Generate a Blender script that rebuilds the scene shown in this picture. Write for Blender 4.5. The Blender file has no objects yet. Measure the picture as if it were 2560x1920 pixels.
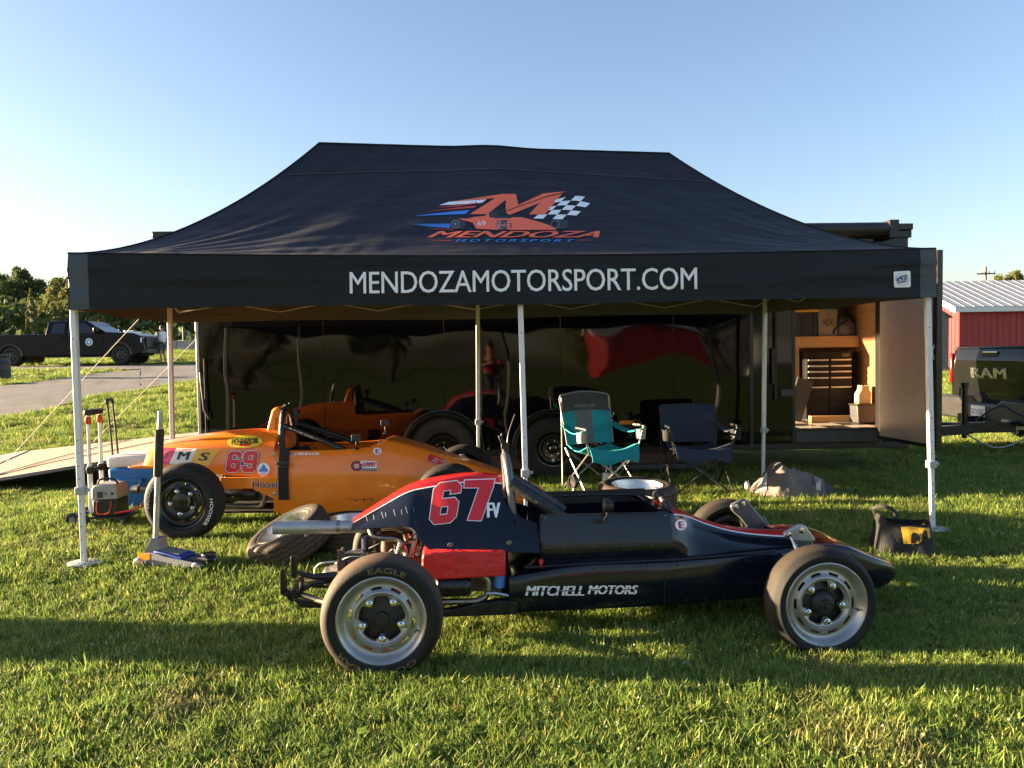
import bpy, bmesh, math, random
from mathutils import Vector, Matrix, noise
from mathutils.bvhtree import BVHTree
rad = math.radians
rnd = random.Random(7)
scene = bpy.context.scene
col = scene.collection

# ------------------------------------------------------------------ camera
FPX, CAMH = 1900.0, 1.50                       # focal length in photo pixels (2560 wide), eye height
PITCH, ROLL = math.atan(75 / 1900.0), rad(0.9)
FW = Vector((0, math.cos(PITCH), -math.sin(PITCH)))
_u = Vector((0, math.sin(PITCH), math.cos(PITCH)))
CR = Vector((1, 0, 0)) * math.cos(ROLL) - _u * math.sin(ROLL)
CU = Vector((1, 0, 0)) * math.sin(ROLL) + _u * math.cos(ROLL)
CAM = Vector((0, 0, CAMH))
cd = bpy.data.cameras.new('camera')
cam = bpy.data.objects.new('camera', cd)
col.objects.link(cam)
cd.sensor_width = 36.0
cd.lens = 36.0 * FPX / 2560.0
cd.clip_start, cd.clip_end = 0.05, 2000
cam.matrix_world = Matrix(((CR.x, CU.x, -FW.x, 0), (CR.y, CU.y, -FW.y, 0), (CR.z, CU.z, -FW.z, CAMH), (0, 0, 0, 1)))
scene.camera = cam

# ------------------------------------------------------------------ sky, sun, exposure
SUN_EL, SUN_AZ = rad(7.6), rad(-6.0)            # low evening sun from the left, a touch behind the tent
sun_dir = Vector((-math.cos(SUN_AZ) * math.cos(SUN_EL), -math.sin(SUN_AZ) * math.cos(SUN_EL), math.sin(SUN_EL)))
w = bpy.data.worlds.new('World')
scene.world = w
w.use_nodes = True
nt = w.node_tree
bg = nt.nodes['Background']
sky = nt.nodes.new('ShaderNodeTexSky')
sky.sky_type = 'NISHITA'
sky.sun_disc = False
sky.sun_elevation = SUN_EL
sky.sun_rotation = math.atan2(sun_dir.x, sun_dir.y)
sky.altitude = 0
sky.air_density = 1.0
sky.dust_density = 1.2
sky.ozone_density = 2.0
tint = nt.nodes.new('ShaderNodeMix'); tint.data_type = 'RGBA'; tint.blend_type = 'MULTIPLY'; tint.inputs[0].default_value = 1.0
tint.inputs[7].default_value = (1.04, .945, .99, 1)       # the phone's slightly warmer, less green sky
nt.links.new(sky.outputs[0], tint.inputs[6]); nt.links.new(tint.outputs[2], bg.inputs[0])
bg.inputs[1].default_value = 0.052
sl = bpy.data.lights.new('sun', 'SUN')
sl.energy = 5.0
sl.angle = rad(0.6)
sl.color = (1.0, 0.74, 0.44)
so = bpy.data.objects.new('sun', sl)
col.objects.link(so)
so.rotation_euler = (-sun_dir).to_track_quat('-Z', 'Y').to_euler()
so.location = (-20, -5, 12)
scene.view_settings.view_transform = 'Standard'
scene.view_settings.look = 'None'
scene.view_settings.exposure = 3.0
scene.view_settings.gamma = 1.0
scene.render.engine = 'CYCLES'
scene.cycles.max_bounces = 6
scene.cycles.use_denoising = True

# ------------------------------------------------------------------ helpers
def ray(px, py):
    return (FW + CR * ((px - 1280) / FPX) - CU * ((py - 960) / FPX))
def P(px, py, Y):
    d = ray(px, py)
    return CAM + d * (Y / d.y)
def sstep(a, b, x):
    t = min(1, max(0, (x - a) / (b - a)))
    return t * t * (3 - 2 * t)
def gz(x, y):
    z = 0.032 + 0.068 * sstep(4.2, 6.0, y)
    k = 0.052 + (0.010 - 0.052) * sstep(-7, 7, x)
    d = max(0.0, y - 10.5)
    z += k * (d - 1.5 * (1 - math.exp(-d / 1.5)))
    z += 0.018 * noise.noise(Vector((x * 0.55, y * 0.8, 3))) + 0.008 * noise.noise(Vector((x * 2.1, y * 2.6, 9)))
    return z
def G(px, py):
    d = ray(px, py)
    t = 1.5
    while t < 260:
        p = CAM + d * t
        if p.z < gz(p.x, p.y):
            break
        t *= 1.004
    return CAM + d * t

MATS = {}
def mat(name, c, rough=0.5, metal=0.0, var=0.0, scale=6.0, bump=0.0, bscale=60.0, spec=0.5, coat=0.0, rvar=0.0, det=4.0, c2=None, stretch=(1, 1, 1), world=False, dist=0.01):
    m = bpy.data.materials.new(name)
    m.use_nodes = True
    n = m.node_tree
    b = n.nodes['Principled BSDF']
    b.inputs['Base Color'].default_value = (*c, 1)
    b.inputs['Roughness'].default_value = rough
    b.inputs['Metallic'].default_value = metal
    b.inputs['Specular IOR Level'].default_value = spec
    b.inputs['Coat Weight'].default_value = coat
    b.inputs['Coat Roughness'].default_value = 0.06
    if var or bump or rvar or c2:
        if world:
            g = n.nodes.new('ShaderNodeNewGeometry'); src = g.outputs['Position']
        else:
            g = n.nodes.new('ShaderNodeTexCoord'); src = g.outputs['Object']
        mp = n.nodes.new('ShaderNodeMapping')
        mp.inputs['Scale'].default_value = stretch
        n.links.new(src, mp.inputs[0])
        src = mp.outputs[0]
    if var or c2:
        t = n.nodes.new('ShaderNodeTexNoise')
        t.inputs['Scale'].default_value = scale
        t.inputs['Detail'].default_value = det
        n.links.new(src, t.inputs['Vector'])
        r = n.nodes.new('ShaderNodeMapRange')
        r.inputs[1].default_value, r.inputs[2].default_value = 0.3, 0.7
        n.links.new(t.outputs[0], r.inputs[0])
        x = n.nodes.new('ShaderNodeMix')
        x.data_type = 'RGBA'
        ca = c if c2 else tuple(k * (1 - var) for k in c)
        cb = c2 if c2 else tuple(min(1, k * (1 + var)) for k in c)
        x.inputs[6].default_value = (*ca, 1)
        x.inputs[7].default_value = (*cb, 1)
        n.links.new(r.outputs[0], x.inputs[0])
        n.links.new(x.outputs[2], b.inputs['Base Color'])
    if rvar:
        t = n.nodes.new('ShaderNodeTexNoise')
        t.inputs['Scale'].default_value = scale * 1.7
        t.inputs['Detail'].default_value = 5
        n.links.new(src, t.inputs['Vector'])
        r = n.nodes.new('ShaderNodeMapRange')
        r.inputs[1].default_value, r.inputs[2].default_value = 0.3, 0.7
        r.inputs[3].default_value, r.inputs[4].default_value = max(0.02, rough - rvar), min(1, rough + rvar)
        n.links.new(t.outputs[0], r.inputs[0])
        n.links.new(r.outputs[0], b.inputs['Roughness'])
    if bump:
        t = n.nodes.new('ShaderNodeTexNoise')
        t.inputs['Scale'].default_value = bscale
        t.inputs['Detail'].default_value = 4
        n.links.new(src, t.inputs['Vector'])
        k = n.nodes.new('ShaderNodeBump')
        k.inputs['Strength'].default_value = bump
        k.inputs['Distance'].default_value = dist
        n.links.new(t.outputs[0], k.inputs['Height'])
        n.links.new(k.outputs[0], b.inputs['Normal'])
    MATS[name] = m
    return m
def M(x):
    return MATS[x] if isinstance(x, str) else x

class MB:
    def __init__(s):
        s.v, s.f, s.mi, s.cm = [], [], [], 0
    def add(s, vs, fs, mi=None):
        o = len(s.v)
        s.v += [tuple(q) for q in vs]
        for f in fs:
            s.f.append(tuple(i + o for i in f))
            s.mi.append(s.cm if mi is None else mi)
        return s
    def box(s, x0, x1, y0, y1, z0, z1, rot=None, piv=None):
        vs = [Vector((x, y, z)) for x in (x0, x1) for y in (y0, y1) for z in (z0, z1)]
        if rot is not None:
            pv = Vector(piv) if piv is not None else Vector(((x0 + x1) / 2, (y0 + y1) / 2, (z0 + z1) / 2))
            vs = [rot @ (q - pv) + pv for q in vs]
        return s.add(vs, [(0, 1, 3, 2), (4, 6, 7, 5), (0, 4, 5, 1), (2, 3, 7, 6), (0, 2, 6, 4), (1, 5, 7, 3)])
    def tube(s, pts, r, n=10, caps=True, flat=None):
        pts = [Vector(q) for q in pts]
        k = len(pts)
        rs = r if isinstance(r, (list, tuple)) else [r] * k
        t0 = (pts[1] - pts[0]).normalized()
        up = Vector((0, 0, 1)) if abs(t0.z) < 0.9 else Vector((0, 1, 0))
        a = t0.cross(up).normalized()
        vs, fs = [], []
        for i in range(k):
            t = (pts[min(i + 1, k - 1)] - pts[max(i - 1, 0)]).normalized()
            a = (a - t * a.dot(t)).normalized()
            b = t.cross(a)
            for j in range(n):
                th = 2 * math.pi * j / n
                vs.append(pts[i] + a * (math.cos(th) * rs[i]) + b * (math.sin(th) * rs[i] * (flat or 1)))
        for i in range(k - 1):
            for j in range(n):
                j2 = (j + 1) % n
                fs.append((i * n + j, i * n + j2, (i + 1) * n + j2, (i + 1) * n + j))
        if caps:
            fs.append(tuple(range(n - 1, -1, -1)))
            fs.append(tuple((k - 1) * n + j for j in range(n)))
        return s.add(vs, fs)
    def lathe(s, prof, n=48, axis='y', c=(0, 0, 0), mis=None, wob=None, a0=0.0, a1=2 * math.pi):
        c = Vector(c)
        full = abs(a1 - a0 - 2 * math.pi) < 1e-6
        nn = n if full else n + 1
        vs, fs, ms = [], [], []
        for i in range(nn):
            th = a0 + (a1 - a0) * i / n
            for j, (r, h) in enumerate(prof):
                if wob:
                    r, h = wob(j, th, r, h)
                p, q = r * math.cos(th), r * math.sin(th)
                vs.append(c + Vector({'y': (p, h, q), 'z': (p, q, h), 'x': (h, p, q)}[axis]))
        m = len(prof)
        for i in range(n):
            i2 = (i + 1) % nn
            for j in range(m - 1):
                fs.append((i * m + j, i * m + j + 1, i2 * m + j + 1, i2 * m + j))
                ms.append(mis[j] if mis else s.cm)
        o = len(s.v)
        s.v += [tuple(q) for q in vs]
        s.f += [tuple(i + o for i in f) for f in fs]
        s.mi += ms
        return s
    def prism(s, poly, a0, a1, axis='y'):
        n = len(poly)
        def pt(p, a):
            return {'y': (p[0], a, p[1]), 'x': (a, p[0], p[1]), 'z': (p[0], p[1], a)}[axis]
        vs = [pt(p, a0) for p in poly] + [pt(p, a1) for p in poly]
        fs = [tuple(range(n)), tuple(range(2 * n - 1, n - 1, -1))]
        fs += [(i, i + n, (i + 1) % n + n, (i + 1) % n) for i in range(n)]
        return s.add(vs, fs)
    def grid(s, fn, nu, nv, skip=None, mi=None, wrap=False):
        vs = [fn(i / nu, j / nv) for i in range(nu + (0 if wrap else 1)) for j in range(nv + 1)]
        fs, ms = [], []
        for i in range(nu):
            i2 = (i + 1) % nu if wrap else i + 1
            for j in range(nv):
                if skip and skip(i, j):
                    continue
                fs.append((i * (nv + 1) + j, i2 * (nv + 1) + j, i2 * (nv + 1) + j + 1, i * (nv + 1) + j + 1))
                ms.append(mi(i, j) if mi else s.cm)
        o = len(s.v)
        s.v += [tuple(q) for q in vs]
        s.f += [tuple(i + o for i in f) for f in fs]
        s.mi += ms
        return s
    def xf(s, mtx):
        s.v = [tuple(mtx @ Vector(q)) for q in s.v]
        return s
    def mesh(s, name, mats, smooth=38, fix=True):
        me = bpy.data.meshes.new(name)
        me.from_pydata(s.v, [], s.f)
        for m in (mats if isinstance(mats, (list, tuple)) else [mats]):
            me.materials.append(M(m))
        me.polygons.foreach_set('material_index', s.mi)
        if fix:
            bm = bmesh.new(); bm.from_mesh(me)
            bmesh.ops.remove_doubles(bm, verts=bm.verts, dist=1e-5)
            bmesh.ops.recalc_face_normals(bm, faces=bm.faces)
            bm.to_mesh(me); bm.free()
        if smooth:
            me.shade_smooth()
            me.set_sharp_from_angle(angle=rad(smooth))
        me.update()
        return me
    def build(s, name, mats, parent=None, smooth=38, bevel=0.0, seg=2, solid=0.0, loc=None, rot=None, fix=True, soloff=1.0, subsurf=0, matoff=0):
        o = bpy.data.objects.new(name, s.mesh(name, mats, smooth, fix))
        col.objects.link(o)
        o.parent = parent
        if loc is not None: o.location = loc
        if rot is not None: o.rotation_euler = rot
        if subsurf:
            q = o.modifiers.new('subsurf', 'SUBSURF'); q.levels = q.render_levels = subsurf
        if solid:
            q = o.modifiers.new('solid', 'SOLIDIFY'); q.thickness = solid; q.offset = soloff; q.material_offset = matoff
            q = o.modifiers.new('split', 'EDGE_SPLIT'); q.split_angle = rad(max(45, smooth or 45)); q.use_edge_sharp = True
        if bevel:
            q = o.modifiers.new('bevel', 'BEVEL'); q.width = bevel; q.segments = seg; q.limit_method = 'ANGLE'; q.angle_limit = rad(40)
        return o

def tag(o, label=None, cat=None, group=None, kind=None):
    if label: o['label'] = label
    if cat: o['category'] = cat
    if group: o['group'] = group
    if kind: o['kind'] = kind
    return o
def thing(name, label, cat, loc=(0, 0, 0), rz=0.0, group=None):
    o = bpy.data.objects.new(name, None)
    o.empty_display_size = 0.1
    col.objects.link(o)
    o.location = loc
    o.rotation_euler = (0, 0, rz)
    return tag(o, label, cat, group)
def copy_tree(o, parent=None):
    c = o.copy()
    col.objects.link(c)
    c.parent = parent
    for ch in list(o.children):
        copy_tree(ch, c)
    return c
def bez(pts, n=10):
    """smooth polyline through pts (Catmull-Rom)"""
    pts = [Vector(p) for p in pts]
    out = []
    for i in range(len(pts) - 1):
        p0, p1, p2, p3 = pts[max(i - 1, 0)], pts[i], pts[i + 1], pts[min(i + 2, len(pts) - 1)]
        for k in range(n):
            t = k / n
            out.append(0.5 * ((2 * p1) + (p2 - p0) * t + (2 * p0 - 5 * p1 + 4 * p2 - p3) * t * t + (3 * p1 - p0 - 3 * p2 + p3) * t ** 3))
    out.append(pts[-1])
    return out
def interp(tab, x):
    if x <= tab[0][0]: return tab[0][1]
    for (a, va), (b, vb) in zip(tab, tab[1:]):
        if x <= b:
            t = (x - a) / (b - a)
            return va + (vb - va) * t
    return tab[-1][1]
def smooth_tab(tab, n=6):
    q = bez([(a, 0, b) for a, b in tab], n)
    return [(p.x, p.z) for p in q]

# flat artwork, drawn in photo pixels or wheel coordinates, laid onto real surfaces
def curve_mesh(cu):
    o = bpy.data.objects.new('tmp', cu)
    me = bpy.data.meshes.new_from_object(o)
    vs = [(q.co.x, q.co.y) for q in me.vertices]
    fs = [tuple(p.vertices) for p in me.polygons]
    bpy.data.objects.remove(o)
    bpy.data.meshes.remove(me)
    bpy.data.curves.remove(cu)
    return vs, fs
def text2d(body, x0, y0, x1, y1, shear=0.0, bold=0.0, rot=0.0, space=1.0, flip=True):
    """text fitted into a pixel box; y grows downward as in a picture when flip"""
    cu = bpy.data.curves.new('t', 'FONT')
    cu.body = body
    cu.shear = shear
    cu.offset = bold
    cu.space_character = space
    cu.resolution_u = 3
    vs, fs = curve_mesh(cu)
    a0, a1 = min(v[0] for v in vs), max(v[0] for v in vs)
    b0, b1 = min(v[1] for v in vs), max(v[1] for v in vs)
    sx, sy = (x1 - x0) / (a1 - a0), abs(y1 - y0) / (b1 - b0)
    cx, cy = (x0 + x1) / 2, (y0 + y1) / 2
    out = []
    c, s = math.cos(rad(rot)), math.sin(rad(rot))
    for a, b in vs:
        u = (a - (a0 + a1) / 2) * sx
        v = (b - (b0 + b1) / 2) * sy
        u, v = u * c - v * s, u * s + v * c
        out.append((cx + u, cy - v if flip else cy + v))
    return out, fs
def poly2d(polys, offset=0.0):
    """even-odd filled outlines"""
    cu = bpy.data.curves.new('c', 'CURVE')
    cu.dimensions = '2D'
    cu.fill_mode = 'BOTH'
    cu.offset = offset
    if offset:                                  # outer outline one way, holes the other, so that the offset grows the shape
        def area(p): return sum(a[0] * b[1] - b[0] * a[1] for a, b in zip(p, p[1:] + p[:1]))
        polys = [(list(p) if (area(list(p)) < 0) == (i == 0) else list(p)[::-1]) for i, p in enumerate(polys)]
    for p in polys:
        sp = cu.splines.new('POLY')
        sp.points.add(len(p) - 1)
        for q, (a, b) in zip(sp.points, p):
            q.co = (a, b, 0, 1)
        sp.use_cyclic_u = True
    return curve_mesh(cu)
def ell(cx, cy, rx, ry, n=36, rot=0):
    c, s = math.cos(rad(rot)), math.sin(rad(rot))
    return [(cx + rx * math.cos(2 * math.pi * i / n) * c - ry * math.sin(2 * math.pi * i / n) * s, cy + rx * math.cos(2 * math.pi * i / n) * s + ry * math.sin(2 * math.pi * i / n) * c) for i in range(n)]
def lay(name, art, fn, m, parent=None, step=None, keepw=False, heavy=None):
    """cut flat artwork on a grid, map it with fn(u,v), link it"""
    vs, fs = art
    bm = bmesh.new()
    bv = [bm.verts.new((a, b, 0)) for a, b in vs]
    for f in fs:
        try: bm.faces.new([bv[i] for i in f])
        except ValueError: pass
    if step:
        for ax in (0, 1):
            lo, hi = min(q[ax] for q in vs), max(q[ax] for q in vs)
            k = math.ceil(lo / step)
            while k * step < hi:
                co = [0, 0, 0]; co[ax] = k * step
                no = [0, 0, 0]; no[ax] = 1
                bmesh.ops.bisect_plane(bm, geom=bm.verts[:] + bm.edges[:] + bm.faces[:], plane_co=co, plane_no=no)
                k += 1
    for q in bm.verts:
        q.co = fn(q.co.x, q.co.y)
    me = bpy.data.meshes.new(name)
    if heavy:                                   # heavier strokes: the same letters again, shifted a little, each a hair above the last
        m0 = bpy.data.meshes.new('x'); bm.to_mesh(m0)
        for k in range(1, heavy[0] + 1):
            m1 = m0.copy()
            m1.transform(Matrix.Translation(heavy[1] * k))
            bm.from_mesh(m1)
            bpy.data.meshes.remove(m1)
        bpy.data.meshes.remove(m0)
    bm.to_mesh(me)
    bm.free()
    me.materials.append(M(m))
    o = bpy.data.objects.new(name, me)
    col.objects.link(o)
    if parent is not None:
        o.parent = parent
        if not keepw:
            me.transform(parent.matrix_world.inverted())
    return o
def surf(objs, off=0.003):
    """map from a photo pixel to the point seen there on the surfaces of objs"""
    bpy.context.view_layer.update()
    vs, fs = [], []
    for o in (objs if isinstance(objs, (list, tuple)) else [objs]):
        k = len(vs)
        vs += [o.matrix_world @ q.co for q in o.data.vertices]
        fs += [tuple(i + k for i in p.vertices) for p in o.data.polygons]
    t = BVHTree.FromPolygons(vs, fs)
    def fn(px, py):
        d = ray(px, py).normalized()
        h, nn, i, dist = t.ray_cast(CAM, d)
        if h is None:
            q = CAM + d * 5
            for k in range(6):
                h, nn, i, dist = t.find_nearest(q)
                q = CAM + d * (h - CAM).dot(d)
        return h - d * off
    return fn
D6 = [[(.2, 0), (.8, 0), (1, .2), (1, .72), (.82, .9), (.36, .9), (.36, 1.2), (.64, 1.2), (.64, 1.05), (1, 1.05), (1, 1.3), (.8, 1.5), (.2, 1.5), (0, 1.3), (0, .2)], [(.36, .32), (.36, .62), (.64, .62), (.64, .32)]]
D9 = [[(1 - a, 1.5 - b) for a, b in p] for p in D6]
D7 = [[(0, 1.5), (1, 1.5), (1, 1.2), (.62, 0), (.22, 0), (.6, 1.18), (0, 1.18)]]
def quadmap(p00, p10, p11, p01):
    """unit square -> pixel quad (00 = lower left of the drawing)"""
    def f(u, v):
        a = [p00[i] * (1 - u) + p10[i] * u for i in (0, 1)]
        b = [p01[i] * (1 - u) + p11[i] * u for i in (0, 1)]
        return (a[0] * (1 - v) + b[0] * v, a[1] * (1 - v) + b[1] * v)
    return f
def digit(d, quad, offset=0.0):
    q = quadmap(*quad)
    polys = [[q(a, b / 1.5) for a, b in p] for p in d]
    return poly2d(polys, offset)

# ------------------------------------------------------------------ shared materials
mat('white_paint', (.84, .85, .86), .35, var=.05)
mat('steel', (.42, .42, .41), .32, 1.0, var=.15, scale=9, rvar=.1)
mat('silver_paint', (.44, .44, .43), .42, .65, var=.10, scale=12, rvar=.10, bump=.05)
mat('dull_steel', (.36, .34, .31), .38, 1.0, c2=(.26, .22, .18), scale=14, rvar=.12)
mat('chrome', (.75, .75, .75), .12, 1.0)
mat('black_plastic', (.016, .016, .017), .45, var=.3, bump=.1)
mat('black_metal', (.012, .012, .013), .28, var=.3, scale=20, rvar=.1)
mat('matte_black', (.010, .010, .011), .75)
mat('black_fabric', (.018, .018, .020), .9, var=.3, bump=.3, bscale=400)
mat('dark_grey', (.05, .05, .055), .5, var=.2)
mat('mid_grey', (.22, .22, .22), .5, var=.15)
mat('rope', (.62, .58, .50), .8)
mat('glass_dark', (.012, .014, .016), .05, spec=.6)
mat('rust_brown', (.10, .055, .035), .7, var=.4, scale=20)
mat('red_print', (.66, .030, .036), .38, var=.06)
mat('white_print', (.88, .88, .88), .45)
mat('black_print', (.012, .012, .014), .45)
mat('blue_print', (.06, .24, .62), .45)
mat('yellow_print', (.86, .62, .04), .4)
mat('gold_print', (.16, .115, .055), .8, var=.35, scale=60)
mat('amber', (.7, .25, .02), .2)
# ------------------------------------------------------------------ ground, road, grass
def nodes_of(m):
    n = m.node_tree
    return n, n.nodes['Principled BSDF']
def ground_mat():
    m = bpy.data.materials.new('ground_soil'); m.use_nodes = True
    n, b = nodes_of(m)
    g = n.nodes.new('ShaderNodeNewGeometry')
    t1 = n.nodes.new('ShaderNodeTexNoise'); t1.inputs['Scale'].default_value = 0.9; t1.inputs['Detail'].default_value = 6
    t2 = n.nodes.new('ShaderNodeTexNoise'); t2.inputs['Scale'].default_value = 14; t2.inputs['Detail'].default_value = 6; t2.inputs['Roughness'].default_value = .7
    for t in (t1, t2): n.links.new(g.outputs['Position'], t.inputs['Vector'])
    r1 = n.nodes.new('ShaderNodeValToRGB')
    r1.color_ramp.elements[0].position = .30; r1.color_ramp.elements[0].color = (.060, .105, .020, 1)
    r1.color_ramp.elements[1].position = .72; r1.color_ramp.elements[1].color = (.17, .20, .050, 1)
    n.links.new(t2.outputs[0], r1.inputs[0])
    r2 = n.nodes.new('ShaderNodeMapRange'); r2.inputs[1].default_value = .60; r2.inputs[2].default_value = .74
    n.links.new(t1.outputs[0], r2.inputs[0])
    x = n.nodes.new('ShaderNodeMix'); x.data_type = 'RGBA'
    n.links.new(r2.outputs[0], x.inputs[0]); n.links.new(r1.outputs[0], x.inputs[6]); x.inputs[7].default_value = (.20, .145, .08, 1)
    n.links.new(x.outputs[2], b.inputs['Base Color'])
    b.inputs['Roughness'].default_value = .95
    b.inputs['Specular IOR Level'].default_value = .1
    k = n.nodes.new('ShaderNodeBump'); k.inputs['Strength'].default_value = 1.0; k.inputs['Distance'].default_value = .06
    n.links.new(t2.outputs[0], k.inputs['Height']); n.links.new(k.outputs[0], b.inputs['Normal'])
    MATS['ground_soil'] = m
ground_mat()
def axis(a, b, fine0, fine1, f, growth=1.18):
    xs = []
    x = fine0
    while x <= fine1: xs.append(x); x += f
    s = f; x = xs[-1]
    while x < b: s *= growth; x += s; xs.append(min(x, b))
    s = f; x = xs[0]; lo = []
    while x > a: s *= growth; x -= s; lo.append(max(x, a))
    return lo[::-1] + xs
xs, ys = axis(-420, 420, -7, 7, .16), axis(-300, 520, 1.5, 13, .16)
g = MB()
g.v = [(x, y, gz(x, y) if y > -20 else 0.03) for x in xs for y in ys]
ny = len(ys)
g.f = [(i * ny + j, (i + 1) * ny + j, (i + 1) * ny + j + 1, i * ny + j + 1) for i in range(len(xs) - 1) for j in range(ny - 1)]
g.mi = [0] * len(g.f)
tag(g.build('ground', 'ground_soil', smooth=180, fix=False), 'gently rising lawn of mown grass with worn straw patches', kind='structure')

# asphalt lane with a fork around a grass island (left background)
mat('asphalt', (.135, .128, .122), .9, var=.22, scale=1.1, bump=.5, bscale=60, world=True, det=8)
near = [(-420, 1118), (-200, 1075), (0, 1043), (60, 1037), (110, 1028), (195, 1003), (260, 985), (325, 980), (420, 962), (510, 949), (640, 930), (900, 905)]
isl = [(-420, 1000), (-200, 985), (0, 966), (60, 961), (110, 955), (145, 949), (200, 941), (250, 934), (300, 929), (350, 926)]
upt = [(-420, 921), (0, 917), (250, 915), (510, 912), (900, 900)]
upb = [(-420, 930), (0, 926), (120, 924), (350, 925), (351, 926)]
def strip(top, bot, x0, x1, mb, n=60):
    def f(u, v):
        x = x0 + (x1 - x0) * u
        p = G(x, interp(top, x) * v + interp(bot, x) * (1 - v))
        return (p.x, p.y, gz(p.x, p.y) + .025)
    mb.grid(f, n, 8)
rd = MB()
strip(isl, near, -420, 350, rd)
strip(upt, near, 350, 900, rd)
strip(upt, upb, -420, 350, rd)
tag(rd.build('road', 'asphalt', smooth=180), 'grey asphalt lane curving past the grass behind the tent', kind='structure')
road_poly_n = near
def on_road(x, y):
    v = Vector((x, y, gz(x, y))) - CAM
    d = v.dot(FW)
    if d <= 0: return False
    px, py = 1280 + FPX * v.dot(CR) / d, 960 - FPX * v.dot(CU) / d
    if px < -420 or px > 900: return False
    nb = interp(near, px)
    if px > 350: return interp(upt, px) - 1 < py < nb
    return (interp(isl, px) < py < nb) or (interp(upt, px) - 1 < py < interp(upb, px))

# grass: tufts instanced over the lawn
def grass_mat():
    m = bpy.data.materials.new('grass_blade'); m.use_nodes = True
    n, b = nodes_of(m)
    g = n.nodes.new('ShaderNodeNewGeometry'); oi = n.nodes.new('ShaderNodeObjectInfo')
    t1 = n.nodes.new('ShaderNodeTexNoise'); t1.inputs['Scale'].default_value = 1.15; t1.inputs['Detail'].default_value = 5
    n.links.new(g.outputs['Position'], t1.inputs['Vector'])
    r = n.nodes.new('ShaderNodeValToRGB')
    e = r.color_ramp.elements
    e[0].position = 0; e[0].color = (.098, .186, .034, 1)
    e[1].position = 1; e[1].color = (.43, .42, .115, 1)
    q = e.new(.55); q.color = (.222, .308, .060, 1)
    at = n.nodes.new('ShaderNodeAttribute'); at.attribute_name = 'tone'
    n.links.new(at.outputs['Fac'], r.inputs[0])
    wh = n.nodes.new('ShaderNodeMath'); wh.operation = 'GREATER_THAN'; n.links.new(at.outputs['Fac'], wh.inputs[0]); wh.inputs[1].default_value = 1.5
    mr = n.nodes.new('ShaderNodeMapRange'); mr.inputs[1].default_value = .58; mr.inputs[2].default_value = .73
    n.links.new(t1.outputs[0], mr.inputs[0])
    x = n.nodes.new('ShaderNodeMix'); x.data_type = 'RGBA'
    mm = n.nodes.new('ShaderNodeMath'); mm.operation = 'MULTIPLY'; n.links.new(mr.outputs[0], mm.inputs[0]); n.links.new(oi.outputs['Random'], mm.inputs[1])
    n.links.new(mm.outputs[0], x.inputs[0]); n.links.new(r.outputs[0], x.inputs[6]); x.inputs[7].default_value = (.40, .29, .15, 1)
    xw = n.nodes.new('ShaderNodeMix'); xw.data_type = 'RGBA'; n.links.new(wh.outputs[0], xw.inputs[0]); n.links.new(x.outputs[2], xw.inputs[6]); xw.inputs[7].default_value = (.5, .48, .40, 1)
    x = xw
    n.links.new(x.outputs[2], b.inputs['Base Color'])
    b.inputs['Roughness'].default_value = .55
    b.inputs['Specular IOR Level'].default_value = .25
    tr = n.nodes.new('ShaderNodeBsdfTranslucent'); n.links.new(x.outputs[2], tr.inputs['Color'])
    ms = n.nodes.new('ShaderNodeMixShader'); ms.inputs[0].default_value = .42
    n.links.new(b.outputs[0], ms.inputs[1]); n.links.new(tr.outputs[0], ms.inputs[2])
    n.links.new(ms.outputs[0], n.nodes['Material Output'].inputs['Surface'])
    MATS['grass_blade'] = m
grass_mat()
tufts = bpy.data.collections.new('grass_tufts')
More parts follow.
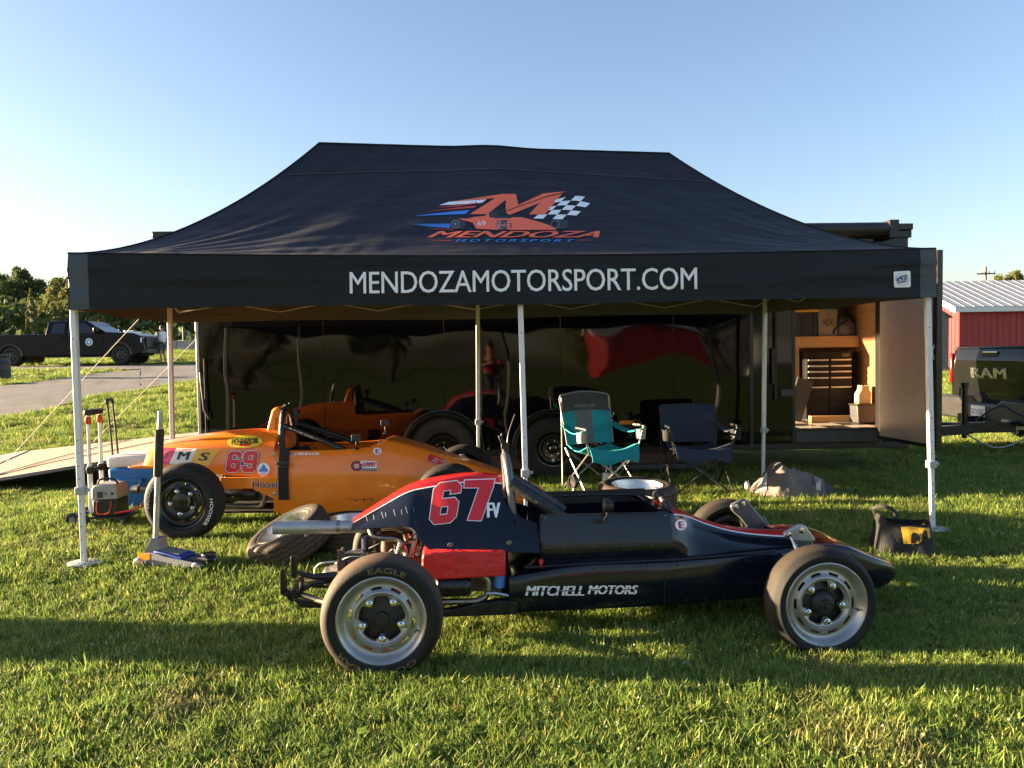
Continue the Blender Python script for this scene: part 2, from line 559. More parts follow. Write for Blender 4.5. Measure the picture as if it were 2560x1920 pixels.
for k in range(14):
    v, f, tone = [], [], []
    straw = k in (6, 13)
    for i in range(32):
        a, rr = rnd.uniform(0, 6.283), rnd.uniform(0, .075)
        x, y = rr * math.cos(a), rr * math.sin(a)
        h = rnd.uniform(.020, .056) * (1.45 if rnd.random() < .10 else 1) * (.7 if straw else 1)
        wd = rnd.uniform(.0013, .0030)
        th = rnd.uniform(0, 6.283); lean = rnd.uniform(.1, .95)
        dx, dy = math.cos(th), math.sin(th)
        sx, sy = -dy, dx
        o = len(v)
        tn = min(1, max(0, rnd.gauss(.42, .27)))
        for t, wf in ((0, 1.0), (.45, .95), (.8, .6)):
            bx, by, bz = x + dx * lean * h * t ** 1.7, y + dy * lean * h * t ** 1.7, h * (t - .25 * lean * t * t)
            v += [(bx - sx * wd * wf, by - sy * wd * wf, bz - .004), (bx + sx * wd * wf, by + sy * wd * wf, bz - .004)]
        v.append((x + dx * lean * h, y + dy * lean * h, h * (1 - .25 * lean)))
        f += [(o, o + 1, o + 3, o + 2), (o + 2, o + 3, o + 5, o + 4), (o + 4, o + 5, o + 6)]
        tone += [tn] * 7
    if k in (2, 4, 9):                                     # a little clover between the blades
        for i in range(7):
            a, rr = rnd.uniform(0, 6.283), rnd.uniform(0, .07)
            x, y, z = rr * math.cos(a), rr * math.sin(a), rnd.uniform(.018, .034)
            for l in range(3):
                b0 = a + l * 2.094
                o = len(v)
                for dr, da in ((0, 0), (.009, -.55), (.013, 0), (.009, .55)):
                    v.append((x + dr * math.cos(b0 + da), y + dr * math.sin(b0 + da), z + dr * .25))
                f.append((o, o + 1, o + 2, o + 3))
                tone += [.25] * 4
    if k == 4:                                          # a white clover head
        for (x, y) in ((.02, .01),):
            o = len(v)
            z = .04
            for a in range(6):
                v.append((x + .0055 * math.cos(a * 1.047), y + .0055 * math.sin(a * 1.047), z))
            v += [(x, y, z + .007), (x, y, z - .006)]
            for a in range(6): f += [(o + a, o + (a + 1) % 6, o + 6), (o + (a + 1) % 6, o + a, o + 7)]
            tone += [2.0] * 8
    if k == 11:                                         # broad plantain leaves
        for i in range(5):
            a = i * 1.26 + rnd.uniform(-.3, .3)
            o = len(v)
            L_ = rnd.uniform(.05, .085)
            for t, wf in ((0, .15), (.3, .8), (.65, 1), (1, .08)):
                for sg in (-1, 1):
                    v.append((L_ * t * math.cos(a) - sg * .013 * wf * math.sin(a), L_ * t * math.sin(a) + sg * .013 * wf * math.cos(a), .012 + .03 * t - .02 * t * t))
            f += [(o, o + 1, o + 3, o + 2), (o + 2, o + 3, o + 5, o + 4), (o + 4, o + 5, o + 7, o + 6)]
            tone += [.12] * 8
    me = bpy.data.meshes.new('tuft')
    me.from_pydata(v, [], f)
    at = me.attributes.new('tone', 'FLOAT', 'POINT')
    at.data.foreach_set('value', [(.95 if straw else t) for t in tone])
    me.materials.append(MATS['grass_blade'])
    tufts.objects.link(bpy.data.objects.new('tuft', me))
pts, scl = [], []
def in_ramp(x, y): return -6.9 < x < -3.3 and 8.25 < y < 10.9
def bare(x, y): return noise.noise(Vector((x * 1.3, y * 1.3, 40))) > .46
def scatter(y0, y1, dens, s, marg=1.2):
    y = y0
    while y < y1:
        dy = .5
        half = .70 * (y + dy) + marg
        for i in range(int(dens * 2 * half * dy)):
            x, yy = rnd.uniform(-half, half), rnd.uniform(y, y + dy)
            if in_ramp(x, yy) or (yy > 11 and on_road(x, yy)): continue
            if -3.3 < x < 4.3 and 8.9 < yy < 10.9: continue
            if bare(x, yy) and rnd.random() < .6: continue
            pts.append((x, yy, gz(x, yy)))
            q = s * rnd.uniform(.7, 1.3) * (.85 + .5 * noise.noise(Vector((x * .9, yy * .9, 0))))
            scl.append((q * 1.05, q * 1.05, q))
        y += dy
scatter(1.6, 5.0, 680, .92)
scatter(5.0, 8.5, 330, 1.15)
scatter(8.5, 14, 110, 1.5)
scatter(14, 26, 40, 2.1)
scatter(26, 60, 9, 3.0)
me = bpy.data.meshes.new('grass')
me.from_pydata(pts, [], [])
at = me.attributes.new('scl', 'FLOAT_VECTOR', 'POINT')
at.data.foreach_set('vector', [c for q in scl for c in q])
grass = bpy.data.objects.new('grass', me)
col.objects.link(grass)
tag(grass, 'short green grass blades with clover and dry straw tips', 'grass', kind='stuff')
ng = bpy.data.node_groups.new('grass_scatter', 'GeometryNodeTree')
ng.interface.new_socket('Geometry', in_out='INPUT', socket_type='NodeSocketGeometry')
ng.interface.new_socket('Geometry', in_out='OUTPUT', socket_type='NodeSocketGeometry')
gi, go = ng.nodes.new('NodeGroupInput'), ng.nodes.new('NodeGroupOutput')
ip = ng.nodes.new('GeometryNodeInstanceOnPoints')
ci = ng.nodes.new('GeometryNodeCollectionInfo')
ci.inputs['Collection'].default_value = tufts
ci.inputs['Separate Children'].default_value = True
ci.inputs['Reset Children'].default_value = True
rv = ng.nodes.new('FunctionNodeRandomValue'); rv.data_type = 'FLOAT_VECTOR'
rv.inputs[0].default_value = (-.22, -.22, 0); rv.inputs[1].default_value = (.22, .22, 6.283)
na = ng.nodes.new('GeometryNodeInputNamedAttribute'); na.data_type = 'FLOAT_VECTOR'; na.inputs[0].default_value = 'scl'
ng.links.new(gi.outputs[0], ip.inputs['Points'])
ng.links.new(ci.outputs[0], ip.inputs['Instance'])
ip.inputs['Pick Instance'].default_value = True
ng.links.new(rv.outputs[0], ip.inputs['Rotation'])
ng.links.new(na.outputs[0], ip.inputs['Scale'])
ng.links.new(ip.outputs[0], go.inputs[0])
gm = grass.modifiers.new('scatter', 'NODES')
gm.node_group = ng
# ------------------------------------------------------------------ canopy tent
def fabric(name, c, bump=.6):
    m = mat(name, c, .55, var=.12, scale=3, bump=bump, bscale=1.3, stretch=(.7, .7, 5.0), dist=.05)
    n, b = nodes_of(m)
    b.inputs['Specular IOR Level'].default_value = .24
    b.inputs['Sheen Weight'].default_value = .04
    b.inputs['Sheen Roughness'].default_value = .5
    # fine weave on top of the long creases
    t = n.nodes.new('ShaderNodeTexNoise'); t.inputs['Scale'].default_value = 500
    k2 = n.nodes.new('ShaderNodeBump'); k2.inputs['Strength'].default_value = .12; k2.inputs['Distance'].default_value = .004
    tc = n.nodes.new('ShaderNodeTexCoord'); n.links.new(tc.outputs['Object'], t.inputs['Vector'])
    n.links.new(t.outputs[0], k2.inputs['Height'])
    old = b.inputs['Normal'].links[0].from_socket
    n.links.new(old, k2.inputs['Normal']); n.links.new(k2.outputs[0], b.inputs['Normal'])
    return m
fabric('tent_fabric', (.013, .016, .027))
fabric('tent_valance', (.0105, .012, .016), .45)
fabric('tent_lining', (.085, .082, .070), .3)
fabric('tent_grey', (.075, .088, .105), .5)
mat('tent_frame', (.74, .74, .74), .38, var=.05)
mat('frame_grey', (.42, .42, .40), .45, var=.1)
tent = thing('canopy_tent', 'black pop-up canopy tent with white legs and team logo', 'canopy tent', (0, 0, 0))
FL, FR, BR, BL = Vector((-2.96, 5.17, 0)), Vector((3.14, 5.68, 0)), Vector((2.64, 8.05, 0)), Vector((-3.35, 7.50, 0))
FM, BM = (FL + FR) / 2 + Vector((.005, .06, 0)), (BL + BR) / 2 - Vector((.005, .06, 0))
ZB = {'FL': (1.845, 2.225), 'FR': (1.872, 2.232), 'BR': (1.885, 2.235), 'BL': (1.86, 2.23)}
cen = (FL + FR + BR + BL) / 4
def outw(p, d=.02): return p + (p - cen).normalized() * d
cFL, cFR, cBR, cBL = [outw(p) for p in (FL, FR, BR, BL)]
RL, RR = Vector((-1.60, 6.50, 3.305)), Vector((1.42, 6.78, 3.245))
def slope(A, B, za, zb, T0, T1, e_mid, e_end, sag):
    def f(u, v):
        base = A.lerp(B, u); top = T0.lerp(T1, u)
        p = base.lerp(top, v)
        e = e_mid + (e_end - e_mid) * abs(2 * u - 1) ** 1.5
        z0 = za + (zb - za) * u - sag * math.sin(math.pi * u) * (1 - v)
        z = z0 + (top.z - z0) * v ** e
        if T0 != T1: z += .022 * max(0, 1 - abs(u - .48) / .12) * v * v
        env = math.sin(math.pi * v) * math.sin(math.pi * u)
        z += env * .016 * noise.noise(Vector((p.x * 1.2, p.y * 1.2, 5))) - .010 * env * (math.sin(abs(2 * u - 1) * 26 + v * 9) * abs(2 * u - 1))
        for uu in (u, 1 - u):                      # folds pulled out of the corners
            d_ = math.hypot(uu * 2.2, v)
            z += .0045 * math.exp(-d_ * 1.6) * math.sin(34 * math.atan2(v, uu * 2.2 + .001)) * min(1, v * 12) * min(1, uu * 14)
        z += .003 * math.exp(-v * 6) * math.sin(u * 150 + 4 * math.sin(u * 23)) * min(1, v * 10) * (1 - .7 * math.sin(math.pi * u))
        return Vector((p.x, p.y, z))
    return f
sides = [(cFL, cFR, 'FL', 'FR', RL, RR, 1.22, 1.62, .034), (cFR, cBR, 'FR', 'BR', RR, RR, 1.4, 1.62, .02), (cBR, cBL, 'BR', 'BL', RR, RL, 1.22, 1.62, .034), (cBL, cFL, 'BL', 'FL', RL, RL, 1.4, 1.62, .02)]
rf = MB()
for A, B, a, b, t0, t1, em, ee, sg in sides:
    rf.grid(slope(A, B, ZB[a][1], ZB[b][1], t0, t1, em, ee, sg), 260 if t0 != t1 else 80, 60)
roof = rf.build('canopy_roof', ['tent_fabric', 'tent_lining'], tent, smooth=60, solid=.004, soloff=-1, matoff=1)
def val_fn(A, B, a, b, sg, u0, u1, inn=0.0):
    nrm = (B - A).normalized().cross(Vector((0, 0, 1)))
    def f(s, v):
        u = u0 + (u1 - u0) * s
        p = A.lerp(B, u)
        zt = ZB[a][1] + (ZB[b][1] - ZB[a][1]) * u - sg * math.sin(math.pi * u)
        zb = ZB[a][0] + (ZB[b][0] - ZB[a][0]) * u + .010 * math.sin(u * 9) * math.sin(math.pi * u)
        k = (.014 * noise.noise(Vector((p.x * 1.7, p.y * 1.7, v * 2.2))) + .010 * noise.noise(Vector((p.x * .8, p.y, v * 7)))) * math.sin(math.pi * min(1, v * 1.15))
        k += .004 + .008 * v - inn
        return p + nrm * k + Vector((0, 0, zt + (zb - zt) * v))
    return f
vl, vi = MB(), MB()
for A, B, a, b, t0, t1, em, ee, sg in sides:
    L = (B - A).length
    vl.grid(val_fn(A, B, a, b, sg, .125 / L, 1 - .125 / L), 90, 14)
    vi.grid(val_fn(A, B, a, b, sg, .02 / L, 1 - .02 / L, .006), 60, 8)
valance = vl.build('valance', 'tent_valance', tent, smooth=60, fix=False)
vi.build('valance_lining', 'tent_lining', tent, smooth=60, fix=False)
cps = []
for A, B, a, b, t0, t1, em, ee, sg in sides:
    L = (B - A).length
    for u0, u1 in ((0, .125 / L), (1 - .125 / L, 1)):
        c = MB().grid(val_fn(A, B, a, b, sg, u0, u1, -.001), 6, 14)
        cps.append(c.build('corner_panel', 'tent_grey', tent, smooth=60, fix=False))
# piping along the top seam and the hips
sm = MB()
for A, B, a, b, t0, t1, em, ee, sg in sides:
    f = val_fn(A, B, a, b, sg, 0, 1)
    sm.tube([f(i / 40, 0) + Vector((0, 0, .002)) for i in range(41)], .006, 6)
    f = slope(A, B, ZB[a][1], ZB[b][1], t0, t1, em, ee, sg)
    sm.tube([f(0, i / 24) + Vector((0, 0, .003)) for i in range(25)], .006, 6)
sm.tube([slope(*[sides[0][i] for i in (0, 1)], ZB['FL'][1], ZB['FR'][1], RL, RR, 1.22, 1.62, .034)(i / 24, 1) + Vector((0, 0, .004)) for i in range(25)], .007, 6)
sm.build('piping', 'tent_valance', tent)
# stitched seam line across the upper roof
f0 = slope(cFL, cFR, ZB['FL'][1], ZB['FR'][1], RL, RR, 1.22, 1.62, .034)
st = MB(); st.tube([f0(.02 + .96 * i / 60, .80) + Vector((0, -.003, .003)) for i in range(61)], .003, 5)
st.build('seam', 'tent_grey', tent)
for px, py in ((771, 648), (1822, 640)):
    h = surf(roof, .004)(px, py)
    MB().lathe([(.0, -.006), (.012, -.005), (.014, 0), (.013, .004)], 16, 'y', h).build('grommet', 'chrome', tent)
def leg(base, top, zc, lean=(0, 0)):
    b = Vector((base.x, base.y, gz(base.x, base.y)))
    t = Vector((base.x + lean[0], base.y + lean[1], top))
    ax = (t - b).normalized()
    k = .0195
    bm = MB()
    def sq(p, q, s):
        e = Vector((s, 0, 0)); g2 = Vector((0, s, 0))
        vs = [p - e - g2, p + e - g2, p + e + g2, p - e + g2, q - e - g2, q + e - g2, q + e + g2, q - e + g2]
        bm.add(vs, [(0, 3, 2, 1), (4, 5, 6, 7), (0, 1, 5, 4), (1, 2, 6, 5), (2, 3, 7, 6), (3, 0, 4, 7)])
    L = (t - b).length
    sq(b + ax * (zc - .02), t, k)
    lg = bm.build('leg', 'tent_frame', tent, bevel=.004)
    bm = MB(); sq(b + ax * .006, b + ax * zc, k * .8)
    bm.build('inner_leg', 'tent_frame', lg, bevel=.003)
    c = b + ax * zc
    bm = MB(); bm.box(c.x - .030, c.x + .030, c.y - .030, c.y + .030, c.z - .03, c.z + .025)
    bm.box(c.x + .028, c.x + .055, c.y - .014, c.y + .014, c.z - .012, c.z + .012)
    bm.build('height_lock', 'frame_grey', lg, bevel=.005)
    bm = MB()
    bm.lathe([(0, .012), (.095, .010), (.105, .004), (.105, 0)], 28, 'z', (b.x, b.y, b.z + .022))
    bm.box(b.x - .12, b.x + .12, b.y - .028, b.y + .028, b.z + .02, b.z + .029)
    bm.build('foot_plate', 'frame_grey', lg)
    hl = MB()
    for i in range(9):
        q = b + ax * (zc + .08 + i * .09 if i < 4 else .1 + (i - 4) * .09)
        s = k if i < 4 else k * .8
        hl.lathe([(0, -.0015), (.0042, -.0015), (.0042, .003)], 8, 'y', (q.x, q.y - s, q.z))
    for i in range(2):
        q = t - ax * (.1 + .42 * i)
        hl.lathe([(0, -.0015), (.0045, -.0015), (.0045, .003)], 8, 'y', (q.x, q.y - k, q.z))
    hl.build('pin_hole', 'matte_black', lg)
    return lg
inw = lambda p: p + Vector((0, .055 if p.y < 6.5 else -.055, 0))
for p, zc, ln, nm in ((inw(FL) + Vector((-.03, 0, 0)), .53, (-.005, 0), ''), (FM, .55, (-.03, 0), ''), (inw(FR) + Vector((.045, 0, 0)), .52, (-.06, 0), ''), (inw(BR), .55, (.03, 0), ''), (BM, .72, (.03, 0), ''), (inw(BL), .53, (.02, 0), '')):
    leg(p, 2.17, zc, ln)
# scissor trusses under the valance
tFL, tFR, tBR, tBL = [p + (cen - p).normalized() * .09 for p in (FL, FR, BR, BL)]
for A, B, n in ((tFL, FM, 3), (FM, tFR, 3), (tBL, BM, 3), (BM, tBR, 3), (tFR, tBR, 3), (tFL, tBL, 3), (FM, BM, 3)):
    tr = MB()
    zt, zb = 2.13, 1.955
    if A in (tFL, FM) and B in (FM, tFR): zt, zb = 2.13, 1.99
    for i in range(n):
        p, q = A.lerp(B, i / n), A.lerp(B, (i + 1) / n)
        for k, (z0, z1) in enumerate(((zb, zt), (zt, zb))):
            off = (B - A).normalized().cross(Vector((0, 0, 1))) * (.012 if k else -.012)
            tr.tube([Vector((p.x, p.y, z0)) + off, Vector((q.x, q.y, z1)) + off], .011, 4, flat=.6)
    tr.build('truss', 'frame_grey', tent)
for i, (p, r_) in enumerate(((FM, RL.lerp(RR, .5)), (BM, RL.lerp(RR, .5)), (FL, RL), (BL, RL), (FR, RR), (BR, RR))):
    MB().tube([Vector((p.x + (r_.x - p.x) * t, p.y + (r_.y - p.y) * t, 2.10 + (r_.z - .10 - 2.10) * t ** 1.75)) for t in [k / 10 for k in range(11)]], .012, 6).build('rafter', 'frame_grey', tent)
# lettering on the valance and the roof
vs_ = surf(valance, .006)
lay('valance_lettering', text2d('MENDOZAMOTORSPORT.COM', 874, 674, 1742, 729, rot=0.75, space=.97), vs_, 'white_print', tent, 14, heavy=(1, Vector((.0025, -.0008, 0))))
rs = surf(roof, .006)
rs2, rs3 = surf(roof, .009), surf(roof, .012)
mat('logo_orange', (.95, .17, .085), .55)
mat('logo_red', (.60, .07, .06), .55)
mat('logo_white', (.85, .88, .92), .55)
mat('logo_blue', (.06, .26, .80), .55)
mat('logo_rubber', (.035, .037, .045), .6)
mat('logo_ring', (.22, .23, .26), .6)
S = .26221
def lz(p): return [(960 + a * S, 440 + b * S) for a, b in p]
Ls = []
def lg_poly(polys, m, fn=None, nm='roof_logo'):
    lay(nm, poly2d([lz(p) for p in polys]), fn or rs, m, tent, 14)
lg_poly([[(820, 363), (1060, 210), (640, 245), (1130, 170), (1258, 170), (1280, 275), (1520, 165), (1735, 146), (1690, 160), (1560, 190), (1160, 330), (1163, 225), (985, 363)],
         ], 'logo_orange')
lg_poly([[(1180, 363), (1160, 338), (1540, 205), (1698, 168), (1535, 366), (1380, 366), (1487, 255), (1200, 370)]], 'logo_orange')
lg_poly([[(525, 278), (620, 246), (980, 222), (935, 255), (640, 274)]], 'logo_white')
lg_poly([[(490, 302), (760, 268), (965, 225), (940, 254), (700, 290)]], 'logo_red')
lg_poly([[(370, 345), (700, 300), (885, 282), (860, 302), (560, 325)]], 'logo_red')
lg_poly([[(275, 381), (640, 340), (818, 324), (775, 362), (500, 372)]], 'logo_blue')
lg_poly([[(240, 458), (640, 454), (635, 466), (320, 463)]], 'logo_blue')
lg_poly([[(320, 470), (630, 470), (630, 494), (470, 484)]], 'logo_blue')
lg_poly([[(415, 503), (660, 502), (660, 512)]], 'logo_red')
lg_poly([[(420, 614), (640, 610), (646, 618)]], 'logo_red')
lg_poly([[(1850, 608), (2050, 611), (1850, 615)]], 'logo_red')
fl = quadmap((1425, 405), (1790, 415), (2010, 222), (1640, 225))
for i in range(4):
    for j in range(5):
        if (i + j) % 2 == 0:
            wv = lambda u, v: (fl(u, v)[0], fl(u, v)[1] - 34 * math.sin(u * 3.1) * v)
            q = [wv(i / 4, j / 5), wv((i + .5) / 4, j / 5), wv((i + 1) / 4, j / 5), wv((i + 1) / 4, (j + 1) / 5), wv((i + .5) / 4, (j + 1) / 5), wv(i / 4, (j + 1) / 5)]
            lg_poly([q], 'logo_white')
lg_poly([[(705, 405), (800, 405), (870, 388), (960, 382), (1000, 350), (1005, 395), (1190, 405), (1225, 392), (1310, 392), (1420, 420), (1560, 462), (1645, 505), (1640, 513), (1080, 513), (880, 502), (845, 445), (790, 430)]], 'logo_orange', rs2)
lg_poly([[(1003, 392), (1005, 350), (1040, 326), (1110, 326), (1160, 350), (1185, 385), (1190, 403), (1080, 405)]], 'logo_rubber', rs2)
lg_poly([[(1075, 345), (1110, 332), (1150, 352), (1170, 378), (1100, 372)]], 'black_print', rs3)
for cx, cy, rx, ry, off in ((680, 457, 50, 47, 55), (1113, 467, 55, 48, 55), (1640, 460, 55, 45, 70)):
    lg_poly([ell(cx + off, cy, rx * .9, ry)], 'logo_rubber', rs2)
    lg_poly([[(cx, cy - ry), (cx + off, cy - ry), (cx + off, cy + ry), (cx, cy + ry)]], 'logo_rubber', rs2)
    if off < 60:
        lg_poly([ell(cx, cy, rx, ry)], 'logo_rubber', rs2)
        lg_poly([ell(cx, cy, rx * .82, ry * .82), ell(cx, cy, rx * .68, ry * .68)], 'logo_ring', rs3)
        lg_poly([ell(cx, cy, rx * .3, ry * .3)], 'logo_ring', rs3)
    else:
        lg_poly([ell(cx - 5, cy, rx * .75, ry * .8), ell(cx - 5, cy, rx * .66, ry * .7)], 'logo_ring', rs3)
def lt(b, x0, y0, x1, y1, m, fn=None, hv=None, **k):
    lay('roof_lettering', text2d(b, 960 + x0 * S, 440 + y0 * S, 960 + x1 * S, 440 + y1 * S, **k), fn or rs, m, tent, 14, heavy=hv)
lt('69', 893, 428, 970, 472, 'logo_white', rs3)
lt('MENDOZA', 410, 525, 2040, 586, 'logo_orange', shear=.5, rot=0, hv=(3, Vector((.005, -.0012, 0))))
lt('MOTORSPORT', 680, 602, 1815, 627, 'logo_blue', shear=.35, space=1.55, hv=(1, Vector((.004, -.001, 0))))
# maker's label on the right of the valance
vs2, vs3, vs4 = surf(valance, .008), surf(valance, .011), surf(valance, .014)
lay('label_patch', poly2d([[(2236, 679), (2273, 677), (2276, 679), (2277, 715), (2274, 718), (2238, 719), (2235, 716), (2234, 682)]]), vs2, 'white_print', tent, 10)
mat('label_navy', (.02, .05, .22), .5)
mat('label_pink', (.7, .35, .38), .5)
lay('label_print', poly2d([ell(2256, 698, 16, 16), ell(2256, 698, 15, 15)]), vs3, 'label_pink', tent, 10)
lay('label_print', poly2d([[(2240, 700), (2253, 689), (2270, 687), (2268, 690), (2255, 692), (2243, 702)]]), vs4, 'label_navy', tent, 10)
lay('label_print', text2d('E-ZUP', 2244, 694, 2268, 707, rot=12, bold=.03), vs4, 'label_navy', tent, 10)

# ------------------------------------------------------------------ enclosed trailer
def mirror_black(name, c, rough, wav, ws=1.0):
    m = bpy.data.materials.new(name); m.use_nodes = True
    n, b = nodes_of(m)
    b.inputs['Base Color'].default_value = (*c, 1)
    b.inputs['Roughness'].default_value = rough
    b.inputs['Specular IOR Level'].default_value = .33
    g = n.nodes.new('ShaderNodeNewGeometry')
    mp = n.nodes.new('ShaderNodeMapping'); mp.inputs['Scale'].default_value = (.95 * ws, .5, 1.25 * ws); mp.inputs['Location'].default_value = (3.3, 0, 1.2)
    n.links.new(g.outputs['Position'], mp.inputs[0])
    t = n.nodes.new('ShaderNodeTexNoise'); t.inputs['Scale'].default_value = 1.0; t.inputs['Detail'].default_value = 1.2; t.inputs['Roughness'].default_value = .35
    n.links.new(mp.outputs[0], t.inputs['Vector'])
    k = n.nodes.new('ShaderNodeBump'); k.inputs['Strength'].default_value = 1.0; k.inputs['Distance'].default_value = wav
    n.links.new(t.outputs[0], k.inputs['Height']); n.links.new(k.outputs[0], b.inputs['Normal'])
    MATS[name] = m
mirror_black('trailer_skin', (.003, .003, .004), .035, .024)
mirror_black('trailer_skin_flat', (.005, .005, .006), .06, .012)
mat('trailer_trim', (.010, .010, .011), .35, var=.2)
mat('brushed_alu', (.62, .59, .54), .36, .75, var=.04)
mat('plywood', (.27, .14, .055), .6, c2=(.20, .095, .035), scale=2.2, stretch=(1, 1, 9), bump=.15, bscale=9)
mat('pine', (.52, .30, .115), .55, c2=(.40, .21, .07), scale=3.0, stretch=(.7, 1, 12))
mat('ramp_deck', (.42, .36, .27), .7, c2=(.33, .27, .19), scale=2.4, stretch=(6, .7, 1), bump=.2, bscale=14)
TY = math.atan2(.23, 7.79)
trailer = thing('enclosed_trailer', 'long glossy black enclosed trailer with open side door behind the tent', 'trailer', (-3.38, 8.25, 0), TY)
edges = [0, 1.33, 2.64, 3.92, 5.17, 6.02]
ZT0, ZT1 = .44, 2.72
for a, b in zip(edges, edges[1:]):
    MB().box(a + .0015, b - .0015, 0, .03, ZT0, ZT1).build('side_panel', 'trailer_skin', trailer, bevel=.002)
MB().box(6.06, 6.50, 0, .03, ZT0, ZT1).build('side_panel', 'trailer_skin_flat', trailer, bevel=.002)
MB().box(7.50, 7.80, 0, .03, ZT0, ZT1).build('side_panel', 'trailer_skin_flat', trailer, bevel=.002)
MB().box(6.50, 7.50, 0, .03, 2.47, ZT1).build('header_panel', 'trailer_skin_flat', trailer, bevel=.002)
rv_ = MB()
for e in edges[:-1] + [6.02]:
    for i in range(22):
        rv_.lathe([(0, -.003), (.005, -.002), (.006, 0)], 6, 'y', (e + .012, 0, ZT0 + .06 + i * .104))
rv_.build('rivet_row', 'trailer_trim', trailer)
MB().box(6.02, 6.06, -.012, .03, ZT0 - .01, ZT1).build('door_post', 'trailer_trim', trailer, bevel=.004)
jb = MB()
jb.box(6.495, 6.53, -.010, .07, .44, 2.50); jb.box(7.47, 7.51, -.010, .07, .44, 2.50); jb.box(6.53, 7.47, -.010, .07, 2.45, 2.50); jb.box(6.53, 7.47, -.008, .08, .455, .615)
jb.build('door_frame', 'trailer_trim', trailer, bevel=.003)
MB().box(6.54, 7.46, -.012, -.0085, .47, .585).build('step_plate', 'dark_grey', trailer)
bt = MB(); bt.box(-.01, 7.81, -.014, .06, .385, .452); bt.box(-.02, 7.83, -.02, .05, ZT1, 2.80); bt.box(-.45, 7.83, -.05, 2.5, 2.80, 2.87)
bt.build('frame_rail', 'trailer_trim', trailer, bevel=.006)
MB().box(-.47, -.02, -.03, 2.48, 2.70, 2.80).build('rear_spoiler', 'trailer_trim', trailer, bevel=.02)
aw = MB(); aw.tube([(.4, -.10, 2.80), (7.55, -.10, 2.80)], .075, 14); aw.box(7.50, 7.60, -.18, -.02, 2.70, 2.89); aw.box(.3, .4, -.18, -.02, 2.70, 2.89)
aw.build('awning_case', 'black_plastic', trailer)
lay('awning_badge', text2d('ABC', 2222, 563.5, 2233, 566.5), surf(bpy.data.objects['awning_case'], .003), 'logo_ring', trailer)
sh = MB()
sh.box(0, 7.8, 2.44, 2.48, ZT0, 2.8)
sh.box(7.76, 7.8, .03, 2.44, ZT0, 2.8)
sh.build('far_wall', 'trailer_trim', trailer)
MB().box(.02, 7.76, .035, 2.44, .545, .60).build('floor', 'dark_grey', trailer)
MB().box(.05, 7.755, 2.415, 2.438, .60, 2.79).build('inner_wall', 'plywood', trailer)
MB().box(7.735, 7.757, .06, 2.41, .60, 2.79).build('inner_wall', 'plywood', trailer)
MB().box(6.0, 7.73, 1.385, 1.405, .60, 2.79).build('partition', 'plywood', trailer)
MB().box(.05, 6.49, .032, .045, .60, 2.79).build('inner_wall', 'plywood', trailer)
mat('tile_light', (.50, .47, .42), .35, var=.1); mat('tile_dark', (.03, .03, .03), .35)
tl = [MB().box(-.146, .146, -.146, .146, 0, .012).mesh('tile', q) for q in ('tile_light', 'tile_dark')]
for i in range(5):
    for j in range(4):
        o = bpy.data.objects.new('floor_tile', tl[(i + j) % 2]); col.objects.link(o); o.parent = trailer
        o.location = (6.2 + i * .296, .19 + j * .296, .601)
MB().box(5.9, 7.73, 1.00, 1.38, 1.53, 1.56).build('shelf', 'pine', trailer)
MB().box(5.9, 7.73, .96, 1.00, 1.52, 1.66).build('shelf_edge', 'pine', trailer, bevel=.003)
MB().box(6.90, 6.99, 1.0, 1.09, .6, 1.53).build('shelf_post', 'pine', trailer, bevel=.003)
MB().box(7.02, 7.52, .72, .80, .613, .69).build('floor_batten', 'pine', trailer, bevel=.003)
# latch hardware on the fixed door leaf
lb = MB(); lb.tube([(6.30, -.03, .95), (6.30, -.03, 2.02)], .014, 8); lb.box(6.285, 6.315, -.022, 0, 1.1, 1.13); lb.box(6.285, 6.315, -.022, 0, 1.85, 1.88)
lb.build('latch_bar', 'trailer_trim', trailer)
MB().box(6.255, 6.285, -.05, -.03, 1.12, 1.52).box(6.26, 6.32, -.055, -.02, 1.44, 1.50).build('latch_handle', 'black_plastic', trailer, bevel=.005)
for z in (1.02, 1.98):
    MB().box(6.36, 6.50, -.028, -.002, z - .04, z + .04).build('hinge', 'dark_grey', trailer, bevel=.004)
# the open side door
hg = Vector((7.475, -.01, 0))
inv = (Matrix.Translation((-3.38, 8.25, 0)) @ Matrix.Rotation(TY, 4, 'Z')).inverted()
fe = inv @ Vector((4.215, 7.50, 0))
dv = (fe - hg); dl = dv.length; da = math.atan2(dv.y, dv.x)
door = MB().box(0, dl, -.022, .022, .49, 2.45).build('side_door', 'trailer_trim', trailer, bevel=.004, loc=hg, rot=(0, 0, da))
MB().box(.045, dl - .06, -.0245, -.0225, .53, 2.41).build('door_lining', 'brushed_alu', door)
MB().box(dl - .03, dl + .012, -.030, .030, .485, 2.455).build('door_edge', 'black_metal', door, bevel=.004)
MB().box(dl - .12, dl - .05, -.045, -.0245, 1.40, 1.52).build('door_latch', 'black_plastic', door, bevel=.006)
MB().tube([(dl - .02, -.04, 1.38), (dl - .02, -.055, 1.46), (dl - .02, -.04, 1.52)], .008, 6).build('door_hook', 'steel', door)
